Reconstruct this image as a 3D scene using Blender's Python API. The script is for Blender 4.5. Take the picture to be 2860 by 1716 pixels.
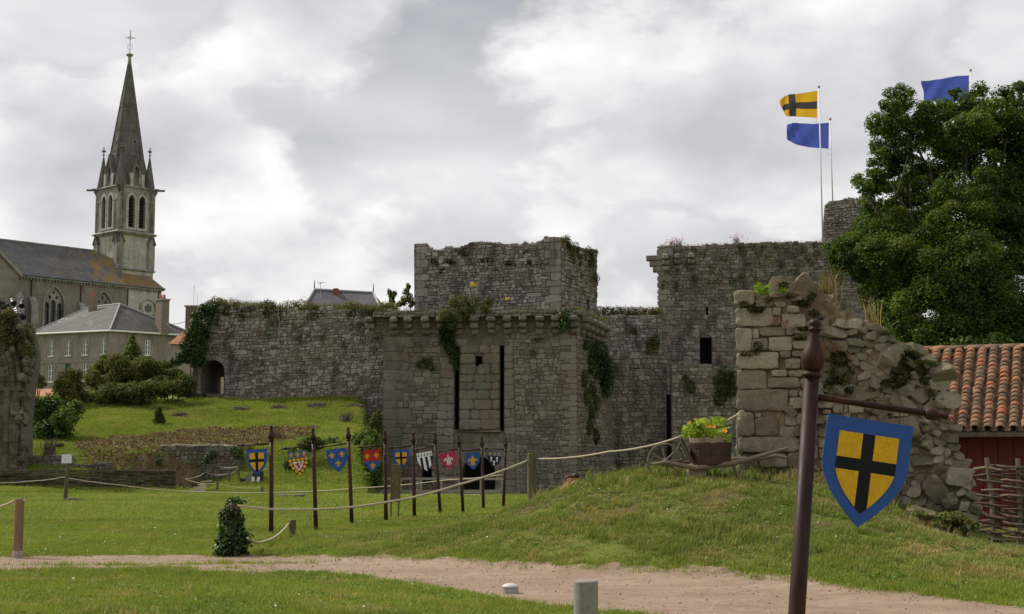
import bpy, math, random
import numpy as np
from mathutils import Vector, Matrix, noise as mnoise
from mathutils.geometry import tessellate_polygon

for _o in list(bpy.data.objects):
 bpy.data.objects.remove(_o)
SC = bpy.context.scene
COL = SC.collection

# ------------------------------------------------------------------ camera
EYE = 1.7
CX, CY, FPX = 1430.0, 858.0, 3972.2          # photograph is 2860 x 1716, 50 mm lens on a 36 mm frame
HOR = 1276.0                                 # row of the horizon
PITCH = math.atan((HOR - CY) / FPX)
cam_d = bpy.data.cameras.new('camera')
cam_d.lens = 50.0
cam_d.sensor_width = 36.0
cam_d.sensor_fit = 'HORIZONTAL'
cam_d.clip_start = 0.1
cam_d.clip_end = 6000
cam = bpy.data.objects.new('camera', cam_d)
COL.objects.link(cam)
cam.location = (0, 0, EYE)
cam.rotation_euler = (math.pi / 2 + PITCH, 0, 0)
SC.camera = cam

# ------------------------------------------------------------------ sky and sun
SUN_AZ = math.atan2(-0.80, 0.42)             # direction to the sun, measured from +Y towards +X
SUN_EL = math.radians(47)
world = bpy.data.worlds.new('World')
SC.world = world
world.use_nodes = True
world.cycles.sampling_method = 'MANUAL'
world.cycles.sample_map_resolution = 256

def build_sky():
 nt = world.node_tree
 nt.nodes.clear()
 N = nt.nodes.new
 L = nt.links.new

 def math_(op, a, b=None, c=None, clamp=False):
  n = N('ShaderNodeMath')
  n.operation = op
  n.use_clamp = clamp
  for i, v in enumerate((a, b, c)):
   if v is None:
    continue
   if isinstance(v, (int, float)):
    n.inputs[i].default_value = v
   else:
    L(v, n.inputs[i])
  return n.outputs[0]

 def vmath(op, a, b=None):
  n = N('ShaderNodeVectorMath')
  n.operation = op
  for i, v in enumerate((a, b)):
   if v is None:
    continue
   if isinstance(v, tuple):
    n.inputs[i].default_value = v
   else:
    L(v, n.inputs[i])
  return n

 def ramp(v, pts):
  n = N('ShaderNodeValToRGB')
  e = n.color_ramp.elements
  while len(e) < len(pts):
   e.new(0.5)
  for k, (p, c) in enumerate(pts):
   e[k].position = p
   e[k].color = (c, c, c, 1) if isinstance(c, (int, float)) else (*c, 1)
  L(v, n.inputs[0])
  return n.outputs[0]

 def fbm(vec, scale, detail, rough, dist=0.0):
  n = N('ShaderNodeTexNoise')
  n.noise_dimensions = '3D'
  n.inputs['Scale'].default_value = scale
  n.inputs['Detail'].default_value = detail
  n.inputs['Roughness'].default_value = rough
  n.inputs['Distortion'].default_value = dist
  L(vec, n.inputs['Vector'])
  return n.outputs['Fac']

 sky = N('ShaderNodeTexSky')
 sky.sky_type = 'NISHITA'
 sky.sun_disc = False
 sky.sun_elevation = SUN_EL
 sky.sun_rotation = SUN_AZ
 tc = N('ShaderNodeTexCoord')
 d = tc.outputs['Generated']
 st = vmath('MULTIPLY', d, (1.0, 1.0, 1.7)).outputs[0]
 # cumulus layer: a billowing field, lit on the side of the sun
 f1 = fbm(st, 4.6, 6, 0.54)
 st2 = vmath('ADD', st, (-0.028, 0.0, 0.042)).outputs[0]
 f2 = fbm(st2, 4.6, 5, 0.51)
 # a few larger cloud banks of this sky, given by direction

 def bank(px, py, s, w):
  x = (px - CX) / FPX
  z = (HOR - py) / FPX
  v = Vector((x, 1, z)).normalized()
  q = vmath('SUBTRACT', d, tuple(v))
  q = vmath('MULTIPLY', q.outputs[0], (1.0, 1.0, 1.25))
  ln = vmath('LENGTH', q.outputs[0]).outputs['Value']
  g = math_('DIVIDE', ln, s)
  g = math_('MULTIPLY', g, g)
  g = math_('MULTIPLY', g, -1.0)
  g = math_('EXPONENT', g)
  return math_('MULTIPLY', g, w)
 banks = [(110, 400, 0.058, 0.36), (490, 420, 0.052, 0.36), (640, 480, 0.030, 0.16), (2020, 380, 0.050, 0.24),
    (2110, 470, 0.035, 0.16), (2480, 330, 0.080, 0.30), (820, 780, 0.10, 0.17), (820, 40, 0.065, 0.30), (1650, 560, 0.06, 0.12), (120, 640, 0.06, 0.14)]
 tot = None
 for b in banks:
  g = bank(*b)
  tot = g if tot is None else math_('ADD', tot, g)
 fld = math_('ADD', math_('MULTIPLY_ADD', f1, 0.72, 0.112), math_('MULTIPLY', tot, 1.0))
 mask = ramp(fld, [(0.535, 0.0), (0.565, 0.55), (0.68, 1.0)])
 rim = ramp(fld, [(0.54, 0.30), (0.605, 1.0), (0.72, 0.62), (0.92, 0.25)])
 lit = math_('SUBTRACT', f1, f2)
 lit = math_('MULTIPLY_ADD', lit, 3.2, 0.42, clamp=True)
 lit = math_('ADD', math_('MULTIPLY', lit, 0.62), math_('MULTIPLY', rim, 0.42))
 cum = ramp(lit, [(0.22, (0.60, 0.60, 0.63)), (0.48, (0.77, 0.765, 0.785)), (0.70, (1.0, 0.99, 0.99)), (0.92, (1.2, 1.18, 1.17))])
 # high grey sheet behind it
 st3 = vmath('MULTIPLY', d, (1.0, 1.0, 3.4)).outputs[0]
 g1 = fbm(st3, 2.6, 5, 0.48)
 sheet = ramp(g1, [(0.36, (0.50, 0.50, 0.53)), (0.50, (0.70, 0.695, 0.715)), (0.62, (0.90, 0.89, 0.90)), (0.72, (1.10, 1.09, 1.08))])
 mx = N('ShaderNodeMix')
 mx.data_type = 'RGBA'
 L(mask, mx.inputs[0])
 L(sheet, mx.inputs[6])
 L(cum, mx.inputs[7])
 # clear sky shows through a little where the cover is thin
 thin = ramp(math_('ADD', g1, math_('MULTIPLY', mask, 0.5)), [(0.28, 0.28), (0.42, 0.06), (0.55, 0.02)])
 sky_s = N('ShaderNodeMix')
 sky_s.data_type = 'RGBA'
 L(thin, sky_s.inputs[0])
 scl = vmath('SCALE', mx.outputs[2])
 scl.inputs[3].default_value = 10.0       # cloud radiance in the units of the sky texture
 L(scl.outputs[0], sky_s.inputs[6])
 L(sky.outputs[0], sky_s.inputs[7])
 bg = N('ShaderNodeBackground')
 bg.inputs['Strength'].default_value = 0.099
 L(sky_s.outputs[2], bg.inputs['Color'])
 out = N('ShaderNodeOutputWorld')
 L(bg.outputs[0], out.inputs['Surface'])

build_sky()
sun_d = bpy.data.lights.new('sun', 'SUN')
sun_d.energy = 4.4
sun_d.angle = math.radians(1.2)
sun_d.color = (1.0, 0.93, 0.82)
sun = bpy.data.objects.new('sun', sun_d)
COL.objects.link(sun)
_sd = Vector((math.sin(SUN_AZ) * math.cos(SUN_EL), math.cos(SUN_AZ) * math.cos(SUN_EL), math.sin(SUN_EL)))
sun.rotation_euler = _sd.to_track_quat('Z', 'Y').to_euler()
sun.location = (-60, 40, 80)
SC.view_settings.view_transform = 'Standard'
SC.view_settings.look = 'None'
SC.view_settings.exposure = 0.0
SC.view_settings.gamma = 1.0
SC.view_settings.use_curve_mapping = False
SC.cycles.max_bounces = 6
SC.cycles.diffuse_bounces = 3
SC.cycles.transparent_max_bounces = 6
SC.cycles.use_denoising = True

# ------------------------------------------------------------------ projection helpers
_sp, _cp = math.sin(PITCH), math.cos(PITCH)

def ray(x, y):
 a = (x - CX) / FPX
 b = (CY - y) / FPX
 return Vector((a, _cp - _sp * b, _sp + _cp * b))

def at(x, y, Y):
 r = ray(x, y)
 return Vector((0, 0, EYE)) + r * (Y / r.y)

def gnd(x, y, z=0.0):
 r = ray(x, y)
 return Vector((0, 0, EYE)) + r * ((z - EYE) / r.z)

def on_ground(x, y, Y0=14.0, Y1=130.0):
 """first point where the ray through a pixel meets the terrain"""
 Y = Y0
 while Y < Y1:
  p = at(x, y, Y)
  if p.z <= terrain(p.x, p.y):
   return p
  Y += 0.1
 return at(x, y, Y1)

# ------------------------------------------------------------------ scene helpers
def offset_of(o):
 v = Vector((0, 0, 0))
 while o is not None:
  v = v + o.location
  o = o.parent
 return v

def tag(o, label=None, cat=None, group=None, kind=None):
 if label:
  o['label'] = label
 if cat:
  o['category'] = cat
 if group:
  o['group'] = group
 if kind:
  o['kind'] = kind
 return o

def empty(name, loc=(0, 0, 0), label=None, cat=None, group=None):
 o = bpy.data.objects.new(name, None)
 o.empty_display_size = 0.2
 COL.objects.link(o)
 o.location = loc
 return tag(o, label, cat, group)

def mesh_obj(name, v, f, mat=None, parent=None, smooth=False, tone=None, local=False, mats=None, midx=None):
 v = np.asarray(v, dtype=float).reshape(-1, 3)
 if parent is not None and not local:
  v = v - np.array(offset_of(parent))
 me = bpy.data.meshes.new(name)
 me.from_pydata(v.tolist(), [], f)
 if tone is not None:
  a = me.attributes.new('tone', 'FLOAT', 'POINT')
  a.data.foreach_set('value', np.asarray(tone, dtype=np.float32))
 for m in (mats or ([mat] if mat else [])):
  me.materials.append(m)
 if midx is not None:
  me.polygons.foreach_set('material_index', np.asarray(midx, dtype=np.int32))
 if smooth:
  me.polygons.foreach_set('use_smooth', np.ones(len(me.polygons), dtype=bool))
 me.update()
 o = bpy.data.objects.new(name, me)
 COL.objects.link(o)
 if parent is not None:
  o.parent = parent
 return o

class MB:
 """collects shapes for one mesh"""

 def __init__(self):
  self.v, self.f, self.t, self.n = [], [], [], 0

 def add(self, vf, tone=0.5):
  v, f = vf
  v = np.asarray(v, dtype=float).reshape(-1, 3)
  n = self.n
  self.v.append(v)
  self.f.extend([tuple(i + n for i in q) for q in f])
  self.t.append(np.full(len(v), tone) if np.isscalar(tone) else np.asarray(tone))
  self.n += len(v)
  return self

 def build(self, name, mat, parent=None, smooth=False, local=False):
  return mesh_obj(name, np.concatenate(self.v), self.f, mat, parent, smooth, np.concatenate(self.t), local)

BOXF = [(0, 3, 2, 1), (4, 5, 6, 7), (0, 1, 5, 4), (1, 2, 6, 5), (2, 3, 7, 6), (3, 0, 4, 7)]

def box(x0, x1, y0, y1, z0, z1):
 return ([(x0, y0, z0), (x1, y0, z0), (x1, y1, z0), (x0, y1, z0), (x0, y0, z1), (x1, y0, z1), (x1, y1, z1), (x0, y1, z1)], BOXF)

def obox(c, ax, ay, az, sx, sy, sz):
 """box about a centre with its own axes and full sizes"""
 c, ax, ay, az = Vector(c), Vector(ax), Vector(ay), Vector(az)
 v = []
 for k in (-1, 1):
  for (i, j) in ((-1, -1), (1, -1), (1, 1), (-1, 1)):
   v.append(c + ax * (i * sx / 2) + ay * (j * sy / 2) + az * (k * sz / 2))
 return (v, BOXF)

def bevbox(c, ax, ay, az, sx, sy, sz, b, rng=None, jit=0.0):
 """box with chamfered edges (24 vertices)"""
 c, ax, ay, az = Vector(c), Vector(ax), Vector(ay), Vector(az)
 h = (sx / 2, sy / 2, sz / 2)
 b = min(b, 0.45 * min(sx, sy, sz))
 V, idx = [], {}
 for s in [(i, j, k) for i in (-1, 1) for j in (-1, 1) for k in (-1, 1)]:
  for a in range(3):
   q = [s[m] * (h[m] if m == a else h[m] - b) for m in range(3)]
   if rng is not None and jit:
    q = [x + rng.uniform(-jit, jit) for x in q]
   idx[(s, a)] = len(V)
   V.append(c + ax * q[0] + ay * q[1] + az * q[2])
 F = []
 for a in range(3):
  o1, o2 = (a + 1) % 3, (a + 2) % 3
  for sg in (-1, 1):
   loop = []
   for (p, q) in ((-1, -1), (1, -1), (1, 1), (-1, 1)):
    s = [0, 0, 0]
    s[a], s[o1], s[o2] = sg, p, q
    loop.append(idx[(tuple(s), a)])
   F.append(tuple(loop if sg > 0 else loop[::-1]))
 for a in range(3):
  o1, o2 = (a + 1) % 3, (a + 2) % 3
  for (p, q) in ((-1, -1), (1, -1), (1, 1), (-1, 1)):
   sA, sB = [0, 0, 0], [0, 0, 0]
   sA[a], sB[a] = -1, 1
   for s in (sA, sB):
    s[o1], s[o2] = p, q
   l = [idx[(tuple(sA), o1)], idx[(tuple(sB), o1)], idx[(tuple(sB), o2)], idx[(tuple(sA), o2)]]
   F.append(tuple(l if p * q > 0 else l[::-1]))
 for s in [(i, j, k) for i in (-1, 1) for j in (-1, 1) for k in (-1, 1)]:
  l = [idx[(s, 0)], idx[(s, 1)], idx[(s, 2)]]
  F.append(tuple(l if s[0] * s[1] * s[2] > 0 else l[::-1]))
 return (V, F)

def tube(pts, r, seg=8, caps=True):
 pts = [Vector(p) for p in pts]
 n = len(pts)
 rs = r if hasattr(r, '__len__') else [r] * n
 V, F = [], []
 up = None
 for i, p in enumerate(pts):
  t = (pts[min(i + 1, n - 1)] - pts[max(i - 1, 0)])
  if t.length < 1e-9:
   t = Vector((0, 0, 1))
  t.normalize()
  if up is None:
   up = Vector((0, 0, 1)) if abs(t.z) < 0.9 else Vector((1, 0, 0))
  a = t.cross(up)
  a.normalize()
  b = a.cross(t)
  up = b
  for k in range(seg):
   w = 2 * math.pi * k / seg
   V.append(p + a * (rs[i] * math.cos(w)) + b * (rs[i] * math.sin(w)))
 for i in range(n - 1):
  for k in range(seg):
   k2 = (k + 1) % seg
   F.append((i * seg + k, i * seg + k2, (i + 1) * seg + k2, (i + 1) * seg + k))
 if caps:
  F.append(tuple(range(seg))[::-1])
  F.append(tuple(range((n - 1) * seg, n * seg)))
 return (V, F)

def lathe(prof, seg=16, org=(0, 0, 0), axis=None):
 """prof = [(radius, height)]; axis: Matrix that turns z into the wanted axis"""
 V, F = [], []
 for (r, z) in prof:
  for k in range(seg):
   w = 2 * math.pi * k / seg
   q = Vector((r * math.cos(w), r * math.sin(w), z))
   if axis is not None:
    q = axis @ q
   V.append(q + Vector(org))
 n = len(prof)
 for i in range(n - 1):
  for k in range(seg):
   k2 = (k + 1) % seg
   F.append((i * seg + k, i * seg + k2, (i + 1) * seg + k2, (i + 1) * seg + k))
 F.append(tuple(range(seg))[::-1])
 F.append(tuple(range((n - 1) * seg, n * seg)))
 return (V, F)

def area2(poly):
 return 0.5 * sum(poly[i][0] * poly[(i + 1) % len(poly)][1] - poly[(i + 1) % len(poly)][0] * poly[i][1] for i in range(len(poly)))

def prism(poly, P, d0, d1, holes=()):
 """2D outline (with holes) between two depths; P(u, v, d) gives the world point. d1 is the front."""
 loops = [list(poly)] + [list(h) for h in holes]
 if area2(loops[0]) < 0:
  loops[0] = loops[0][::-1]
 for i in range(1, len(loops)):
  if area2(loops[i]) > 0:
   loops[i] = loops[i][::-1]
 flat = [p for l in loops for p in l]
 tris = tessellate_polygon([[Vector((p[0], p[1], 0)) for p in l] for l in loops]) if len(loops) > 1 else None
 n = len(flat)
 V = [P(u, v, d1) for (u, v) in flat] + [P(u, v, d0) for (u, v) in flat]
 F = []
 if tris is None:
  F.append(tuple(range(n)))
  F.append(tuple(range(2 * n - 1, n - 1, -1)))
 else:
  for t in tris:
   a, b, c = t
   (x0, y0), (x1, y1), (x2, y2) = flat[a], flat[b], flat[c]
   if (x1 - x0) * (y2 - y0) - (x2 - x0) * (y1 - y0) < 0:
    a, c = c, a
   F.append((a, b, c))
   F.append((c + n, b + n, a + n))
 k = 0
 for l in loops:
  m = len(l)
  for i in range(m):
   i2 = (i + 1) % m
   F.append((k + i2, k + i, k + i + n, k + i2 + n))
  k += m
 return (V, F)

def vprism(foot, z0, z1):
 """vertical prism over a ground outline"""
 f = [(p[0], p[1]) for p in foot]
 if area2(f) < 0:
  f = f[::-1]
 n = len(f)
 V = [Vector((x, y, z0)) for (x, y) in f] + [Vector((x, y, z1)) for (x, y) in f]
 F = [tuple(range(n))[::-1], tuple(range(n, 2 * n))] + [(i, (i + 1) % n, (i + 1) % n + n, i + n) for i in range(n)]
 return (V, F)

# ------------------------------------------------------------------ materials
MATS = {}

class NT:
 def __init__(self, name):
  self.m = bpy.data.materials.new(name)
  self.m.use_nodes = True
  self.t = self.m.node_tree
  self.t.nodes.clear()
  self.out = self.t.nodes.new('ShaderNodeOutputMaterial')

 def n(self, typ, **kw):
  x = self.t.nodes.new(typ)
  for k, v in kw.items():
   setattr(x, k, v)
  return x

 def l(self, a, b):
  self.t.links.new(a, b)

 def setin(self, sock, v):
  if isinstance(v, (int, float)):
   sock.default_value = v
  elif isinstance(v, tuple):
   sock.default_value = v if len(v) != 3 or sock.type == 'VECTOR' else (*v, 1)
  else:
   self.l(v, sock)

 def math(self, op, a, b=None, c=None, clamp=False):
  x = self.n('ShaderNodeMath', operation=op, use_clamp=clamp)
  for i, v in enumerate((a, b, c)):
   if v is not None:
    self.setin(x.inputs[i], v)
  return x.outputs[0]

 def mix(self, f, a, b, blend='MIX'):
  x = self.n('ShaderNodeMix', data_type='RGBA', blend_type=blend)
  self.setin(x.inputs[0], f)
  self.setin(x.inputs[6], a)
  self.setin(x.inputs[7], b)
  return x.outputs[2]

 def pos(self):
  return self.n('ShaderNodeNewGeometry').outputs['Position']

 def scale(self, vec, s):
  x = self.n('ShaderNodeVectorMath', operation='MULTIPLY')
  self.l(vec, x.inputs[0])
  x.inputs[1].default_value = s
  return x.outputs[0]

 def noise(self, vec, scale, detail=4, rough=0.55, dist=0.0):
  x = self.n('ShaderNodeTexNoise')
  x.inputs['Scale'].default_value = scale
  x.inputs['Detail'].default_value = detail
  x.inputs['Roughness'].default_value = rough
  x.inputs['Distortion'].default_value = dist
  self.l(vec, x.inputs['Vector'])
  return x.outputs['Fac']

 def voro(self, vec, scale, feature='F1', out='Distance'):
  x = self.n('ShaderNodeTexVoronoi', feature=feature)
  x.inputs['Scale'].default_value = scale
  self.l(vec, x.inputs['Vector'])
  return x.outputs[out]

 def ramp(self, v, pts, interp='LINEAR'):
  x = self.n('ShaderNodeValToRGB')
  x.color_ramp.interpolation = interp
  e = x.color_ramp.elements
  while len(e) < len(pts):
   e.new(0.5)
  for k, (p, c) in enumerate(pts):
   e[k].position = p
   e[k].color = (c, c, c, 1) if isinstance(c, (int, float)) else (*c, 1)
  self.l(v, x.inputs[0])
  return x.outputs[0]

 def attr(self, name='tone', typ='GEOMETRY'):
  x = self.n('ShaderNodeAttribute', attribute_name=name, attribute_type=typ)
  return x.outputs['Fac']

 def bump(self, h, strength=0.5, dist=0.02):
  x = self.n('ShaderNodeBump')
  x.inputs['Strength'].default_value = strength
  x.inputs['Distance'].default_value = dist
  self.l(h, x.inputs['Height'])
  return x.outputs[0]

 def bsdf(self, col, rough=0.9, normal=None, spec=0.3, metal=0.0, **kw):
  x = self.n('ShaderNodeBsdfPrincipled')
  self.setin(x.inputs['Base Color'], col)
  self.setin(x.inputs['Roughness'], rough)
  x.inputs['Metallic'].default_value = metal
  x.inputs['Specular IOR Level'].default_value = spec
  if normal is not None:
   self.l(normal, x.inputs['Normal'])
  for k, v in kw.items():
   self.setin(x.inputs[k], v)
  self.l(x.outputs[0], self.out.inputs['Surface'])
  return x

def stone_mat(name, dark, mid, light, lichen=(0.30, 0.29, 0.20), lich=0.35, moss=0.0, speck=14.0, stain=0.5, rust=0.25):
 """granite: one tone per stone, speckle, lichen, damp stains"""
 if name in MATS:
  return MATS[name]
 t = NT(name)
 p = t.pos()
 c = t.ramp(t.attr(), [(0.0, dark), (0.45, mid), (1.0, light)])
 sp = t.noise(p, speck, 5, 0.7)
 c = t.mix(1.0, c, t.ramp(sp, [(0.3, 0.62), (0.5, 1.0), (0.72, 1.32)]), 'MULTIPLY')
 big = t.noise(p, 0.45, 4, 0.6)
 c = t.mix(t.math('MULTIPLY', t.ramp(big, [(0.5, 0.0), (0.68, 1.0)]), rust), c, (0.20, 0.115, 0.078))
 l1 = t.math('MULTIPLY', t.ramp(t.noise(p, 3.2, 6, 0.68), [(0.53, 0.0), (0.63, 1.0)]), lich)
 c = t.mix(l1, c, lichen)
 s1 = t.math('MULTIPLY', t.ramp(t.noise(t.scale(p, (1.0, 1.0, 0.35)), 0.9, 6, 0.65), [(0.50, 0.0), (0.66, 1.0)]), stain)
 c = t.mix(s1, c, (0.035, 0.031, 0.026))
 if moss:
  up = t.n('ShaderNodeSeparateXYZ')
  t.l(t.n('ShaderNodeNewGeometry').outputs['Normal'], up.inputs[0])
  m = t.math('ADD', t.math('MULTIPLY', up.outputs[2], 0.22), t.noise(p, 1.7, 5, 0.62))
  c = t.mix(t.math('MULTIPLY', t.ramp(m, [(0.58, 0.0), (0.70, 1.0)]), moss), c, (0.050, 0.052, 0.016))
 h = t.math('ADD', sp, t.noise(p, speck * 3.0, 3, 0.6))
 t.bsdf(c, 0.93, t.bump(h, 0.55, 0.02), 0.15)
 MATS[name] = t.m
 return t.m

def plain_mat(name, col, rough=0.6, var=0.25, scale=8.0, bump=0.15, metal=0.0, spec=0.4, stretch=(1, 1, 1), dirt=None, dirt_amt=0.4, coat=0.0):
 if name in MATS:
  return MATS[name]
 t = NT(name)
 p = t.scale(t.pos(), stretch)
 nz = t.noise(p, scale, 5, 0.62)
 c = t.mix(1.0, col, t.ramp(nz, [(0.3, 1.0 - var), (0.7, 1.0 + var)]), 'MULTIPLY')
 if dirt:
  c = t.mix(t.math('MULTIPLY', t.ramp(t.noise(p, scale * 0.4, 6, 0.7), [(0.48, 0.0), (0.66, 1.0)]), dirt_amt), c, dirt)
 b = t.bsdf(c, t.ramp(nz, [(0.3, max(0.05, rough - 0.1)), (0.7, min(1.0, rough + 0.1))]), t.bump(nz, bump, 0.01), spec, metal)
 if coat:
  b.inputs['Coat Weight'].default_value = coat
  b.inputs['Coat Roughness'].default_value = 0.25
 MATS[name] = t.m
 return t.m

def leaf_mat(name, dark, mid, light, trans=0.35, rough=0.65, spec=0.15, accent=None):
 """leaves: a tone per leaf, light passing through"""
 if name in MATS:
  return MATS[name]
 t = NT(name)
 pts = [(0.0, dark), (0.5, mid), (0.93, light)]
 if accent:
  pts.append((0.97, accent))
 c = t.ramp(t.attr(), pts)
 nz = t.noise(t.pos(), 1.3, 4, 0.6)
 c = t.mix(1.0, c, t.ramp(nz, [(0.3, 0.75), (0.7, 1.25)]), 'MULTIPLY')
 a = t.n('ShaderNodeBsdfPrincipled')
 t.l(c, a.inputs['Base Color'])
 a.inputs['Roughness'].default_value = rough
 a.inputs['Specular IOR Level'].default_value = spec
 b = t.n('ShaderNodeBsdfTranslucent')
 t.l(t.mix(1.0, c, (1.25, 1.35, 0.55), 'MULTIPLY'), b.inputs['Color'])
 m = t.n('ShaderNodeMixShader')
 m.inputs[0].default_value = trans
 t.l(a.outputs[0], m.inputs[1])
 t.l(b.outputs[0], m.inputs[2])
 t.l(m.outputs[0], t.out.inputs['Surface'])
 MATS[name] = t.m
 return t.m

# ------------------------------------------------------------------ masonry
class WF:
 """vertical wall plane through two ground points; u along it, v = height, d = towards the camera side"""

 def __init__(s, A, B):
  s.A = Vector((A[0], A[1], 0))
  s.U = Vector((B[0] - A[0], B[1] - A[1], 0))
  s.L = s.U.length
  s.U.normalize()
  s.N = Vector((s.U.y, -s.U.x, 0))
  if s.N.dot(-s.A) < 0:
   s.N = -s.N

 @staticmethod
 def px(xa, Ya, xb, Yb):
  a, b = at(xa, HOR, Ya), at(xb, HOR, Yb)
  return WF(a, b)

 def uv(s, x, y):
  r = ray(x, y)
  o = Vector((0, 0, EYE))
  t = (s.A - o).dot(s.N) / r.dot(s.N)
  p = o + r * t
  return ((p - s.A).dot(s.U), p.z)

 def P(s, u, v, d=0.0):
  q = s.A + s.U * u + s.N * d
  return Vector((q.x, q.y, v))

def intervals(poly, v):
 xs = []
 n = len(poly)
 for i in range(n):
  (u0, v0), (u1, v1) = poly[i], poly[(i + 1) % n]
  if (v0 <= v) != (v1 <= v):
   xs.append(u0 + (v - v0) / (v1 - v0) * (u1 - u0))
 xs.sort()
 return [(xs[i], xs[i + 1]) for i in range(0, len(xs) - 1, 2)]

def cut(iv, a, b):
 out = []
 for (p, q) in iv:
  if b <= p or a >= q:
   out.append((p, q))
   continue
  if a > p:
   out.append((p, a))
  if b < q:
   out.append((b, q))
 return out

def stone_shape(c, wf, rng, gap, proud, rough=0.12, inset=0.2, back=-0.05):
 """c = four corners (u, v) anticlockwise; returns verts, faces, area"""
 c = np.array(c, dtype=float)
 m = c.mean(0)
 w = np.linalg.norm(c[1] - c[0])
 h = np.linalg.norm(c[3] - c[0])
 s = max(0.02, min(w, h))
 pts = []
 for i in range(4):
  a, b, d = c[i], c[(i - 1) % 4], c[(i + 1) % 4]
  k1, k2 = rng.uniform(0.10, 0.34) * s, rng.uniform(0.10, 0.34) * s
  vb, vd = b - a, d - a
  lb, ld = np.linalg.norm(vb) + 1e-6, np.linalg.norm(vd) + 1e-6
  pts.append(a + vb / lb * min(k1, 0.45 * lb))
  pts.append(a + vd / ld * min(k2, 0.45 * ld))
 pts = np.array(pts)
 pts += rng.uniform(-1, 1, pts.shape) * rough * s * 0.5
 dv = m - pts
 ln = np.linalg.norm(dv, axis=1)[:, None] + 1e-6
 pts = pts + dv / ln * gap
 n = len(pts)
 inn = pts + (m - pts) * inset
 tilt = rng.uniform(-0.25, 0.25, 2) * proud / s
 d2 = proud * (1.0 + rng.uniform(-0.3, 0.3)) + (inn - m) @ tilt
 V = [wf.P(p[0], p[1], back) for p in pts] + [wf.P(p[0], p[1], proud * 0.45) for p in pts] + [wf.P(p[0], p[1], d) for p, d in zip(inn, d2)]
 F = []
 for i in range(n):
  j = (i + 1) % n
  F.append((i, j, n + j, n + i))
  F.append((n + i, n + j, 2 * n + j, 2 * n + i))
 F.append(tuple(range(2 * n, 3 * n)))
 return V, F, w * h

class Masonry:
 """the stones of one thing; the largest become parts of their own"""

 def __init__(s):
  s.items = []

 def stone(s, corners, wf, rng, gap=0.025, proud=0.05, tone=None, **kw):
  V, F, a = stone_shape(corners, wf, rng, gap, proud, **kw)
  s.items.append((V, F, a, rng.uniform(0, 1) if tone is None else tone))

 def raw(s, V, F, a, tone):
  s.items.append((V, F, a, tone))

 def quoins(s, wf, u, sg, v0, v1, rng, hs=(0.32, 0.5), wl=(0.7, 0.95), ws=(0.4, 0.55), tone=(0.45, 0.85), ufun=None, proud=0.05):
  rects, v, k = [], v0, rng.integers(0, 2)
  while v < v1 - 0.12:
   h = min(rng.uniform(*hs), v1 - v)
   w = rng.uniform(*(wl if k % 2 else ws))
   e = u if ufun is None else ufun(v + h / 2)
   a, b = (e, e + w) if sg > 0 else (e - w, e)
   s.stone([(a, v), (b, v), (b, v + h), (a, v + h)], wf, rng, 0.018, proud, rng.uniform(*tone), rough=0.05, inset=0.1)
   rects.append((a, b, v, v + h))
   v += h
   k += 1
  return rects

 def field(s, wf, poly, rng, h=(0.15, 0.30), w=(0.22, 0.6), gap=0.025, proud=(0.03, 0.08), rects=(), holes=(), tone=(0, 1), wob=0.05, split=0.18, miss=0.015, rough=0.2):
  vmin = min(p[1] for p in poly)
  vmax = max(p[1] for p in poly)
  v = vmin
  ph = rng.uniform(0, 6.28, 6)
  fr = rng.uniform(0.5, 2.6, 6)

  def wv(u, k):
   return wob * (math.sin(u * fr[0] + ph[0] + k * 1.7) + 0.6 * math.sin(u * fr[1] * 2 + ph[1] + k * 2.9))
  k = 0
  while v < vmax - 0.05:
   hh = rng.uniform(*h)
   vm = v + hh / 2
   iv = intervals(poly, vm)
   for (a, b, c, d) in rects:
    if c - 0.02 < vm < d + 0.02:
     iv = cut(iv, a, b)
   for hp in holes:
    for (a, b) in intervals(hp, vm):
     iv = cut(iv, a, b)
   for (a, b) in iv:
    if b - a < 0.08:
     continue
    u = a
    while u < b - 1e-3:
     ww = rng.uniform(*w) * (0.7 + 0.6 * rng.random())
     if b - (u + ww) < w[0] * 0.6:
      ww = b - u
     u2 = u + ww
     if rng.random() > miss:
      A = [(u, v + wv(u, k)), (u2, v + wv(u2, k)), (u2, v + hh + wv(u2, k + 1)), (u, v + hh + wv(u, k + 1))]
      if u == a:
       A[0], A[3] = (u, v), (u, v + hh)
      tn = tone[0] + (tone[1] - tone[0]) * rng.random()
      if rng.random() < split and hh > 0.2:
       f = rng.uniform(0.38, 0.62)
       M0 = (u, A[0][1] + (A[3][1] - A[0][1]) * f)
       M1 = (u2, A[1][1] + (A[2][1] - A[1][1]) * f)
       s.stone([A[0], A[1], M1, M0], wf, rng, gap, rng.uniform(*proud), tn, rough=rough)
       s.stone([M0, M1, A[2], A[3]], wf, rng, gap, rng.uniform(*proud), tone[0] + (tone[1] - tone[0]) * rng.random(), rough=rough)
      else:
       s.stone(A, wf, rng, gap, rng.uniform(*proud), tn, rough=rough)
     u = u2
   v += hh
   k += 1

 def done(s, parent, mat, most=290, name='stone', rest='stone_facing', smooth=False):
  it = sorted(s.items, key=lambda q: -q[2])
  for (V, F, a, t) in it[:most]:
   mesh_obj(name, V, F, mat, parent, smooth, np.full(len(V), t))
  mb = MB()
  for (V, F, a, t) in it[most:]:
   mb.add((V, F), t)
  if mb.n:
   o = mb.build(rest, mat, parent, smooth)
   o['kind'] = 'stuff'

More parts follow.
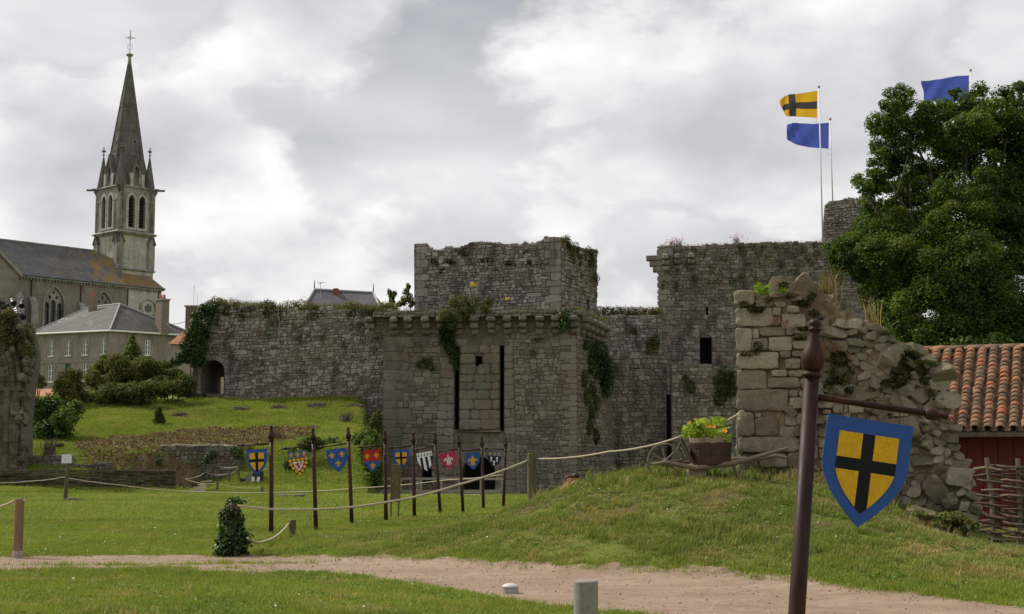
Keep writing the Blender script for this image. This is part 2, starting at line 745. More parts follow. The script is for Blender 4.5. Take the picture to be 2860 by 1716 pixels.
# ------------------------------------------------------------------ foliage
def leaf_arrays(cen, size, rng, tone, up=0.35, aspect=0.62, curl=0.25, out=None):
 """one folded leaf (two triangles) per centre"""
 n = len(cen)
 size = np.broadcast_to(np.asarray(size, dtype=float), (n,)) * rng.uniform(0.65, 1.3, n)
 nr = rng.normal(size=(n, 3))
 nr /= np.linalg.norm(nr, axis=1)[:, None]
 nr[:, 2] = np.abs(nr[:, 2]) + up
 if out is not None:
  nr += out * 0.9
 nr /= np.linalg.norm(nr, axis=1)[:, None]
 t = rng.normal(size=(n, 3))
 t -= (t * nr).sum(1)[:, None] * nr
 t /= np.linalg.norm(t, axis=1)[:, None] + 1e-9
 b = np.cross(nr, t)
 s = size[:, None]
 a0 = cen - t * s * 0.5
 a1 = cen + t * s * 0.5 - nr * s * curl * 0.3
 b0 = cen + b * s * aspect * 0.5 + nr * s * curl * 0.5 + t * s * 0.08
 b1 = cen - b * s * aspect * 0.5 + nr * s * curl * 0.5 + t * s * 0.08
 V = np.stack([a0, b0, a1, b1], 1).reshape(-1, 3)
 F = np.arange(n * 4).reshape(-1, 4)
 F3 = np.concatenate([F[:, [0, 2, 1]], F[:, [0, 3, 2]]])
 T = np.repeat(tone, 4)
 return V, F3, T

def tri_mesh(name, V, F, T, mat, parent=None, kind=None, smooth=False):
 V = np.asarray(V, dtype=np.float32)
 if parent is not None:
  V = V - np.array(offset_of(parent), dtype=np.float32)
 me = bpy.data.meshes.new(name)
 me.vertices.add(len(V))
 me.vertices.foreach_set('co', V.ravel())
 me.loops.add(F.size)
 me.loops.foreach_set('vertex_index', F.ravel().astype(np.int32))
 me.polygons.add(len(F))
 me.polygons.foreach_set('loop_start', (np.arange(len(F)) * F.shape[1]).astype(np.int32))
 a = me.attributes.new('tone', 'FLOAT', 'POINT')
 a.data.foreach_set('value', np.asarray(T, dtype=np.float32))
 me.materials.append(mat)
 me.update(calc_edges=True)
 me.validate()
 o = bpy.data.objects.new(name, me)
 COL.objects.link(o)
 if parent is not None:
  o.parent = parent
 if kind:
  o['kind'] = kind
 return o

def blob_points(n, c, r, rng, shell=0.45):
 """points in an ellipsoid, denser near its skin; returns points and outward directions"""
 d = rng.normal(size=(n, 3))
 d /= np.linalg.norm(d, axis=1)[:, None]
 q = (shell + (1 - shell) * rng.random(n)) ** 0.6
 p = d * q[:, None] * np.array(r) + np.array(c)
 return p, d

def foliage(name, blobs, cover, size, mat, rng, parent=None, tone=(0.1, 0.9), up=0.35, aspect=0.62, kind=None, clump=0.25, mn=30, lum=0.16):
 """blobs = [(centre, radii)]; each blob carries its own shade of green; cover = leaf area over skin area"""
 VV, FF, TT, k = [], [], [], 0
 for (c, r) in blobs:
  if np.isscalar(r):
   r = (r, r, r)
  area = 4.19 * (r[0] * r[1] + r[1] * r[2] + r[0] * r[2])
  n = int(max(mn, cover * area / (0.35 * size * size)))
  p, d = blob_points(n, c, r, rng)
  p += rng.normal(size=p.shape) * clump * size
  # ragged outline
  q = (p - np.array(c)) * (5.0 / max(r))
  h = rng.uniform(0, 6.28, 6)
  jag = 1.0 + 0.10 * (np.sin(q[:, 0] + h[0]) * np.cos(q[:, 1] * 1.2 + h[1]) + np.sin(q[:, 2] * 1.4 + h[2]) * np.cos(q[:, 0] * 1.9 + h[3]) + 0.6 * np.sin(q[:, 2] * 2.7 + q[:, 1] * 2.1 + h[4]))[:, None]
  p = np.array(c) + (p - np.array(c)) * jag
  tn = np.clip(rng.uniform(tone[0], tone[1], n) + rng.normal() * lum, 0, 1)
  V, F, T = leaf_arrays(p, size, rng, tn, up, aspect, out=d)
  VV.append(V)
  FF.append(F + k)
  TT.append(T)
  k += len(V)
 return tri_mesh(name, np.concatenate(VV), np.concatenate(FF), np.concatenate(TT), mat, parent, kind)

def blades(cen, hgt, wid, rng, lean=0.5, tone=(0, 1), nseg=2):
 """upright grass blades: bent triangles"""
 n = len(cen)
 h = hgt * rng.uniform(0.55, 1.25, n)
 az = rng.uniform(0, 2 * math.pi, n)
 ln = rng.uniform(0.1, 1.0, n) * lean
 d = np.stack([np.cos(az), np.sin(az), np.zeros(n)], 1)
 sd = np.stack([-np.sin(az), np.cos(az), np.zeros(n)], 1)
 w = (wid * rng.uniform(0.7, 1.3, n))[:, None]
 z = np.array([0, 0, 1.0])
 b0 = cen - sd * w / 2
 b1 = cen + sd * w / 2
 mid = cen + z * (h * 0.55)[:, None] + d * (h * ln * 0.35)[:, None]
 m0 = mid - sd * w * 0.38
 m1 = mid + sd * w * 0.38
 tip = cen + z * (h * (1 - 0.25 * ln))[:, None] + d * (h * ln)[:, None]
 V = np.stack([b0, b1, m1, m0, tip], 1).reshape(-1, 3)
 i = np.arange(n)[:, None] * 5
 F = np.concatenate([i + np.array([[0, 1, 2]]), i + np.array([[0, 2, 3]]), i + np.array([[3, 2, 4]])])
 T = np.repeat(rng.uniform(tone[0], tone[1], n), 5)
 return V, F, T

# ------------------------------------------------------------------ terrain
MOUND = [  # x, y, z of the grassy mound that carries the ruin and the wheelbarrow
 (5.7, 15.6, 0), (4.87, 17.0, 0), (3.6, 18.4, 0), (2.1, 19.4, 0), (-0.2, 21.2, 0), (-2.2, 22.4, 0), (-4.5, 23.9, 0), (-6.5, 24.6, 0),
 (5.0, 13.6, 0), (2.0, 16.5, 0), (-2.0, 19.5, 0), (-7, 21, 0), (9.0, 13.5, 0), (12, 13, 0),
 (1.92, 25.0, 1.37), (2.5, 24.6, 1.38), (3.2, 24.5, 1.37), (4.0, 24.5, 1.35), (4.75, 24.3, 1.30), (5.3, 24.0, 1.16), (6.4, 24.0, 0.82), (7.1, 23.0, 0.40), (8.3, 23.0, 0.24),
 (0.35, 27.0, 0.67), (0.9, 26.8, 0.93), (1.4, 26.0, 1.2), (-4.3, 28.0, 0.14), (-6.0, 26.5, 0.0), (-2.0, 26.5, 0.30), (-0.7, 24.2, 0.42), (1.2, 22.6, 0.66), (3.0, 21.6, 0.72), (5.0, 20.4, 0.62),
 (-2.3, 24.2, 0.22), (7.0, 19.0, 0.25), (9, 17, 0.05), (11, 21, 0.2), (11, 26, 0.25), (8, 27, 0.4), (5, 27.5, 0.9), (3, 27.8, 1.0), (1.5, 29.0, 0.5), (-1, 30, 0.1), (3, 33, 0.1), (7, 32, 0.2), (11, 32, 0.1), (-5, 32, 0), (0, 36, 0), (5, 38, 0), (12, 38, 0), (15, 24, 0.1), (-9, 28, 0)]
_mp = np.array(MOUND)

def _tps(r):
 return np.where(r > 1e-9, r * r * np.log(r + 1e-12), 0.0)

_d = np.linalg.norm(_mp[:, None, :2] - _mp[None, :, :2], axis=2)
_n = len(_mp)
_A = np.zeros((_n + 3, _n + 3))
_A[:_n, :_n] = _tps(_d) + np.eye(_n) * 0.05
_A[:_n, _n:] = np.c_[np.ones(_n), _mp[:, :2]]
_A[_n:, :_n] = _A[:_n, _n:].T
_W = np.linalg.solve(_A, np.r_[_mp[:, 2], 0, 0, 0])

def sstep(a, b, x):
 t = np.clip((x - a) / (b - a), 0, 1)
 return t * t * (3 - 2 * t)

def lump(x, y, f, s):
 return (np.sin(x * f + s) * np.cos(y * f * 1.13 + s * 2.1) + 0.5 * np.sin(x * f * 2.3 + y * f * 1.7 + s * 3.3) + 0.35 * np.cos(x * f * 3.9 - y * f * 4.3 + s)) / 1.85

LPY = [-500, 64, 67, 71, 75.5, 82, 94, 100, 150, 182, 240, 400, 1200, 4000]
LPZ = [0, 0, -0.1, 0.3, 2.1, 3.0, 5.4, 5.6, 5.6, 10.4, 13.0, 12.0, 10.0, 0.0]
RPY = [-500, 63.5, 67, 74, 88, 92, 99.5, 104, 150, 240, 400, 1200, 4000]
RPZ = [0, 0, -0.5, -2.2, -2.2, -2.2, -2.2, 4.0, 8.0, 12.0, 12.0, 10.0, 0.0]

def terrain_np(x, y):
 x, y = np.asarray(x, float), np.asarray(y, float)
 sh = x.shape
 x, y = x.ravel(), y.ravel()
 zl = np.interp(y, LPY, LPZ)
 zr = np.interp(y, RPY, RPZ)
 s = sstep(-0.35, 1.05, x + 0.105 * y)
 s = np.where(y < 60, 1, s)
 z = zl * (1 - s) + zr * s
 # pit in front of the little retaining wall
 pit = np.exp(-((x + 16.8) / 3.0) ** 2) * sstep(69, 71.5, y) * (1 - sstep(74.4, 74.9, y))
 z = z - pit * 0.9 * np.clip(z + 0.3, 0, 2)
 m = (x > -12) & (x < 16) & (y > 12) & (y < 40)
 if m.any():
  r = np.sqrt((x[m][:, None] - _mp[None, :, 0]) ** 2 + (y[m][:, None] - _mp[None, :, 1]) ** 2)
  h = _tps(r) @ _W[:_n] + _W[_n] + _W[_n + 1] * x[m] + _W[_n + 2] * y[m]
  h = np.clip(h, 0, None)
  wn = sstep(-11, -7, x[m]) * (1 - sstep(12, 15.5, x[m])) * sstep(12.5, 15, y[m]) * (1 - sstep(35, 39, y[m]))
  h = h * wn
  h = h + np.clip(h, 0, 0.5) * 2 * (0.03 * lump(x[m], y[m], 1.9, 0.4) + 0.02 * lump(x[m], y[m], 4.3, 1.4))
  z[m] += h
 z = z + 0.018 * lump(x, y, 0.35, 2.0) * (np.abs(y) < 70) + 0.16 * lump(x, y, 0.31, 5.0) * sstep(72, 84, y)
 return z.reshape(sh)

def terrain(x, y):
 return float(terrain_np(np.array([x]), np.array([y]))[0])

# the sandy path: far and near edge as functions of x
_far = [gnd(*q) for q in [(2860, 1700), (2544, 1665), (2197, 1636), (1850, 1619), (1388, 1590), (1041, 1573), (694, 1556), (400, 1552), (0, 1553)]]
_near = [gnd(*q) for q in [(1573, 1716), (1527, 1706), (1388, 1677), (1249, 1648), (1041, 1619), (810, 1603), (578, 1600), (290, 1597), (0, 1594)]]
FARX = [-30] + [p.x for p in _far[::-1]] + [8.5, 14]
FARY = [24.6] + [p.y for p in _far[::-1]] + [13.6, 9.5]
NEARX = [-30] + [p.x for p in _near[::-1]] + [2.2, 4.5, 9, 14]
NEARY = [21.4] + [p.y for p in _near[::-1]] + [14.1, 12.2, 8.0, 4.0]

def path_edges(x):
 x = np.asarray(x, float)
 w = 0.10 * np.sin(x * 1.9 + 1) + 0.07 * np.sin(x * 4.7 + 2) + 0.05 * np.sin(x * 11.3) + 0.03 * np.sin(x * 23.1 + 1)
 w2 = 0.12 * np.sin(x * 1.5 + 4) + 0.08 * np.sin(x * 5.3) + 0.05 * np.sin(x * 12.7 + 2) + 0.03 * np.sin(x * 26.0)
 return np.interp(x, NEARX, NEARY) + w, np.interp(x, FARX, FARY) + w2

def axis_lines(segs):
 out = []
 for (a, b, s) in segs:
  n = max(1, int(round((b - a) / s)))
  out.extend(list(np.linspace(a, b, n, endpoint=False)))
 out.append(segs[-1][1])
 return np.array(out)

def grid_mesh(name, xs, ys, zf, mat, smooth=True):
 X, Y = np.meshgrid(xs, ys)
 Z = zf(X, Y)
 V = np.stack([X, Y, Z], 2).reshape(-1, 3)
 nx, ny = len(xs), len(ys)
 i = (np.arange(ny - 1)[:, None] * nx + np.arange(nx - 1)[None, :]).ravel()
 F = np.stack([i, i + 1, i + nx + 1, i + nx], 1)
 o = tri_mesh(name, V, F, np.full(len(V), 0.5), mat)
 o.data.polygons.foreach_set('use_smooth', np.ones(len(F), dtype=bool))
 return o

def ground_material():
 t = NT('ground_turf')
 p = t.pos()
 a = t.noise(p, 0.35, 5, 0.6)
 b = t.noise(p, 2.6, 6, 0.65)
 c = t.noise(p, 22.0, 5, 0.7)
 col = t.ramp(a, [(0.30, (0.105, 0.155, 0.020)), (0.50, (0.155, 0.205, 0.032)), (0.70, (0.225, 0.240, 0.053))])
 col = t.mix(t.math('MULTIPLY', t.ramp(b, [(0.50, 0.0), (0.66, 1.0)]), 0.55), col, (0.245, 0.215, 0.075))
 col = t.mix(1.0, col, t.ramp(c, [(0.28, 0.45), (0.5, 1.0), (0.75, 1.45)]), 'MULTIPLY')
 # worn soil shows on the mound and its slopes
 sep = t.n('ShaderNodeSeparateXYZ')
 t.l(p, sep.inputs[0])
 hi = t.ramp(sep.outputs[2], [(0.15, 0.0), (0.55, 1.0)])
 near = t.math('LESS_THAN', sep.outputs[1], 45.0)
 soil = t.math('MULTIPLY', t.math('MULTIPLY', hi, near), t.ramp(t.noise(p, 1.15, 6, 0.68), [(0.44, 0.10), (0.58, 1.0)]))
 col = t.mix(t.math('MULTIPLY', soil, 0.8), col, t.ramp(t.noise(p, 9, 4, 0.6), [(0.3, (0.085, 0.052, 0.030)), (0.7, (0.19, 0.13, 0.075))]))
 h = t.math('ADD', c, t.noise(p, 60.0, 3, 0.6))
 t.bsdf(col, 0.95, t.bump(h, 0.9, 0.05), 0.1)
 return t.m

def path_material():
 t = NT('sandy_path')
 p = t.pos()
 a = t.noise(p, 0.6, 5, 0.6)
 b = t.noise(p, 6.0, 6, 0.7)
 c = t.noise(p, 90.0, 3, 0.7)
 col = t.ramp(a, [(0.3, (0.245, 0.172, 0.122)), (0.5, (0.298, 0.218, 0.160)), (0.7, (0.355, 0.268, 0.203))])
 col = t.mix(1.0, col, t.ramp(b, [(0.3, 0.80), (0.7, 1.14)]), 'MULTIPLY')
 col = t.mix(1.0, col, t.ramp(c, [(0.25, 0.66), (0.5, 1.0), (0.8, 1.35)]), 'MULTIPLY')
 st = t.noise(t.scale(p, (0.5, 2.2, 1)), 1.4, 5, 0.62)
 col = t.mix(t.math('MULTIPLY', t.ramp(st, [(0.50, 0.0), (0.66, 1.0)]), 0.45), col, (0.185, 0.120, 0.078))
 t.bsdf(col, 0.95, t.bump(t.math('ADD', b, c), 0.6, 0.02), 0.1)
 return t.m

M_TURF = ground_material()
M_PATH = path_material()
XS = axis_lines([(-3500, -600, 400), (-600, -120, 60), (-120, -40, 8), (-40, -10, 0.7), (-10, 10, 0.17), (10, 40, 1.5), (40, 120, 8), (120, 600, 60), (600, 3500, 400)])
YS = axis_lines([(-400, -20, 60), (-20, 12, 2), (12, 32, 0.17), (32, 62, 0.7), (62, 100, 0.5), (100, 260, 4), (260, 600, 40), (600, 4000, 340)])
g = grid_mesh('ground', XS, YS, terrain_np, M_TURF)
tag(g, 'grassy ground rising to the castle bank and the mound', None, kind='structure')

_px = np.arange(-24, 13.0, 0.07)
_n0, _f0 = path_edges(_px)
_ts = np.linspace(0, 1, 25)
_PX = np.repeat(_px[None, :], len(_ts), 0)
_PY = _n0[None, :] + (_f0 - _n0)[None, :] * _ts[:, None]
_PZ = terrain_np(_PX, _PY) + 0.012 + 0.004 * lump(_PX, _PY, 7.0, 0.3) - 0.006 * (np.abs(_ts - 0.5) * 2)[:, None] ** 4
_V = np.stack([_PX, _PY, _PZ], 2).reshape(-1, 3)
_nx, _ny = len(_px), len(_ts)
_i = (np.arange(_ny - 1)[:, None] * _nx + np.arange(_nx - 1)[None, :]).ravel()
po = tri_mesh('path', _V, np.stack([_i, _i + 1, _i + _nx + 1, _i + _nx], 1), np.full(len(_V), 0.5), M_PATH)
tag(po, 'sandy beige footpath curving across the lawn', None, kind='structure')

# ------------------------------------------------------------------ turf blades
def grass_blade_mat(name, cols, dry, dry_lo, dry_hi, trans=0.3):
 t = NT(name)
 p = t.pos()
 oi = t.n('ShaderNodeObjectInfo').outputs['Random']
 mixv = t.math('ADD', t.math('MULTIPLY', oi, 0.55), t.math('MULTIPLY', t.attr(), 0.45))
 c = t.ramp(mixv, [(0.0, cols[0]), (0.5, cols[1]), (1.0, cols[2])])
 nz = t.noise(p, 0.8, 5, 0.62)
 d = t.ramp(t.math('ADD', nz, t.math('MULTIPLY', t.math('SUBTRACT', oi, 0.5), 0.28)), [(dry_lo, 0.0), (dry_hi, 1.0)])
 c = t.mix(d, c, dry)
 big = t.noise(p, 0.22, 3, 0.5)
 c = t.mix(1.0, c, t.ramp(big, [(0.3, 0.82), (0.7, 1.18)]), 'MULTIPLY')
 a = t.n('ShaderNodeBsdfPrincipled')
 t.l(c, a.inputs['Base Color'])
 a.inputs['Roughness'].default_value = 0.6
 a.inputs['Specular IOR Level'].default_value = 0.25
 b = t.n('ShaderNodeBsdfTranslucent')
 t.l(t.mix(1.0, c, (1.2, 1.25, 0.6), 'MULTIPLY'), b.inputs['Color'])
 m = t.n('ShaderNodeMixShader')
 m.inputs[0].default_value = trans
 t.l(a.outputs[0], m.inputs[1])
 t.l(b.outputs[0], m.inputs[2])
 t.l(m.outputs[0], t.out.inputs['Surface'])
 return t.m

M_LAWN = grass_blade_mat('lawn_blades', [(0.122, 0.178, 0.020), (0.200, 0.262, 0.036), (0.305, 0.340, 0.068)], (0.375, 0.312, 0.105), 0.55, 0.76)
M_WILD = grass_blade_mat('mound_blades', [(0.090, 0.148, 0.018), (0.170, 0.220, 0.038), (0.305, 0.310, 0.092)], (0.370, 0.280, 0.128), 0.50, 0.67)

def tuft_mesh(name, n, spread, h, w, lean, mat, seed):
 r = np.random.default_rng(seed)
 ang = r.uniform(0, 6.283, n)
 rad = spread * np.sqrt(r.random(n))
 cen = np.stack([rad * np.cos(ang), rad * np.sin(ang), np.full(n, -0.008)], 1)
 V, F, T = blades(cen, h, w, r, lean)
 me = bpy.data.meshes.new(name)
 me.from_pydata(V.tolist(), [], F.tolist())
 a = me.attributes.new('tone', 'FLOAT', 'POINT')
 a.data.foreach_set('value', T.astype(np.float32))
 me.materials.append(mat)
 o = bpy.data.objects.new(name, me)
 return o

def scatter(name, pts, rot, scl, tuft, label, cat=None):
 """one object whose points carry copies of a tuft"""
 me = bpy.data.meshes.new(name)
 me.vertices.add(len(pts))
 me.vertices.foreach_set('co', np.asarray(pts, np.float32).ravel())
 a = me.attributes.new('rot', 'FLOAT_VECTOR', 'POINT')
 a.data.foreach_set('vector', np.asarray(rot, np.float32).ravel())
 a = me.attributes.new('scl', 'FLOAT_VECTOR', 'POINT')
 a.data.foreach_set('vector', np.asarray(scl, np.float32).ravel())
 o = bpy.data.objects.new(name, me)
 COL.objects.link(o)
 ng = bpy.data.node_groups.new(name, 'GeometryNodeTree')
 ng.interface.new_socket('Geometry', in_out='INPUT', socket_type='NodeSocketGeometry')
 ng.interface.new_socket('Geometry', in_out='OUTPUT', socket_type='NodeSocketGeometry')
 gi, go = ng.nodes.new('NodeGroupInput'), ng.nodes.new('NodeGroupOutput')
 ip = ng.nodes.new('GeometryNodeInstanceOnPoints')
 ob = ng.nodes.new('GeometryNodeObjectInfo')
 ob.inputs['Object'].default_value = tuft
 ob.inputs['As Instance'].default_value = True
 r = ng.nodes.new('GeometryNodeInputNamedAttribute')
 r.data_type = 'FLOAT_VECTOR'
 r.inputs['Name'].default_value = 'rot'
 s = ng.nodes.new('GeometryNodeInputNamedAttribute')
 s.data_type = 'FLOAT_VECTOR'
 s.inputs['Name'].default_value = 'scl'
 lk = ng.links.new
 lk(gi.outputs[0], ip.inputs['Points'])
 lk(ob.outputs['Geometry'], ip.inputs['Instance'])
 lk(r.outputs[0], ip.inputs['Rotation'])
 lk(s.outputs[0], ip.inputs['Scale'])
 lk(ip.outputs[0], go.inputs[0])
 md = o.modifiers.new('scatter', 'NODES')
 md.node_group = ng
 tag(o, label, cat, kind='stuff')
 return o

def lawn_points(rng, n, y0, y1, power):
 """world points, thinning out with distance"""
 u = rng.random(n)
 e = 2 - power
 Y = (y0 ** e + u * (y1 ** e - y0 ** e)) ** (1 / e)
 X = rng.uniform(-0.40, 0.40, n) * Y
 return X, Y

def path_keep(X, Y, rng, soft=0.17):
 n0, f0 = path_edges(X)
 j = rng.normal(size=len(X)) * soft
 inside = (Y > n0 + 0.05 + j) & (Y < f0 - 0.05 + j)
 isl = np.exp(-((X + 6.1) / 1.4) ** 2 - ((Y - 22.6) / 0.16) ** 2) + np.exp(-((X + 4.4) / 1.1) ** 2 - ((Y - 22.9) / 0.10) ** 2) + np.exp(-((X + 5.2) / 1.0) ** 2 - ((Y - 21.9) / 0.16) ** 2)
 return (~inside) | (rng.random(len(X)) < isl * 0.8)

def grass_all():
 rng = np.random.default_rng(11)
 t1 = [tuft_mesh('lawn_tuft', 20, 0.10, 0.050, 0.0075, 0.9, M_LAWN, s) for s in (1, 2)]
 t2 = [tuft_mesh('wild_tuft', 20, 0.10, 0.060, 0.0085, 1.1, M_WILD, s) for s in (3, 4)]
 t3 = tuft_mesh('far_tuft', 26, 0.26, 0.07, 0.016, 1.0, M_LAWN, 5)
 X, Y = lawn_points(rng, 120000, 13.2, 40.0, 1.6)
 k = path_keep(X, Y, rng)
 X, Y = X[k], Y[k]
 Z = terrain_np(X, Y)
 wild = sstep(0.05, 0.35, Z + 0.06 * rng.normal(size=len(Z)))
 # bare worn soil on the mound
 bare = lump(X, Y, 1.7, 3.1) + 0.6 * lump(X, Y, 4.1, 0.7)
 keep = ~((wild > 0.4) & (bare > 0.30) & (rng.random(len(X)) < 0.88))
 X, Y, Z, wild = X[keep], Y[keep], Z[keep], wild[keep]
 iw = rng.random(len(X)) < wild
 for sel, tf, nm, lb in ((~iw, t1, 'lawn_grass', 'short mown lawn grass on both sides of the sandy path'), (iw, t2, 'mound_grass', 'rough dry patched grass on the mound')):
  idx = np.where(sel)[0]
  half = rng.random(len(idx)) < 0.5
  for hsel, tt in ((half, tf[0]), (~half, tf[1])):
   q = idx[hsel]
   n = len(q)
   sc = rng.uniform(0.7, 1.35, n)
   hz = sc * rng.uniform(0.7, 1.4, n)
   if nm == 'mound_grass':
    hz = hz * np.clip(1.0 + 1.1 * lump(X[q], Y[q], 2.3, 0.9) + 0.5 * lump(X[q], Y[q], 6.1, 2.2), 0.45, 2.6)
   else:
    hz = hz * np.clip(1.0 + 0.6 * lump(X[q], Y[q], 1.7, 4.9) + 0.5 * lump(X[q], Y[q], 5.7, 1.2), 0.5, 1.9)
   scatter(nm, np.stack([X[q], Y[q], Z[q]], 1), np.stack([rng.normal(size=n) * 0.12, rng.normal(size=n) * 0.12, rng.uniform(0, 6.28, n)], 1), np.stack([sc, sc, hz], 1), tt, lb)
 X, Y = lawn_points(rng, 52000, 38.0, 70.0, 1.2)
 k2 = (Y < 64.5) | (X < -0.105 * Y)
 X, Y = X[k2], Y[k2]
 n = len(X)
 sc = rng.uniform(0.7, 1.4, n)
 scatter('far_lawn_grass', np.stack([X, Y, terrain_np(X, Y)], 1), np.stack([rng.normal(size=n) * 0.1, rng.normal(size=n) * 0.1, rng.uniform(0, 6.28, n)], 1), np.stack([sc, sc, sc * rng.uniform(0.6, 1.3, n)], 1), t3, 'short lawn grass reaching to the wattle fence and gate')
 # the bank below the curtain wall
 X = rng.uniform(-34, -7.0, 42000)
 Y = rng.uniform(68, 95, 42000)
 k3 = (X < -0.098 * Y)
 X, Y = X[k3], Y[k3]
 n = len(X)
 sc = rng.uniform(0.8, 1.7, n)
 tall = 1 + 2.0 * sstep(90.5, 93.5, Y) * rng.random(n)
 scatter('bank_grass', np.stack([X, Y, terrain_np(X, Y)], 1), np.stack([rng.normal(size=n) * 0.1, rng.normal(size=n) * 0.1, rng.uniform(0, 6.28, n)], 1), np.stack([sc, sc, sc * tall], 1), t3, 'green meadow grass on the bank below the curtain wall')
 # weeds standing taller along the crest of the mound
 wt = tuft_mesh('weed_tuft', 9, 0.06, 0.26, 0.012, 0.7, M_WILD, 8)
 xs = rng.uniform(0.2, 7.0, 420)
 ys = 24.6 + rng.normal(size=420) * 0.5 + np.where(xs < 1.6, (1.6 - xs) * 1.7, 0) - np.where(xs > 5, (xs - 5) * 0.5, 0)
 feet = [gnd(757, 1500), gnd(882, 1483), gnd(983, 1467), gnd(1078, 1457), gnd(1157, 1448), gnd(1230, 1439), gnd(646, 1556), gnd(49, 1559), gnd(182, 1402), at(1485, 1425, 27.0), at(815, 1492, 28.0)]
 for q in feet:
  a = rng.uniform(0, 6.28, 14)
  rr = rng.uniform(0.05, 0.22, 14)
  xs, ys = np.r_[xs, q.x + rr * np.cos(a)], np.r_[ys, q.y + rr * np.sin(a)]
 n = len(xs)
 sc = rng.uniform(0.5, 1.2, n)
 sc[420:] *= 0.6
 scatter('tall_weeds', np.stack([xs, ys, terrain_np(xs, ys)], 1), np.stack([np.zeros(n), np.zeros(n), rng.uniform(0, 6.28, n)], 1), np.stack([sc, sc, sc * rng.uniform(0.6, 1.2, n)], 1), wt, 'taller weeds and seed heads along the crest of the mound')
 # clover and plantain leaves among the grass
 X, Y = lawn_points(rng, 26000, 14, 40, 1.4)
 cl = lump(X, Y, 1.3, 2.6) + 0.7 * lump(X, Y, 3.7, 0.4)
 k5 = path_keep(X, Y, rng, 0.05) & (cl > 0.35)
 X, Y = X[k5], Y[k5]
 c = np.stack([X, Y, terrain_np(X, Y) + rng.uniform(0.02, 0.05, len(X))], 1)
 c = np.repeat(c, 3, 0) + rng.normal(size=(len(c) * 3, 3)) * np.array((0.03, 0.03, 0.006))
 V, F, T = leaf_arrays(c, 0.045, rng, rng.random(len(c)), 1.6, 0.8)
 o = tri_mesh('clover_leaves', V, F, T, leaf_mat('clover', (0.050, 0.105, 0.014), (0.095, 0.175, 0.026), (0.165, 0.255, 0.055), 0.25), None, 'stuff')
 tag(o, 'darker clover and weed leaves in patches in the turf')
 # daisies
 dm = plain_mat('daisy_white', (0.75, 0.75, 0.70), 0.7, 0.05)
 X, Y = lawn_points(rng, 2600, 15, 62, 1.0)
 dens = np.clip(lump(X, Y, 0.8, 1.0) + 0.25, 0, 1) * np.where((X > 2.5) & (Y < 21), 1.0, 0.5)
 k4 = path_keep(X, Y, rng, 0.02) & (rng.random(len(X)) < dens)
 X, Y = X[k4], Y[k4]
 Z = terrain_np(X, Y) + rng.uniform(0.03, 0.06, len(X))
 VV, FF = [], []
 for i, (x, y, z) in enumerate(zip(X, Y, Z)):
  r = rng.uniform(0.008, 0.015)
  tx, ty = rng.normal() * 0.3, -0.6 + rng.normal() * 0.3
  nrm = Vector((tx, ty, 1)).normalized()
  a = nrm.orthogonal().normalized()
  b = nrm.cross(a)
  for q in range(6):
   w = q * math.pi / 3
   VV.append(Vector((x, y, z)) + a * (r * math.cos(w)) + b * (r * math.sin(w)))
  FF.append(tuple(range(i * 6, i * 6 + 6)))
 o = mesh_obj('daisies', VV, FF, dm)
 tag(o, 'tiny white daisies sprinkled over the lawn', None, kind='stuff')

def gravel():
 rng = np.random.default_rng(17)
 n = 5200
 x = rng.uniform(-9, 8, n)
 n0, f0 = path_edges(x)
 t = np.clip(rng.beta(0.7, 0.7, n), 0.02, 0.98)
 y = n0 + (f0 - n0) * t
 z = terrain_np(x, y) + 0.012
 V, F, T = [], [], []
 for i in range(n):
  r = 0.006 + 0.016 * rng.random() ** 4
  q = np.array((x[i], y[i], z[i]))
  o = rng.uniform(0.7, 1.3, 6) * r
  k = len(V)
  V += [q + (o[0], 0, 0), q + (0, o[1], 0), q - (o[2], 0, 0), q - (0, o[3], 0), q + (0, 0, o[4] * 0.8)]
  F += [(k, k + 1, k + 4), (k + 1, k + 2, k + 4), (k + 2, k + 3, k + 4), (k + 3, k, k + 4)]
  T += [rng.random()] * 5
 t = NT('path_gravel')
 t.bsdf(t.ramp(t.attr(), [(0, (0.10, 0.075, 0.055)), (0.6, (0.26, 0.20, 0.155)), (1, (0.48, 0.43, 0.37))]), 0.9)
 o = mesh_obj('gravel', V, F, t.m, None, False, T)
 tag(o, 'loose pebbles and grit scattered over the sandy path', None, kind='stuff')

grass_all()
gravel()

# ------------------------------------------------------------------ castle
M_STONE = stone_mat('castle_rubble', (0.125, 0.109, 0.094), (0.232, 0.211, 0.184), (0.395, 0.370, 0.332), lich=0.30, stain=0.80, rust=0.45)
M_ASHLAR = stone_mat('castle_ashlar', (0.19, 0.16, 0.13), (0.26, 0.23, 0.19), (0.35, 0.32, 0.27), lich=0.28, stain=0.35, rust=0.30)
M_MORTAR = plain_mat('old_mortar', (0.135, 0.116, 0.097), 0.95, 0.3, 3.0, 0.3, spec=0.1)
M_GATE = stone_mat('gate_masonry', (0.118, 0.098, 0.081), (0.178, 0.154, 0.130), (0.260, 0.234, 0.203), lich=0.22, stain=0.45, rust=0.45)
M_GMORT = plain_mat('gate_mortar', (0.120, 0.102, 0.084), 0.95, 0.3, 3.0, 0.3, spec=0.1)
M_DARK = plain_mat('iron_and_hole_black', (0.012, 0.012, 0.013), 0.6, 0.2)  # iron parts; also fills openings, standing in for the shade inside
IVY = leaf_mat('ivy_leaves', (0.012, 0.030, 0.008), (0.030, 0.070, 0.014), (0.075, 0.130, 0.030), trans=0.15, rough=0.5, spec=0.25)
SCRUB = leaf_mat('scrub_leaves', (0.035, 0.055, 0.012), (0.085, 0.110, 0.026), (0.170, 0.175, 0.060), trans=0.3, accent=(0.22, 0.15, 0.06))
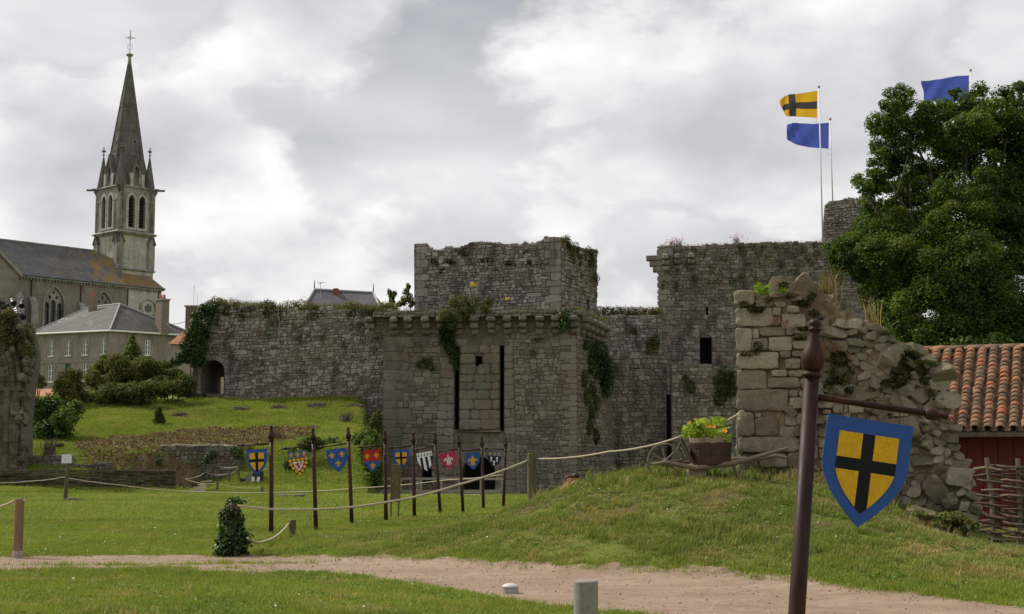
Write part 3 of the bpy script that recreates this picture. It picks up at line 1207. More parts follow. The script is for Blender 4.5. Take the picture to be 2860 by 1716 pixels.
WALLWEED = leaf_mat('wall_weed_leaves', (0.045, 0.055, 0.018), (0.120, 0.115, 0.042), (0.220, 0.185, 0.085), trans=0.3, accent=(0.28, 0.20, 0.10))
STRAW = leaf_mat('dry_straw', (0.14, 0.095, 0.042), (0.28, 0.205, 0.100), (0.46, 0.37, 0.21), trans=0.25, rough=0.8, spec=0.1)

def zpt(ox, oy, s):
 return lambda x, y: (ox + x * s, oy + y * s)

def uvs(wf, pts):
 return [wf.uv(*p) for p in pts]

def rag(poly_top, rng, amp):
 """break a top line into uneven stones"""
 out = []
 for i in range(len(poly_top) - 1):
  (u0, v0), (u1, v1) = poly_top[i], poly_top[i + 1]
  n = max(1, int(abs(u1 - u0) / 0.5))
  for k in range(n):
   t = k / n
   out.append((u0 + (u1 - u0) * t, v0 + (v1 - v0) * t + (rng.uniform(-amp, amp) if k else 0)))
 out.append(poly_top[-1])
 return out

def corbel_stack(ms, wf, u, v_top, rng, w=0.5, hs=(0.36, 0.40, 0.36), ds=(0.80, 0.55, 0.30), parent=None, mat=None):
 v = v_top
 for h, d in zip(hs, ds):
  ww = w * rng.uniform(0.88, 1.1)
  c = wf.P(u + rng.uniform(-0.03, 0.03), v - h / 2, d / 2 - 0.1)
  V, F = bevbox(c, wf.U, wf.N, (0, 0, 1), ww, d + 0.2, h * 0.93, 0.09, rng, 0.025)
  mesh_obj('corbel', V, F, mat, parent, False, np.full(len(V), rng.uniform(0.2, 0.75)))
  v -= h

def wall_grass(name, pts_world, n, h, rng, parent, mat=None, w=0.012, kind='stuff', spread=0.5):
 """grass and weeds growing on a wall top, along a world polyline"""
 pts = np.array([list(p) for p in pts_world])
 seg = rng.integers(0, len(pts) - 1, n)
 t = rng.random(n)[:, None]
 c = pts[seg] * (1 - t) + pts[seg + 1] * t
 c[:, 1] += rng.uniform(0, spread, n)
 V, F, T = blades(c, h, w, rng, 0.8)
 return tri_mesh(name, V, F, T, mat or WALLWEED, parent, kind)

# ---- curtain wall on the left, with the arched postern
def curtain_wall():
 rng = np.random.default_rng(21)
 wf = WF.px(536, 96.5, 1100, 93.5)
 Z = zpt(500, 760, 0.3638)
 top = uvs(wf, [Z(*p) for p in [(1640, 290), (1500, 300), (1300, 285), (1000, 290), (700, 285), (500, 270), (300, 260), (222, 285)]])
 left = uvs(wf, [Z(*p) for p in [(205, 520), (170, 650), (110, 720), (88, 860)]])
 zb = 3.6
 base = [(left[-1][0] - 0.05, zb), (top[0][0], zb)]
 # door opening
 du0, dv0 = wf.uv(*Z(166, 935))
 du1, dv1 = wf.uv(*Z(350, 800))
 _, dvt = wf.uv(*Z(258, 678))
 uc, rad = (du0 + du1) / 2, (du1 - du0) / 2
 vs = dvt - rad
 arch = [(du1, zb)] + [(du1, vs)] + [(uc + rad * math.cos(a), vs + rad * math.sin(a)) for a in np.linspace(0, math.pi, 13)[1:-1]] + [(du0, vs), (du0, zb)]
 door_sill = dv0
 outline = [base[0]] + [(du0, zb)] + arch[::-1][1:] + [base[1]] + rag(top, rng, 0.16) + left
 # arch[::-1] runs from du0 up and over to du1
 root = empty('curtain_wall', wf.P(wf.L / 2, zb, -1), 'long rubble curtain wall with an arched postern above the green bank', 'castle wall')
 V, F = prism(outline, wf.P, -2.6, 0.0)
 mesh_obj('wall_core', V, F, M_MORTAR, root)
 # floor of the passage and its side light: the passage is open at the back on the right
 V, F = prism([(du0 + 0.01, zb), (du1 - 0.01, zb), (du1 - 0.01, door_sill), (du0 + 0.01, door_sill)], wf.P, -3.2, -0.02)
 mesh_obj('passage_floor', V, F, M_MORTAR, root)
 # back wall with a doorway in its right half
 ow = du1 - du0
 b0_, b1_ = du0 + 0.0, du0 + 0.50
 bp = [(du0 - 0.1, door_sill - 0.1), (b0_, door_sill - 0.1), (b0_, door_sill + 1.3), (b1_, door_sill + 1.3), (b1_, door_sill - 0.1), (du1 + 0.1, door_sill - 0.1), (du1 + 0.1, dvt + 0.2), (du0 - 0.1, dvt + 0.2)]
 V, F = prism(bp, wf.P, -3.3, -2.65)
 mesh_obj('passage_back', V, F, M_MORTAR, root)
 ms = Masonry()
 holes = [[(du0 - 0.02, zb - 1), (du1 + 0.02, zb - 1), (du1 + 0.02, vs)] + [(uc + (rad + 0.30) * math.cos(a), vs + (rad + 0.30) * math.sin(a)) for a in np.linspace(0, math.pi, 13)] + [(du0 - 0.02, vs)]]
 put = [Z(*p) for p in [(405, 730), (1060, 690), (690, 632), (1065, 512), (715, 388), (1405, 690)]]
 for (x, y) in put:
  u, v = wf.uv(x, y)
  w_ = 0.16 if (x, y) != put[1] else 0.3
  holes.append([(u - w_, v - 0.13), (u + w_, v - 0.13), (u + w_, v + 0.13), (u - w_, v + 0.13)])
 # voussoirs
 nv = 13
 for k in range(nv):
  a0, a1 = math.pi * k / nv, math.pi * (k + 1) / nv
  q = [(uc + r * math.cos(a), vs + r * math.sin(a)) for (r, a) in ((rad, a0), (rad + 0.34, a0), (rad + 0.34, a1), (rad, a1))]
  ms.stone(q, wf, rng, 0.014, 0.06, rng.uniform(0.45, 0.8), rough=0.04, inset=0.1)
 r1 = ms.quoins(wf, du1, 1, door_sill - 0.1, vs, rng, (0.28, 0.42), (0.6, 0.9), (0.35, 0.5))
 r2 = ms.quoins(wf, du0, -1, door_sill - 0.1, vs, rng, (0.28, 0.42), (0.5, 0.75), (0.3, 0.45))
 ms.field(wf, outline, rng, (0.14, 0.26), (0.18, 0.50), 0.018, (0.02, 0.08), r1 + r2, holes, tone=(0.1, 1.0), rough=0.26)
 ms.done(root, M_STONE)
 # dark depth behind the put-log holes
 # growth along the top
 tw = [wf.P(u, v, -0.2) for (u, v) in top[::-1]]
 wall_grass('wall_top_grass', tw, 5200, 0.62, rng, root, spread=2.0)
 tops = []
 for k in range(46):
  i = rng.integers(0, len(tw) - 1)
  p = tw[i].lerp(tw[i + 1], rng.random())
  s = rng.uniform(0.22, 0.55)
  tops.append(((p.x, p.y + rng.uniform(0, 1.6), p.z + s * 0.5), (s * 1.3, s, s * rng.uniform(0.7, 1.3))))
 foliage('top_shrubs', tops, 0.5, 0.13, WALLWEED, rng, root, kind='stuff', tone=(0.15, 0.95))
 hang = []
 for k in range(70):
  i = rng.integers(0, len(tw) - 1)
  p = tw[i].lerp(tw[i + 1], rng.random())
  dz = rng.exponential(0.55)
  hang.append(((p.x, p.y - 0.25, p.z - dz), (rng.uniform(0.2, 0.45), 0.10, rng.uniform(0.2, 0.5))))
 foliage('hanging_ivy', hang, 0.45, 0.12, SCRUB, rng, root, kind='stuff', tone=(0.0, 0.6))
 patches = []
 for (x, y, s) in [(640, 740, 0.5), (655, 690, 0.35), (630, 620, 0.25), (945, 790, 0.35), (950, 700, 0.35), (940, 740, 0.3), (370, 530, 0.4), (900, 400, 0.5), (1110, 520, 0.35), (1420, 525, 0.3), (680, 470, 0.35)]:
  u, v = wf.uv(*Z(x, y))
  patches.append((tuple(wf.P(u, v, 0.07)), (s * 0.62, 0.07, s)))
 foliage('wall_weeds', patches, 0.45, 0.10, SCRUB, rng, root, kind='stuff', tone=(0.35, 1.0))
 # bare trailing stem
 s0 = [wf.P(*wf.uv(*Z(x, y)), 0.16) for (x, y) in [(772, 290), (768, 340), (780, 380), (774, 440), (776, 500), (770, 540)]]
 mesh_obj('bare_stem', *tube(s0, 0.03, 5), plain_mat('pale_stem', (0.30, 0.26, 0.20), 0.9), root)
 return wf, top

CW, CWTOP = curtain_wall()

# ---- gate tower
def gate_tower():
 rng = np.random.default_rng(31)
 Z6 = zpt(1020, 640, 0.291)
 Z7 = zpt(1020, 940, 0.3369)
 fr = WF.px(1067, 90.8, 1613, 89.6)
 sd = WF.px(1613, 89.6, 1702, 95.5)
 zb = -2.6
 root = empty('gate_tower', fr.P(fr.L / 2, -2.2, -3), 'square gate tower with drawbridge slots, dark arched gate and a row of corbels', 'gate tower')
 v_cb = fr.uv(1300, 940)[1]       # underside of the corbels
 v_ct = fr.uv(1300, 887)[1]       # top of the corbels
 v_top = fr.uv(1300, 866)[1]
 L = fr.L
 # openings in the front
 s1 = uvs(fr, [Z7(737, 772), Z7(778, 772), Z7(778, 250), Z7(737, 250)])
 s1 = [s1[0], s1[1], (s1[1][0], fr.uv(1282, 968)[1]), (s1[0][0], fr.uv(1268, 968)[1])]
 s2 = uvs(fr, [Z7(1115, 786), Z7(1150, 786), Z7(1152, 75), Z7(1115, 75)])
 win = uvs(fr, [Z7(913, 262), Z7(972, 262), Z7(972, 163), Z7(913, 163)])
 gx0, gx1 = fr.uv(1289, 1350)[0], fr.uv(1383, 1350)[0]
 gt = fr.uv(1336, 1276)[1]
 gc, gr = (gx0 + gx1) / 2, (gx1 - gx0) / 2
 gs = gt - gr
 gate = [(gx0, zb - 0.1), (gx1, zb - 0.1), (gx1, gs)] + [(gc + gr * math.cos(a), gs + gr * math.sin(a)) for a in np.linspace(0, math.pi, 13)[1:-1]] + [(gx0, gs)]
 px0, px1 = fr.uv(1177, 1340)[0], fr.uv(1206, 1340)[0]
 pb, ps, pt = fr.uv(1190, 1352)[1], fr.uv(1190, 1318)[1], fr.uv(1190, 1286)[1]
 pc = (px0 + px1) / 2
 post = [(px0, pb), (px1, pb), (px1, ps), (pc + (px1 - pc) * 0.6, ps + (pt - ps) * 0.65), (pc, pt), (pc - (px1 - pc) * 0.6, ps + (pt - ps) * 0.65), (px0, ps)]
 outer = [(0, zb), (gx0, zb)] + gate[::-1][0:0]
 body = [(0, zb), (gx0, zb), (gx0, gs)] + [(gc - gr * math.cos(a), gs + gr * math.sin(a)) for a in np.linspace(0, math.pi, 13)[1:-1]] + [(gx1, gs), (gx1, zb), (L, zb), (L, v_top), (0, v_top)]
 holes = [s1, s2, win, post]
 V, F = prism(body, fr.P, -1.6, 0.0, holes)
 mesh_obj('front_wall', V, F, M_GMORT, root)
 # the mass behind, one storey back
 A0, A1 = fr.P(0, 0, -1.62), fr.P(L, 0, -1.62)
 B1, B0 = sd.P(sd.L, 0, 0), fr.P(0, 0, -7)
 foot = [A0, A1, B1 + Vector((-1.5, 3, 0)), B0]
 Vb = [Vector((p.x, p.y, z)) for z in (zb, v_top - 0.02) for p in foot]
 mesh_obj('tower_mass', Vb, BOXF, plain_mat('inside_shade', (0.012, 0.011, 0.010), 0.95, 0.2), root)  # near-black fill: the shade seen in openings is put into its colour
 # right-hand face, leaning outwards at the foot
 def sideP(u, v, d=0.0):
  k = max(0.0, min(1.0, (6.0 - v) / 8.0))
  q = sd.P(u, v, d)
  return q + Vector((0.55 * k * (u / sd.L), 0, 0))
 sw = WF((0, 1), (1, 1))
 sw.A, sw.U, sw.L, sw.N = sd.A, sd.U, sd.L, sd.N
 sw.P = sideP
 spoly = [(0, zb), (sd.L, zb), (sd.L, v_top - 0.35), (0, v_top)]
 V, F = prism(spoly, sideP, -0.8, -0.004)
 mesh_obj('side_wall', V, F, M_GMORT, root)
 ms = Masonry()
 qa = ms.quoins(fr, 0.0, 1, zb, v_cb, rng, (0.40, 0.72), (1.2, 2.0), (0.8, 1.2), (0.25, 0.6), proud=0.03)
 qb = ms.quoins(fr, L, -1, zb, v_cb, rng, (0.30, 0.46), (0.7, 1.1), (0.4, 0.6), (0.45, 0.85), proud=0.03)
 # framing of the drawbridge recess in dressed stone
 x_l, x_r = fr.uv(1256, 1200)[0], fr.uv(1439, 1200)[0]
 v_lp = fr.uv(1338, 1202)[1]
 zone_in = [(s1[1][0] + 0.01, v_lp), (s2[0][0] - 0.01, v_lp), (s2[0][0] - 0.01, s2[2][1]), (s1[1][0] + 0.01, s2[2][1])]
 ms.field(fr, zone_in, rng, (0.44, 0.72), (0.6, 1.25), 0.004, (0.10, 0.12), (), [win], tone=(0.3, 0.6), wob=0.0, split=0.0, miss=0, rough=0.03)
 # pilasters left and right of the recess
 pz = [(s1[0][0] - 1.15, zb), (s1[0][0] - 0.02, zb), (s1[0][0] - 0.02, s2[2][1] - 1.2), (s1[0][0] - 0.85, s2[2][1] - 1.2), (s1[0][0] - 1.15, v_lp + 0.3)]
 ms.field(fr, pz, rng, (0.42, 0.62), (0.5, 0.95), 0.006, (0.06, 0.08), (), [gate, post], tone=(0.4, 0.8), wob=0.0, split=0.0, miss=0, rough=0.04)
 pr = [(s2[1][0] + 0.02, zb), (x_r, zb), (x_r, v_lp + 0.3), (x_r - 0.15, s2[2][1]), (s2[1][0] + 0.02, s2[2][1])]
 ms.field(fr, pr, rng, (0.40, 0.62), (0.4, 0.8), 0.006, (0.06, 0.08), (), [gate], tone=(0.4, 0.8), wob=0.0, split=0.0, miss=0, rough=0.04)
 # inner field round the gate, set back by the recess
 lo = [(s1[0][0] - 0.02, zb), (s2[1][0] + 0.02, zb), (s2[1][0] + 0.02, v_lp - 0.06), (s1[0][0] - 0.02, v_lp - 0.06)]
 ring = [(gx0 - 0.0, zb - 1), (gx1 + 0.0, zb - 1), (gx1 + 0.0, gs)] + [(gc + (gr + 0.36) * math.cos(a), gs + (gr + 0.36) * math.sin(a)) for a in np.linspace(0, math.pi, 11)] + [(gx0, gs)]
 ms.field(fr, lo, rng, (0.42, 0.6), (0.6, 1.1), 0.006, (0.02, 0.04), (), [ring, post], tone=(0.3, 0.7), wob=0.0, split=0.0, miss=0, rough=0.04)
 for k in range(11):
  a0, a1 = math.pi * k / 11, math.pi * (k + 1) / 11
  q = [(gc + r * math.cos(a), gs + r * math.sin(a)) for (r, a) in ((gr, a0), (gr + 0.36, a0), (gr + 0.36, a1), (gr, a1))]
  ms.stone(q, fr, rng, 0.012, 0.05, rng.uniform(0.35, 0.7), rough=0.03, inset=0.08)
 # lip under the panel
 ms.stone([(s1[1][0] - 0.1, v_lp - 0.12), (s2[0][0] + 0.1, v_lp - 0.12), (s2[0][0] + 0.1, v_lp), (s1[1][0] - 0.1, v_lp)], fr, rng, 0.0, 0.16, 0.6, rough=0.02, inset=0.03)
 # rubble of the rest of the front
 flL = [(0, zb), (s1[0][0] - 0.02, zb), (s1[0][0] - 0.02, s1[2][1] + 0.02), (s1[0][0] - 0.02, v_cb), (0, v_cb)]
 ms.field(fr, flL, rng, (0.20, 0.44), (0.28, 0.80), 0.014, (0.03, 0.08), qa, [post, pz], tone=(0.1, 0.85), wob=0.03, rough=0.18)
 top = [(s1[0][0] - 0.02, s2[2][1]), (s2[1][0] + 0.02, s2[2][1]), (s2[1][0] + 0.02, v_cb), (s1[0][0] - 0.02, v_cb)]
 ms.field(fr, top, rng, (0.34, 0.5), (0.6, 1.2), 0.014, (0.04, 0.07), (), (), tone=(0.3, 0.75), wob=0.0, split=0, rough=0.06)
 flR = [(s2[1][0] + 0.02, zb), (L, zb), (L, v_cb), (s2[1][0] + 0.02, v_cb)]
 ms.field(fr, flR, rng, (0.16, 0.34), (0.24, 0.62), 0.014, (0.03, 0.08), qb, [pr, gate], tone=(0.15, 0.95), wob=0.04, rough=0.2)
 # stones behind and above the corbels
 ms.field(fr, [(-0.5, v_cb), (L, v_cb), (L, v_ct), (-0.5, v_ct)], rng, (0.22, 0.36), (0.3, 0.6), 0.025, (0.02, 0.06), (), (), tone=(0.0, 0.5))
 ms.field(fr, [(-0.6, v_ct + 0.0), (L + 0.4, v_ct), (L + 0.4, v_top - 0.1), (-0.6, v_top - 0.1)], rng, (0.18, 0.28), (0.3, 0.7), 0.02, (0.35, 0.62), (), (), tone=(0.1, 0.8), back=-0.4) if False else None
 up = WF((0, 1), (1, 1))
 up.A, up.U, up.L, up.N = fr.A + fr.N * 0.42, fr.U, fr.L, fr.N
 ms.field(up, [(-0.6, v_ct), (L + 0.35, v_ct), (L + 0.35, v_top - 0.08), (-0.6, v_top - 0.02)], rng, (0.17, 0.26), (0.3, 0.7), 0.02, (0.03, 0.12), (), (), tone=(0.15, 0.9))
 V, F = prism([(-0.6, v_ct + 0.01), (L + 0.35, v_ct + 0.01), (L + 0.35, v_top - 0.12), (-0.6, v_top - 0.12)], fr.P, -2.0, 0.38)
 mesh_obj('parapet_core', V, F, M_GMORT, root)
 # side face
 ms.field(sw, spoly, rng, (0.20, 0.38), (0.3, 0.7), 0.022, (0.03, 0.09), (), (), tone=(0.0, 0.75), wob=0.04)
 ms.done(root, M_GATE)
 # corbels
 xs = [55, 285, 425, 590, 735, 900, 1055, 1215, 1370, 1520, 1680, 1830, 2010]
 for x in xs:
  u, v = fr.uv(*Z6(x, 850))
  corbel_stack(ms, fr, u, v_ct + 0.02, rng, 0.52, parent=root, mat=M_GATE)
 for k in range(5):
  corbel_stack(ms, sw, 0.8 + k * 0.95, v_ct - 0.06 * k, rng, 0.5, parent=root, mat=M_GATE)
 # growth on the top and down the front
 tl = [up.P(-0.6, v_top - 0.1, -0.1), up.P(L, v_top - 0.1, -0.1), sw.P(sd.L, v_top - 0.4, 0)]
 wall_grass('wall_top_grass', tl, 2600, 0.42, rng, root, spread=1.6)

 def bl(lst, wf=fr):
  out = []
  for (x, y, rx, rz, d) in lst:
   u, v = wf.uv(*Z6(x, y))
   out.append((tuple(wf.P(u, v, d)), (rx * 0.291 / 43.6, 0.28, rz * 0.291 / 43.6)))
  return out
 foliage('ivy_drape', bl([(790, 990, 70, 90, 0.5), (800, 1080, 75, 80, 0.3), (830, 1150, 70, 90, 0.25), (860, 1230, 48, 80, 0.2), (870, 1310, 28, 70, 0.15), (760, 1040, 40, 70, 0.35), (735, 960, 22, 60, 0.4)]), 1.0, 0.15, IVY, rng, root, kind='stuff', tone=(0.0, 0.75))
 foliage('ivy_crown', bl([(790, 840, 75, 60, 0.9), (850, 900, 60, 60, 0.9), (900, 850, 70, 60, 0.9), (970, 780, 80, 90, 0.8), (940, 700, 70, 60, 0.7), (1050, 730, 60, 80, 0.7), (1160, 760, 50, 60, 0.6), (860, 720, 50, 50, 0.7), (1200, 700, 30, 50, 0.6), (850, 940, 50, 40, 0.9)]), 1.0, 0.14, SCRUB, rng, root, kind='stuff', tone=(0.1, 0.95))
 foliage('ivy_tuft', bl([(1925, 830, 45, 60, 0.9), (1930, 900, 40, 60, 0.85), (1910, 960, 35, 50, 0.7)]), 1.0, 0.15, IVY, rng, root, kind='stuff', tone=(0.3, 1.0))
 foliage('wall_weeds', bl([(560, 1300, 70, 45, 0.15), (600, 1270, 50, 40, 0.2), (640, 1330, 40, 30, 0.15), (560, 1250, 25, 25, 0.2), (1610, 1190, 25, 30, 0.1), (1660, 1060, 55, 16, 0.1)]), 1.0, 0.13, SCRUB, rng, root, kind='stuff', tone=(0.3, 1.0))
 side = []
 for (u, v, ru, rv) in [(3.6, 8.5, 0.9, 0.8), (4.2, 7.7, 1.0, 0.9), (4.6, 6.9, 0.9, 0.9), (3.2, 7.6, 0.7, 0.9), (5.0, 6.3, 0.7, 0.7), (2.4, 8.6, 0.6, 0.6), (2.0, 7.6, 0.5, 0.8), (5.2, 7.4, 0.7, 0.9), (1.2, 8.8, 0.5, 0.4)]:
  side.append((tuple(sw.P(u, v, 0.35)), (ru * 0.6, ru * 0.6, rv)))
 foliage('side_ivy', side, 1.0, 0.15, IVY, rng, root, kind='stuff', tone=(0.0, 0.8))
 foliage('side_moss', [(tuple(sw.P(u, v, 0.1)), (0.35, 0.35, 0.6)) for (u, v) in [(1.5, 5.5), (2.2, 4.6), (1.0, 6.6), (2.5, 6.0), (1.8, 3.6), (3.2, 5.2), (2.9, 3.0)]], 1.0, 0.10, SCRUB, rng, root, kind='stuff', tone=(0.0, 0.5))
 # yellow ragwort flowers standing on the top
 yel = plain_mat('ragwort_yellow', (0.75, 0.50, 0.02), 0.7, 0.1)
 for (x, y, s) in ((1045, 545, 0.42), (1370, 680, 0.22)):
  u, v = fr.uv(*Z6(x, y))
  p = fr.P(u, v, 0.4)
  q = fr.P(u - 0.1, v_top, 0.4)
  mb = MB()
  r2 = np.random.default_rng(5)
  for k in range(26):
   c = Vector(p) + Vector(r2.normal(size=3) * s * 0.28)
   c.z = p.z + r2.normal() * s * 0.16
   mb.add(lathe([(0.01, -0.03), (0.055, 0.0), (0.05, 0.02), (0.01, 0.03)], 6, c), r2.random())
  mb.build('yellow_flower', yel, root)
  mesh_obj('flower_stem', *tube([q, (q + p) / 2 + Vector((0.05, 0, 0.05)), p], 0.018, 5), plain_mat('green_stem', (0.07, 0.10, 0.03), 0.8), root)
 return fr, sd, v_top

GF, GS, GTOP = gate_tower()

# ---- the square stump of the keep on top
def keep():
 rng = np.random.default_rng(41)
 Z6 = zpt(1020, 640, 0.291)
 fr = WF.px(1156, 101.5, 1569, 99.5)
 sd = WF.px(1569, 99.5, 1668, 105.5)
 root = empty('keep_stump', fr.P(fr.L / 2, 8.5, -3), 'ruined square tower stump with broken top rising behind the gate tower', 'tower')
 tp = [(470, 142), (575, 140), (610, 172), (640, 198), (745, 200), (770, 172), (850, 180), (905, 178), (960, 155), (1040, 128), (1110, 120), (1200, 130), (1350, 148), (1450, 138), (1480, 155), (1530, 126), (1600, 150), (1650, 125), (1700, 108), (1722, 80), (1884, 80)]
 zb = 7.0
 top = uvs(fr, [Z6(*p) for p in tp])
 poly = [(0, zb), (fr.L, zb)] + rag(top, rng, 0.07)[::-1]
 V, F = prism(poly, fr.P, -1.3, 0)
 mesh_obj('front_core', V, F, M_MORTAR, root)
 tp2 = [(1884, 80), (1940, 108), (1980, 172), (2050, 180), (2110, 188), (2170, 200), (2222, 208)]
 top2 = uvs(sd, [Z6(*p) for p in tp2])
 top2[0] = (0, top[-1][1])
 poly2 = [(0, zb), (sd.L, zb)] + rag(top2, rng, 0.07)[::-1]
 sl = [(sd.L * 0.70, 9.2), (sd.L * 0.79, 9.2), (sd.L * 0.79, 13.2), (sd.L * 0.70, 13.2)]
 V, F = prism(poly2, sd.P, -1.1, -0.004, [sl])
 mesh_obj('side_core', V, F, M_MORTAR, root)
 # rear walls so that it is a hollow shell
 c1 = sd.P(sd.L, 0, -1.1)
 b1 = fr.P(0.05, 0, -6.5)
 mesh_obj('rear_wall', *vprism([fr.P(0.05, 0, -1.32), fr.P(0.75, 0, -1.32), fr.P(0.75, 0, -6.5), b1], zb, 14.4), M_MORTAR, root)
 mesh_obj('rear_wall', *vprism([b1, c1, c1 + Vector((0, 0.7, 0)), b1 + Vector((0, 0.7, 0))], zb, 14.4), M_MORTAR, root)
 ms = Masonry()
 qa = ms.quoins(fr, 0.0, 1, zb, top[0][1], rng, (0.42, 0.62), (0.85, 1.05), (0.6, 0.8), (0.5, 0.9))
 qb = ms.quoins(fr, fr.L, -1, zb, top[-1][1], rng, (0.42, 0.62), (1.0, 1.25), (0.75, 0.95), (0.5, 0.95))
 ms.field(fr, poly, rng, (0.16, 0.30), (0.22, 0.56), 0.022, (0.04, 0.11), qa + qb, (), tone=(0.15, 1.0), rough=0.26)
 ms.field(sd, poly2, rng, (0.20, 0.34), (0.25, 0.6), 0.024, (0.04, 0.11), (), [sl], tone=(0.05, 0.85), rough=0.26)
 # loose stones along the broken top
 for (wf, tt) in ((fr, top), (sd, top2)):
  for i in range(len(tt) - 1):
   (u0, v0), (u1, v1) = tt[i], tt[i + 1]
   n = max(1, int(abs(u1 - u0) / 0.42))
   for k in range(n):
    t = (k + rng.random()) / n
    s = rng.uniform(0.2, 0.42)
    c = wf.P(u0 + (u1 - u0) * t, v0 + (v1 - v0) * t - 0.05 + rng.uniform(-0.06, 0.05), -rng.uniform(0.0, 0.6))
    ax = Vector((rng.normal(), rng.normal() * 0.4, rng.normal() * 0.3)).normalized()
    ay = ax.cross(Vector((0, 0, 1))).normalized()
    V, F = bevbox(c, ax, ay, ax.cross(ay), s * rng.uniform(0.9, 1.5), s, s * rng.uniform(0.6, 0.9), 0.09, rng, 0.03)
    ms.raw(V, F, s * s, rng.uniform(0.3, 1.0))
 ms.done(root, M_STONE)
 tl = [fr.P(u, v, -0.4) for (u, v) in top]
 wall_grass('wall_top_grass', tl, 900, 0.22, rng, root)
 moss = []
 for k in range(30):
  u = sd.L * rng.uniform(0.0, 1.0)
  v = np.interp(u, [p[0] for p in top2], [p[1] for p in top2]) - rng.exponential(0.6)
  moss.append((tuple(sd.P(u, v, 0.08)), (0.25, 0.25, rng.uniform(0.2, 0.5))))
 foliage('hanging_moss', moss, 0.6, 0.10, WALLWEED, rng, root, kind='stuff', tone=(0.0, 0.6))
 wm = []
 for (x, y) in [(660, 310), (700, 330), (930, 225), (960, 240), (1140, 300), (1180, 290), (1380, 330), (1410, 340), (1550, 235), (1590, 320), (740, 400), (800, 310), (840, 320)]:
  u, v = fr.uv(*Z6(x, y))
  wm.append((tuple(fr.P(u, v, 0.06)), (0.28, 0.07, 0.22)))
 foliage('wall_moss', wm, 1.0, 0.08, leaf_mat('dark_moss', (0.012, 0.010, 0.006), (0.030, 0.024, 0.012), (0.06, 0.05, 0.02), 0.1), rng, root, kind='stuff')
 return fr

keep()

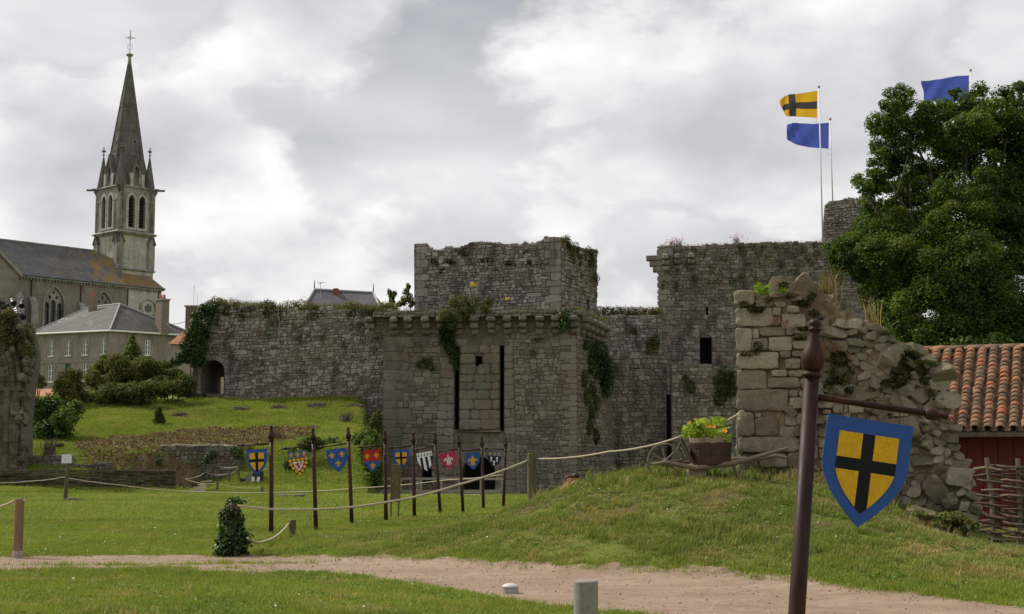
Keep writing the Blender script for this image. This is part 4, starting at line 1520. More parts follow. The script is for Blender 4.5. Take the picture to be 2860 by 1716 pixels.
# ---- right-hand tower with flagpoles, its stair stub and the lower walls
def right_tower():
 rng = np.random.default_rng(51)
 Z = zpt(1660, 640, 0.337)
 fr = WF.px(1840, 108.0, 2560, 106.0)
 zb = -1.0
 root = empty('right_tower', fr.P(fr.L / 2, zb, -4), 'broad dark tower with a black window slit, flags flying above it', 'tower')
 tp = [(540, 146), (700, 142), (1000, 132), (1300, 122), (1600, 116), (1900, 112), (2315, 108), (2700, 104)]
 top = uvs(fr, [Z(*p) for p in tp])
 win = uvs(fr, [Z(875, 1122), Z(975, 1122), Z(972, 900), Z(875, 900)])
 slit = uvs(fr, [Z(924, 715), Z(943, 715), Z(943, 640), Z(924, 640)])
 poly = [(0, zb), (top[-1][0], zb)] + rag(top, rng, 0.05)[::-1]
 V, F = prism(poly, fr.P, -1.4, 0, [win, slit])
 mesh_obj('front_core', V, F, M_MORTAR, root)
 b0, b1 = fr.P(0.02, 0, -1.42), fr.P(top[-1][0], 0, -1.42)
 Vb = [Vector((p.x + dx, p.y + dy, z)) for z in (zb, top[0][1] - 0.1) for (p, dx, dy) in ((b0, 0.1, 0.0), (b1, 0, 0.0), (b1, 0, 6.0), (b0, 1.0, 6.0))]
 mesh_obj('tower_mass', Vb, BOXF, MATS['inside_shade'], root)
 ms = Masonry()
 qa = ms.quoins(fr, 0.0, 1, 5.5, top[0][1], rng, (0.40, 0.60), (0.9, 1.3), (0.55, 0.8), (0.3, 0.7))
 # arch stones over the window
 wc, wr = (win[0][0] + win[1][0]) / 2, (win[1][0] - win[0][0]) / 2
 for k in range(7):
  a0, a1 = math.pi * (0.14 + 0.72 * k / 7), math.pi * (0.14 + 0.72 * (k + 1) / 7)
  q = [(wc + r * math.cos(a), win[2][1] - 0.35 + r * math.sin(a)) for (r, a) in ((wr * 1.0 + 0.1, a0), (wr + 0.85, a0), (wr + 0.85, a1), (wr * 1.0 + 0.1, a1))]
  ms.stone(q, fr, rng, 0.015, 0.05, rng.uniform(0.3, 0.7), rough=0.04, inset=0.08)
 lint = [(win[0][0] - 0.7, win[2][1]), (win[1][0] + 0.7, win[2][1]), (win[1][0] + 0.5, win[2][1] + 0.55), (win[0][0] - 0.5, win[2][1] + 0.55)]
 low = [(0, 5.5), (top[-1][0], 5.5), (top[-1][0], 13.2), (0, 13.2)]
 ms.field(fr, low, rng, (0.18, 0.38), (0.24, 0.72), 0.018, (0.03, 0.08), qa, [win, slit, lint], tone=(0.0, 0.65), rough=0.22)
 hi = [(0, 13.2), (top[-1][0], 13.2)] + [p for p in poly[2:]]
 ms.field(fr, hi, rng, (0.16, 0.32), (0.22, 0.55), 0.02, (0.03, 0.10), qa, (), tone=(0.0, 0.6), rough=0.28)
 ms.done(root, M_STONE)
 # corbels at the left corner, the outer one jutting into the sky
 v0 = fr.uv(*Z(480, 218))[1]
 for (h, d, k) in ((0.40, 0.80, 0), (0.40, 0.55, 1), (0.38, 0.30, 2)):
  u = -d / 2 + 0.25
  V, F = bevbox(fr.P(u, v0 - 0.21 - 0.44 * k, -0.25), fr.U, fr.N, (0, 0, 1), d + 0.5, 0.75, h, 0.07, rng, 0.02)
  mesh_obj('corbel', V, F, M_STONE, root, False, np.full(len(V), 0.55))
 for (x, y) in ((590, 215), (690, 210), (800, 205)):
  u, v = fr.uv(*Z(x, y))
  corbel_stack(ms, fr, u, v, rng, 0.5, (0.42, 0.42, 0.38), (0.75, 0.5, 0.28), root, M_STONE)
 tl = [fr.P(u, v - 0.05, -0.3) for (u, v) in top]
 wall_grass('wall_top_grass', tl[:6], 2400, 0.40, rng, root, STRAW, spread=1.4)
 spr = []
 for k in range(60):
  u = rng.uniform(0.3, 15)
  v = np.interp(u, [p[0] for p in top], [p[1] for p in top]) - rng.uniform(0.1, 3.2)
  spr.append((tuple(fr.P(u, v, 0.08)), (rng.uniform(0.15, 0.4), 0.1, rng.uniform(0.12, 0.4))))
 foliage('wall_weeds', spr, 0.45, 0.11, SCRUB, rng, root, kind='stuff', tone=(0.1, 1.0))
 pk = plain_mat('valerian_pink', (0.55, 0.22, 0.32), 0.8, 0.2)
 for (x, y) in ((1180, 68), (700, 98), (645, 100)):
  p = fr.P(*fr.uv(*Z(x, y)), -0.3)
  V, F, T = leaf_arrays(np.array(p) + rng.normal(size=(110, 3)) * np.array((0.32, 0.2, 0.16)), 0.10, rng, rng.random(110))
  tri_mesh('pink_flower', V, F, T, pk, root)
  foliage('flower_leaves', [((p.x, p.y, p.z - 0.35), (0.25, 0.2, 0.4))], 1.0, 0.12, SCRUB, rng, root, kind='stuff')
 # stair stub on the tower
 st = WF.px(2301, 112.5, 2560, 111.0)
 r2 = empty('stair_stub', st.P(2, top[0][1], -1), 'rough broken masonry stub on the tower roof beside the flagpole', 'ruin')
 tp3 = [(2303, 575), (2318, 562), (2345, 560), (2395, 556), (2430, 560), (2470, 572), (2540, 580)]
 top3 = uvs(st, tp3)
 poly3 = [(0, top[0][1] - 0.6), (top3[-1][0], top[0][1] - 0.6)] + rag(top3, rng, 0.1)[::-1]
 V, F = prism(poly3, st.P, -2.5, 0)
 mesh_obj('core', V, F, M_MORTAR, r2)
 m2 = Masonry()
 m2.field(st, poly3, rng, (0.10, 0.22), (0.2, 0.55), 0.022, (0.03, 0.16), (), (), tone=(0.3, 0.95), rough=0.35)
 m2.done(r2, M_STONE, 220)
 return fr, top

RT, RTOP = right_tower()

def plain_wall(name, label, wf, poly, seed, thick=1.2, holes=(), tone=(0, 0.8), h=(0.2, 0.34), w=(0.25, 0.6), most=200, grass=0, gh=0.4, cat='castle wall', mat=None, smooth_top=0.08, quoin=False):
 rng = np.random.default_rng(seed)
 zb = min(p[1] for p in poly)
 root = empty(name, wf.P(sum(p[0] for p in poly) / len(poly), zb, -thick / 2), label, cat)
 V, F = prism(poly, wf.P, -thick, 0, holes)
 mesh_obj('wall_core', V, F, M_MORTAR, root)
 ms = Masonry()
 ms.field(wf, poly, rng, h, w, 0.022, (0.03, 0.09), (), holes, tone=tone, rough=0.25)
 ms.done(root, mat or M_STONE, most)
 if grass:
  tl = sorted([p for p in poly if p[1] > zb + 0.6], key=lambda p: p[0])
  wall_grass('wall_top_grass', [wf.P(u, v - 0.05, -0.3) for (u, v) in tl], grass, gh, rng, root, spread=thick)
 return root, rng

Z1 = zpt(1660, 640, 0.337)
# wall between the keep and the right tower
w1 = WF.px(1640, 106.0, 1850, 107.0)
pl = uvs(w1, [(1640, 1010), (1850, 1010)] + [Z1(*p) for p in [(560, 705), (500, 712), (300, 715), (100, 720), (-60, 730)]])
r, rg = plain_wall('inner_wall', 'pale rubble wall between the tower stump and the right tower', w1, pl, 61, tone=(0.3, 1.0), grass=1700, gh=0.75)
foliage('top_shrubs', [(tuple(w1.P(u, pl[3][1] + 0.25, -0.4)), (0.5, 0.4, 0.4)) for u in np.linspace(0.5, w1.L - 0.2, 9)], 1.0, 0.13, WALLWEED, rg, r, kind='stuff')
foliage('wall_bush', [(tuple(w1.P(*w1.uv(*Z1(470, 1000)), 0.3)), (0.5, 0.4, 0.9)), (tuple(w1.P(*w1.uv(*Z1(500, 930)), 0.3)), (0.35, 0.3, 0.6)), (tuple(w1.P(*w1.uv(*Z1(320, 845)), 0.1)), (0.25, 0.15, 0.3))], 1.0, 0.13, SCRUB, rg, r, kind='stuff')
# lower outer walls, split by a dark slot
w2 = WF.px(1690, 97.5, 1862, 98.0)
p2 = [(0, -3)] + [(w2.L, -3)] + uvs(w2, [Z1(*p) for p in [(598, 1058), (560, 1055), (500, 1045), (380, 1046), (240, 1045), (80, 1050)]])
r, rg = plain_wall('outer_wall', 'dark low outer wall left of the black slot, under the right tower', w2, p2, 62, tone=(0.0, 0.6), grass=260, gh=0.25)
w3 = WF.px(1875, 96.5, 2200, 96.0)
p3 = [(0, -3), (w3.L, -3)] + uvs(w3, [Z1(*p) for p in [(1820, 1190), (1180, 1185), (1060, 1180), (1030, 1140), (940, 1135), (820, 1125), (700, 1130), (638, 1130)]])
r, rg = plain_wall('buttress_wall', 'mossy low outer wall right of the black slot, behind the wheelbarrow', w3, p3, 63, 2.2, tone=(0.0, 0.7), grass=420, gh=0.25)
mo = []
for (x, y, s) in [(1090, 1200, 0.8), (1120, 1260, 0.7), (1070, 1330, 0.8), (1040, 1400, 0.7), (1130, 1340, 0.6), (800, 1310, 0.5), (1010, 1260, 0.4), (760, 1240, 0.3)]:
 mo.append((tuple(w3.P(*w3.uv(*Z1(x, y)), 0.12)), (s * 0.7, 0.14, s)))
foliage('wall_moss', mo, 1.0, 0.10, SCRUB, rg, r, kind='stuff', tone=(0.0, 0.5))
# near-black panel behind the slot; the gap's shade is put into its colour
w4 = WF.px(1862, 98.6, 1876, 98.6)
mesh_obj('slot_shade', *prism([(-0.3, -3), (w4.L + 0.3, -3), (w4.L + 0.3, 6.0), (-0.3, 6.0)], w4.P, -0.6, 0), MATS['inside_shade'], bpy.data.objects['outer_wall'])

# ------------------------------------------------------------------ church and houses on the hill
def wall_mat(name, base, block=None, stain=(0.08, 0.07, 0.06), amt=0.5, vert=0.3, scale=0.5):
 """rendered or dressed wall: blocks, runs of dirt"""
 if name in MATS:
  return MATS[name]
 t = NT(name)
 p = t.pos()
 a = t.noise(p, scale, 6, 0.66)
 c = t.mix(1.0, base, t.ramp(a, [(0.3, 0.74), (0.7, 1.22)]), 'MULTIPLY')
 run = t.noise(t.scale(p, (1.6, 1.6, vert)), 0.9, 5, 0.65)
 c = t.mix(t.math('MULTIPLY', t.ramp(run, [(0.48, 0.0), (0.68, 1.0)]), amt), c, stain)
 f = t.noise(p, 7.0, 4, 0.6)
 c = t.mix(1.0, c, t.ramp(f, [(0.3, 0.86), (0.7, 1.12)]), 'MULTIPLY')
 if block:
  br = t.n('ShaderNodeTexBrick')
  sx = t.n('ShaderNodeSeparateXYZ')
  t.l(p, sx.inputs[0])
  cb = t.n('ShaderNodeCombineXYZ')
  t.l(t.math('ADD', t.math('MULTIPLY', sx.outputs[0], block[0]), t.math('MULTIPLY', sx.outputs[1], block[1])), cb.inputs[0])
  t.l(sx.outputs[2], cb.inputs[1])
  t.l(cb.outputs[0], br.inputs['Vector'])
  br.inputs['Scale'].default_value = 1.0
  br.inputs['Brick Width'].default_value = 0.9
  br.inputs['Row Height'].default_value = 0.42
  br.inputs['Mortar Size'].default_value = 0.018
  br.inputs['Color1'].default_value = (1.08, 1.08, 1.06, 1)
  br.inputs['Color2'].default_value = (0.90, 0.89, 0.87, 1)
  br.inputs['Mortar'].default_value = (0.68, 0.66, 0.62, 1)
  c = t.mix(0.8, c, br.outputs['Color'], 'MULTIPLY')
 t.bsdf(c, 0.92, t.bump(f, 0.3, 0.03), 0.15)
 MATS[name] = t.m
 return t.m

def slate_mat(name, base, lichen=None, lo=0.5, hi=0.62, dirx=(1, 0), place=None):
 if name in MATS:
  return MATS[name]
 t = NT(name)
 p = t.pos()
 sx = t.n('ShaderNodeSeparateXYZ')
 t.l(p, sx.inputs[0])
 cb = t.n('ShaderNodeCombineXYZ')
 t.l(t.math('ADD', t.math('MULTIPLY', sx.outputs[0], dirx[0]), t.math('MULTIPLY', sx.outputs[1], dirx[1])), cb.inputs[0])
 t.l(sx.outputs[2], cb.inputs[1])
 br = t.n('ShaderNodeTexBrick')
 t.l(cb.outputs[0], br.inputs['Vector'])
 br.inputs['Scale'].default_value = 1.0
 br.inputs['Brick Width'].default_value = 0.32
 br.inputs['Row Height'].default_value = 0.16
 br.inputs['Mortar Size'].default_value = 0.012
 br.inputs['Color1'].default_value = (1.15, 1.15, 1.15, 1)
 br.inputs['Color2'].default_value = (0.82, 0.82, 0.82, 1)
 br.inputs['Mortar'].default_value = (0.6, 0.6, 0.6, 1)
 a = t.noise(p, 0.6, 6, 0.66)
 c = t.mix(1.0, base, t.ramp(a, [(0.3, 0.72), (0.7, 1.3)]), 'MULTIPLY')
 c = t.mix(0.75, c, br.outputs['Color'], 'MULTIPLY')
 if lichen:
  q = t.noise(t.scale(p, (1, 1, 0.5)), 0.55, 7, 0.7)
  if place:
   # lichen is thickest near one end of the roof
   along = t.math('ADD', t.math('MULTIPLY', sx.outputs[0], dirx[0]), t.math('MULTIPLY', sx.outputs[1], dirx[1]))
   w = t.math('MULTIPLY', t.math('SUBTRACT', along, place[0]), 1.0 / (place[1] - place[0]), clamp=True)
   q = t.math('ADD', q, t.math('MULTIPLY', t.math('SUBTRACT', w, 0.62), 0.30))
  c = t.mix(t.math('MULTIPLY', t.ramp(q, [(lo, 0.0), (hi, 1.0)]), 0.85), c, lichen)
 t.bsdf(c, 0.75, t.bump(br.outputs['Fac'], 0.3, 0.02), 0.3)
 MATS[name] = t.m
 return t.m

CU = Vector((0.669, 0.743, 0)).normalized()
CV = Vector((-CU.y, CU.x, 0))
CO = Vector((-63.6, 232.3, 0))

def C(u, v, z):
 q = CO + CU * u + CV * v
 return Vector((q.x, q.y, z))

class LF:
 """frame of a church face: P(a, z, d) with d outwards"""

 def __init__(s, o, ax, n):
  s.o, s.ax, s.n = o, ax, n

 def P(s, a, z, d=0.0):
  q = s.o + s.ax * a + s.n * d
  return Vector((q.x, q.y, z))

M_CHURCH = wall_mat('church_render', (0.235, 0.198, 0.170), None, (0.12, 0.10, 0.085), 0.45)
M_TUFF = wall_mat('tower_limestone', (0.45, 0.425, 0.385), (CU.x - CV.x, CU.y - CV.y), (0.15, 0.13, 0.10), 0.50)
M_TUFFD = wall_mat('weathered_limestone', (0.295, 0.277, 0.258), (CU.x - CV.x, CU.y - CV.y), (0.09, 0.08, 0.065), 0.75)
M_SPIRE = wall_mat('spire_stone', (0.140, 0.128, 0.120), (CU.x - CV.x, CU.y - CV.y), (0.055, 0.052, 0.048), 0.6)
_al = [(C(u, 0, 0).x * CU.x + C(u, 0, 0).y * CU.y) for u in (-22, 3)]
M_SLATE = slate_mat('church_slate', (0.105, 0.102, 0.105), (0.235, 0.145, 0.035), 0.50, 0.64, (CU.x, CU.y), (_al[0], _al[1]))
M_SLATE2 = slate_mat('lichen_slate', (0.13, 0.12, 0.11), (0.21, 0.125, 0.025), 0.34, 0.52, (CU.x, CU.y))
M_GLASSD = plain_mat('leaded_glass', (0.018, 0.020, 0.026), 0.25, 0.3, 5.0, 0.2, spec=0.6)
M_LOUVRE = plain_mat('louvre_wood', (0.035, 0.033, 0.032), 0.8)

def lancet(a0, a1, z0, z1, n=8, k=0.72):
 """pointed opening outline"""
 w = a1 - a0
 hs = z1 - w * k * 1.15
 c = (a0 + a1) / 2
 pts = [(a0, z0), (a1, z0), (a1, hs)]
 R = w * 0.95
 # right arc rises to the point, left arc comes down
 cx = a1 - R
 t1 = math.acos((c - cx) / R)
 sc = (z1 - hs) / (R * math.sin(t1))
 for i in range(1, n):
  t = t1 * i / n
  pts.append((cx + R * math.cos(t), hs + sc * R * math.sin(t)))
 pts.append((c, z1))
 for i in range(n - 1, 0, -1):
  t = t1 * i / n
  pts.append((2 * c - (cx + R * math.cos(t)), hs + sc * R * math.sin(t)))
 pts.append((a0, hs))
 return pts

def ring_of(poly, grow):
 c = (sum(p[0] for p in poly) / len(poly), sum(p[1] for p in poly) / len(poly))
 out = []
 n = len(poly)
 for i in range(n):
  a, b, d = np.array(poly[i - 1]), np.array(poly[i]), np.array(poly[(i + 1) % n])
  e1, e2 = b - a, d - b
  n1 = np.array([e1[1], -e1[0]]) / (np.linalg.norm(e1) + 1e-9)
  n2 = np.array([e2[1], -e2[0]]) / (np.linalg.norm(e2) + 1e-9)
  m = n1 + n2
  m = m / max(0.4, np.dot(m, m) ** 0.5) / max(0.55, math.sqrt((1 + float(np.dot(n1, n2))) / 2))
  out.append(tuple(b + m * grow))
 return out

def hood(P, poly, w, d0, d1, name, mat, parent, skip_sill=True):
 """moulding that follows an opening"""
 V, F = prism(ring_of(poly, w), P, d0, d1, [poly])
 return mesh_obj(name, V, F, mat, parent)

def church():
 rng = np.random.default_rng(71)
 zg = 12.0
 ze, zr = at(355, 799, 232.5).z, at(280, 703, 235.0).z
 root = empty('church', C(-8, 5, zg), 'grey stone church nave with slate roof and tall traceried windows', 'church')
 # nave shell
 wins = [(-12.8, 3.3, 20.5, 28.3), (-4.05, 3.3, 20.5, 28.2)]
 lf = LF(C(0, 0, 0), CU, -CV)
 holes = [lancet(c - w / 2, c + w / 2, z0, z1) for (c, w, z0, z1) in wins]
 V, F = prism([(-20.7, zg), (0.35, zg), (0.35, ze), (-20.7, ze)], lf.P, -0.9, 0, holes)
 mesh_obj('nave_wall', V, F, M_CHURCH, root)
 V, F = prism([(0.36, zg), (7.0, zg), (7.0, ze), (0.36, ze)], lf.P, -0.9, 0.05)
 mesh_obj('end_wall', V, F, M_TUFF, root)
 mesh_obj('nave_mass', *vprism([C(-20.7, 0.92, 0), C(6.9, 0.92, 0), C(6.9, 11.4, 0), C(-40, 11.4, 0), C(-40, 0.92, 0)], zg, ze - 0.05), MATS['inside_shade'], root)
 # transept at the left
 lt = LF(C(-20.7, -3.2, 0), -CU, -CV)
 V, F = prism([(0, zg), (10, zg), (10, 33.4 + 3), (8.5, 36.4), (0, 29.0)], lt.P, -3.0, 0)
 mesh_obj('transept_gable', V, F, M_CHURCH, root)
 V, F = prism([(-0.35, 28.9), (8.4, 36.5), (8.4, 37.1), (-0.35, 29.5)], lt.P, -0.4, 0.35)
 mesh_obj('gable_coping', V, F, M_TUFFD, root)
 V, F = prism([(-0.5, 16), (0.9, 16), (0.9, 25.5), (0.2, 26.6), (-0.5, 25.5)], lt.P, 0.0, 1.1)
 mesh_obj('buttress', V, F, M_TUFFD, root)
 # windows: glass set back, mullions and tracery
 for (c, w, z0, z1), hp in zip(wins, holes):
  wr = mesh_obj('window', *prism(hp, lf.P, -0.75, -0.6), M_GLASSD, root)
  hood(lf.P, hp, 0.30, -0.2, 0.14, 'hood_mould', M_TUFFD, wr)
  hs = z1 - w * 0.828
  for k in (1, 2):
   a = c - w / 2 + w * k / 3
   mesh_obj('mullion', *prism([(a - 0.09, z0), (a + 0.09, z0), (a + 0.09, hs + 0.5), (a - 0.09, hs + 0.5)], lf.P, -0.58, -0.15), M_TUFFD, wr)
  # tracery plate: pointed with pierced heads and quatrefoils
  tp = [p for p in lancet(c - w / 2 + 0.01, c + w / 2 - 0.01, hs - 0.9, z1 - 0.02)]
  pierce = []
  for k in range(3):
   a = c - w / 2 + w * (k + 0.5) / 3
   pierce.append(lancet(a - w / 6 + 0.11, a + w / 6 - 0.11, hs - 0.88, hs + (0.35 if k != 1 else 0.75), 5))
  for (qx, qz, qr) in ((c - 0.62, hs + 1.15, 0.33), (c + 0.62, hs + 1.15, 0.33), (c, hs + 1.85, 0.30)):
   pierce.append([(qx + qr * (0.78 + 0.32 * math.cos(4 * t)) * math.cos(t + 0.785), qz + qr * (0.78 + 0.32 * math.cos(4 * t)) * math.sin(t + 0.785)) for t in np.linspace(0, 2 * math.pi, 20, endpoint=False)])
  mesh_obj('tracery', *prism(tp, lf.P, -0.55, -0.22, pierce), M_TUFFD, wr)
 # rose window in the end block
 rc, rz = 4.35, at(402, 860, 234.0).z
 circ = lambda r, n=24: [(rc + r * math.cos(t), rz + r * math.sin(t)) for t in np.linspace(0, 2 * math.pi, n, endpoint=False)]
 rw = mesh_obj('rose_window', *prism(circ(0.82), lf.P, 0.0, 0.075), M_GLASSD, root)
 mesh_obj('rose_ring', *prism(circ(1.12), lf.P, 0.04, 0.22, [circ(0.80)]), M_TUFF, rw)
 pet = []
 for k in range(6):
  a = k * math.pi / 3 + 0.52
  pet.append([(rc + 0.46 * math.cos(a) + 0.21 * math.cos(t), rz + 0.46 * math.sin(a) + 0.21 * math.sin(t)) for t in np.linspace(0, 2 * math.pi, 10, endpoint=False)])
 pet.append([(rc + 0.19 * math.cos(t), rz + 0.19 * math.sin(t)) for t in np.linspace(0, 2 * math.pi, 10, endpoint=False)])
 mesh_obj('rose_tracery', *prism(circ(0.81), lf.P, 0.08, 0.15, pet), M_TUFFD, rw)
 hd = [(rc + r * math.cos(t), rz + r * math.sin(t)) for r, ts in ((1.62, np.linspace(-0.15, math.pi + 0.15, 15)), (1.40, np.linspace(math.pi + 0.15, -0.15, 15))) for t in ts]
 mesh_obj('hood_mould', *prism(hd, lf.P, 0.04, 0.24), M_TUFFD, rw)
 # buttresses with sloped heads
 for (c, top, dep) in ((-16.7, 26.4, 1.2), (-8.1, 26.2, 1.2), (0.55, 26.2, 1.0), (6.5, 26.2, 1.1)):
  sec = [(0.0, zg), (dep, zg), (dep, top - 1.4), (0.25, top), (0.0, top)]
  Vv, Ff = [], []
  for a in (c - 0.55, c + 0.55):
   Vv += [lf.P(a, z, d + 0.03) for (d, z) in sec]
  n = len(sec)
  Ff = [tuple(range(n)), tuple(range(2 * n - 1, n - 1, -1))] + [((i + 1) % n, i, i + n, (i + 1) % n + n) for i in range(n)]
  mesh_obj('buttress', Vv, Ff, M_TUFFD, root)
  mesh_obj('downpipe', *tube([lf.P(c - 0.1, top, 0.12), lf.P(c - 0.1, ze - 0.4, 0.12)], 0.09, 6), M_DARK, root)
 # cornice with modillions
 mesh_obj('cornice', *prism([(-20.7, ze - 0.32), (7.3, ze - 0.32), (7.3, ze), (-20.7, ze)], lf.P, 0.0, 0.42), M_TUFFD, root)
 mb = MB()
 for a in np.arange(-20.3, 7.0, 0.55):
  mb.add(obox(lf.P(a, ze - 0.48, 0.14), CU, CV, (0, 0, 1), 0.22, 0.26, 0.30))
 mb.build('modillions', M_TUFFD, root)['kind'] = 'stuff'
 mesh_obj('gutter', *tube([lf.P(-20.7, ze + 0.06, 0.5), lf.P(7.4, ze + 0.06, 0.5)], 0.12, 6), plain_mat('zinc_gutter', (0.10, 0.12, 0.15), 0.5), root)
 # roofs
 def slab(pts, th, name, mat):
  pts = [Vector(p) for p in pts]
  nr = (pts[1] - pts[0]).cross(pts[2] - pts[0]).normalized()
  if nr.z < 0:
   nr = -nr
  n = len(pts)
  V = pts + [p - nr * th for p in pts]
  F = [tuple(range(n)), tuple(range(2 * n - 1, n - 1, -1))] + [((i + 1) % n, i, i + n, (i + 1) % n + n) for i in range(n)]
  return mesh_obj(name, V, F, mat, root)
 slab([C(-40, -0.5, ze), C(0.2, -0.5, ze), C(-2.5, 5.7, zr), C(-40, 5.7, zr)], 0.15, 'nave_roof', M_SLATE)
 slab([C(-40, 11.9, ze), C(2.2, 11.9, ze), C(-2.5, 5.7, zr), C(-40, 5.7, zr)], 0.15, 'nave_roof', M_SLATE)
 slab([C(0.2, -0.5, ze), C(0.2, 2.6, ze + 4.4), C(-2.5, 5.7, zr)], 0.15, 'nave_roof', M_SLATE)
 slab([C(0.21, -0.5, ze + 0.02), C(7.4, -0.5, ze + 0.02), C(7.4, -0.3, ze + 0.1), C(5.9, 2.5, ze + 2.55), C(0.21, 2.5, ze + 2.55)], 0.15, 'end_roof', M_SLATE2)
 slab([C(7.4, -0.3, ze + 0.02), C(7.4, 11.7, ze + 0.02), C(5.9, 8.9, ze + 2.5), C(5.9, 2.5, ze + 2.5)], 0.15, 'end_roof', M_SLATE2)
 mesh_obj('ridge', *tube([C(-40, 5.7, zr + 0.05), C(-2.5, 5.7, zr + 0.05)], 0.16, 6), M_TUFFD, root)
 ke = WF((C(0.3, 11.3, 0).x, C(0.3, 11.3, 0).y), (C(6.4, 11.3, 0).x, C(6.4, 11.3, 0).y))

 # ---------------- tower
 tw = empty('church_tower', C(3.2, 5.7, zg), 'tall church bell tower with a dark octagonal stone spire and cross', 'church tower')
 s = 6.5
 T0, T1 = (0.0, 2.5), (s, 2.5 + s)

 def face(k, out=0.0):
  if k == 0:      # right-hand face seen in the picture
   return LF(C(-out * 0, 2.5, 0), CU, -CV)
  if k == 1:      # left-hand face
   return LF(C(0, 2.5 + s, 0), -CV, -CU)
  if k == 2:
   return LF(C(s, 2.5, 0), CV, CU)
  return LF(C(s, 2.5 + s, 0), -CU, CV)

 def zz(py, Y=237.0):
  return at(345, py, Y).z
 z_low, z_mid, z_bel = zz(757), zz(657), zz(527)

 def sq(g):
  return [C(-g, 2.5 - g, 0), C(s + g, 2.5 - g, 0), C(s + g, 2.5 + s + g, 0), C(-g, 2.5 + s + g, 0)]
 mesh_obj('tower_base', *vprism(sq(0.25), zg, z_low), M_TUFF, tw)
 mesh_obj('lower_stage', *vprism(sq(0.0), z_low, z_mid), M_TUFF, tw)

 def cornice(g0, g1, za, zb_, name='cornice', mat=M_TUFFD):
  q0, q1 = sq(g0), sq(g1)
  V = [Vector((p.x, p.y, za)) for p in q0] + [Vector((p.x, p.y, (za + zb_) / 2)) for p in q1] + [Vector((p.x, p.y, zb_)) for p in q0]
  F = [(3, 2, 1, 0), (8, 9, 10, 11)]
  for r in range(2):
   for i in range(4):
    j = (i + 1) % 4
    F.append((r * 4 + i, r * 4 + j, r * 4 + 4 + j, r * 4 + 4 + i))
  mesh_obj(name, V, F, mat, tw)
 cornice(0.02, 0.62, z_low - 0.35, z_low + 0.45)
 cornice(-0.02, 0.72, z_mid - 0.35, z_mid + 0.65)
 cornice(0.05, 0.45, z_bel - 0.30, z_bel + 0.30)
 # belfry shell with paired lancets
 for k in range(4):
  lf_ = face(k)
  hs = [lancet(s * 0.5 + sx * 1.02 - 0.62, s * 0.5 + sx * 1.02 + 0.62, z_mid + 1.05, z_bel - 1.35, 7) for sx in (-1, 1)]
  g = 0.15
  V, F = prism([(-g, z_mid + 0.3), (s + g, z_mid + 0.3), (s + g, z_bel), (-g, z_bel)], lf_.P, -0.75, 0.15 + (0.003 if k % 2 else 0), hs)
  fw = mesh_obj('belfry_wall', V, F, M_TUFFD, tw)
  if k < 2:
   for hp in hs:
    wv = mesh_obj('belfry_opening', *prism(hp, lf_.P, -0.74, -0.66), M_DARK, tw)  # near-black backing, the belfry's inner shade put into its colour
    hood(lf_.P, hp, 0.36, 0.05, 0.32, 'arch_mould', M_TUFF, wv)
    c = sum(p[0] for p in hp[:2]) / 2
    zs = np.arange(z_mid + 1.3, z_bel - 1.9, 0.52)
    for z in zs:
     mesh_obj('louvre', *obox(lf_.P(c, z, -0.35), lf_.ax, (lf_.n * 0.75 + Vector((0, 0, -0.6))).normalized(), (lf_.n * 0.6 + Vector((0, 0, 0.75))).normalized(), 1.2, 0.5, 0.05), M_LOUVRE, wv)
   for a in (s / 2, s / 2 - 2.0, s / 2 + 2.0):
    mesh_obj('colonnette', *tube([lf_.P(a, z_mid + 1.0, 0.24), lf_.P(a, z_bel - 2.6, 0.24)], 0.13, 8), M_TUFF, tw)
    mesh_obj('capital', *lathe([(0.13, 0), (0.2, 0.2), (0.24, 0.22), (0.24, 0.32)], 8, lf_.P(a, z_bel - 2.65, 0.24)), M_TUFF, tw)
   mesh_obj('string_course', *prism([(-0.1, z_bel - 2.32), (s * 0.5 - 2.1, z_bel - 2.32), (s * 0.5 - 2.1, z_bel - 2.12), (-0.1, z_bel - 2.12)], lf_.P, 0.1, 0.26), M_TUFFD, tw)
   mesh_obj('string_course', *prism([(s * 0.5 + 2.1, z_bel - 2.32), (s + 0.1, z_bel - 2.32), (s + 0.1, z_bel - 2.12), (s * 0.5 + 2.1, z_bel - 2.12)], lf_.P, 0.1, 0.26), M_TUFFD, tw)
 # corner buttresses of the lower stage with gabled heads
 for k in range(4):
  lf_ = face(k)
  for (a0, a1) in ((-0.35, 0.85), (s - 0.85, s + 0.35)):
   c = (a0 + a1) / 2
   mesh_obj('buttress', *prism([(a0, z_low + 0.3), (a1, z_low + 0.3), (a1, z_mid - 1.5), (c, z_mid - 0.2), (a0, z_mid - 1.5)], lf_.P, -0.1, 0.42 + (0.004 if k % 2 else 0)), M_TUFFD, tw)
   mesh_obj('gable', *prism([(a0 - 0.12, z_mid - 1.62), (a0 - 0.12, z_mid - 1.35), (c, z_mid + 0.05), (a1 + 0.12, z_mid - 1.35), (a1 + 0.12, z_mid - 1.62), (c, z_mid - 0.28)], lf_.P, -0.05, 0.58 + (0.004 if k % 2 else 0)), M_SPIRE, tw)
 # corner shafts
 for (a, b) in ((0, 2.5), (s, 2.5), (0, 2.5 + s)):
  mesh_obj('corner_shaft', *tube([C(a, b, z_mid + 0.6) + (C(a, b, 0) - C(s / 2, 2.5 + s / 2, 0)).normalized() * 0.22, C(a, b, z_bel - 0.4) + (C(a, b, 0) - C(s / 2, 2.5 + s / 2, 0)).normalized() * 0.22], 0.2, 8), M_TUFFD, tw)
 # spire
 ctr = C(s / 2, 2.5 + s / 2, 0)
 z_tip = zz(148)
 z_sp = z_bel + 0.25
 base_r = s / 2 * 1.02
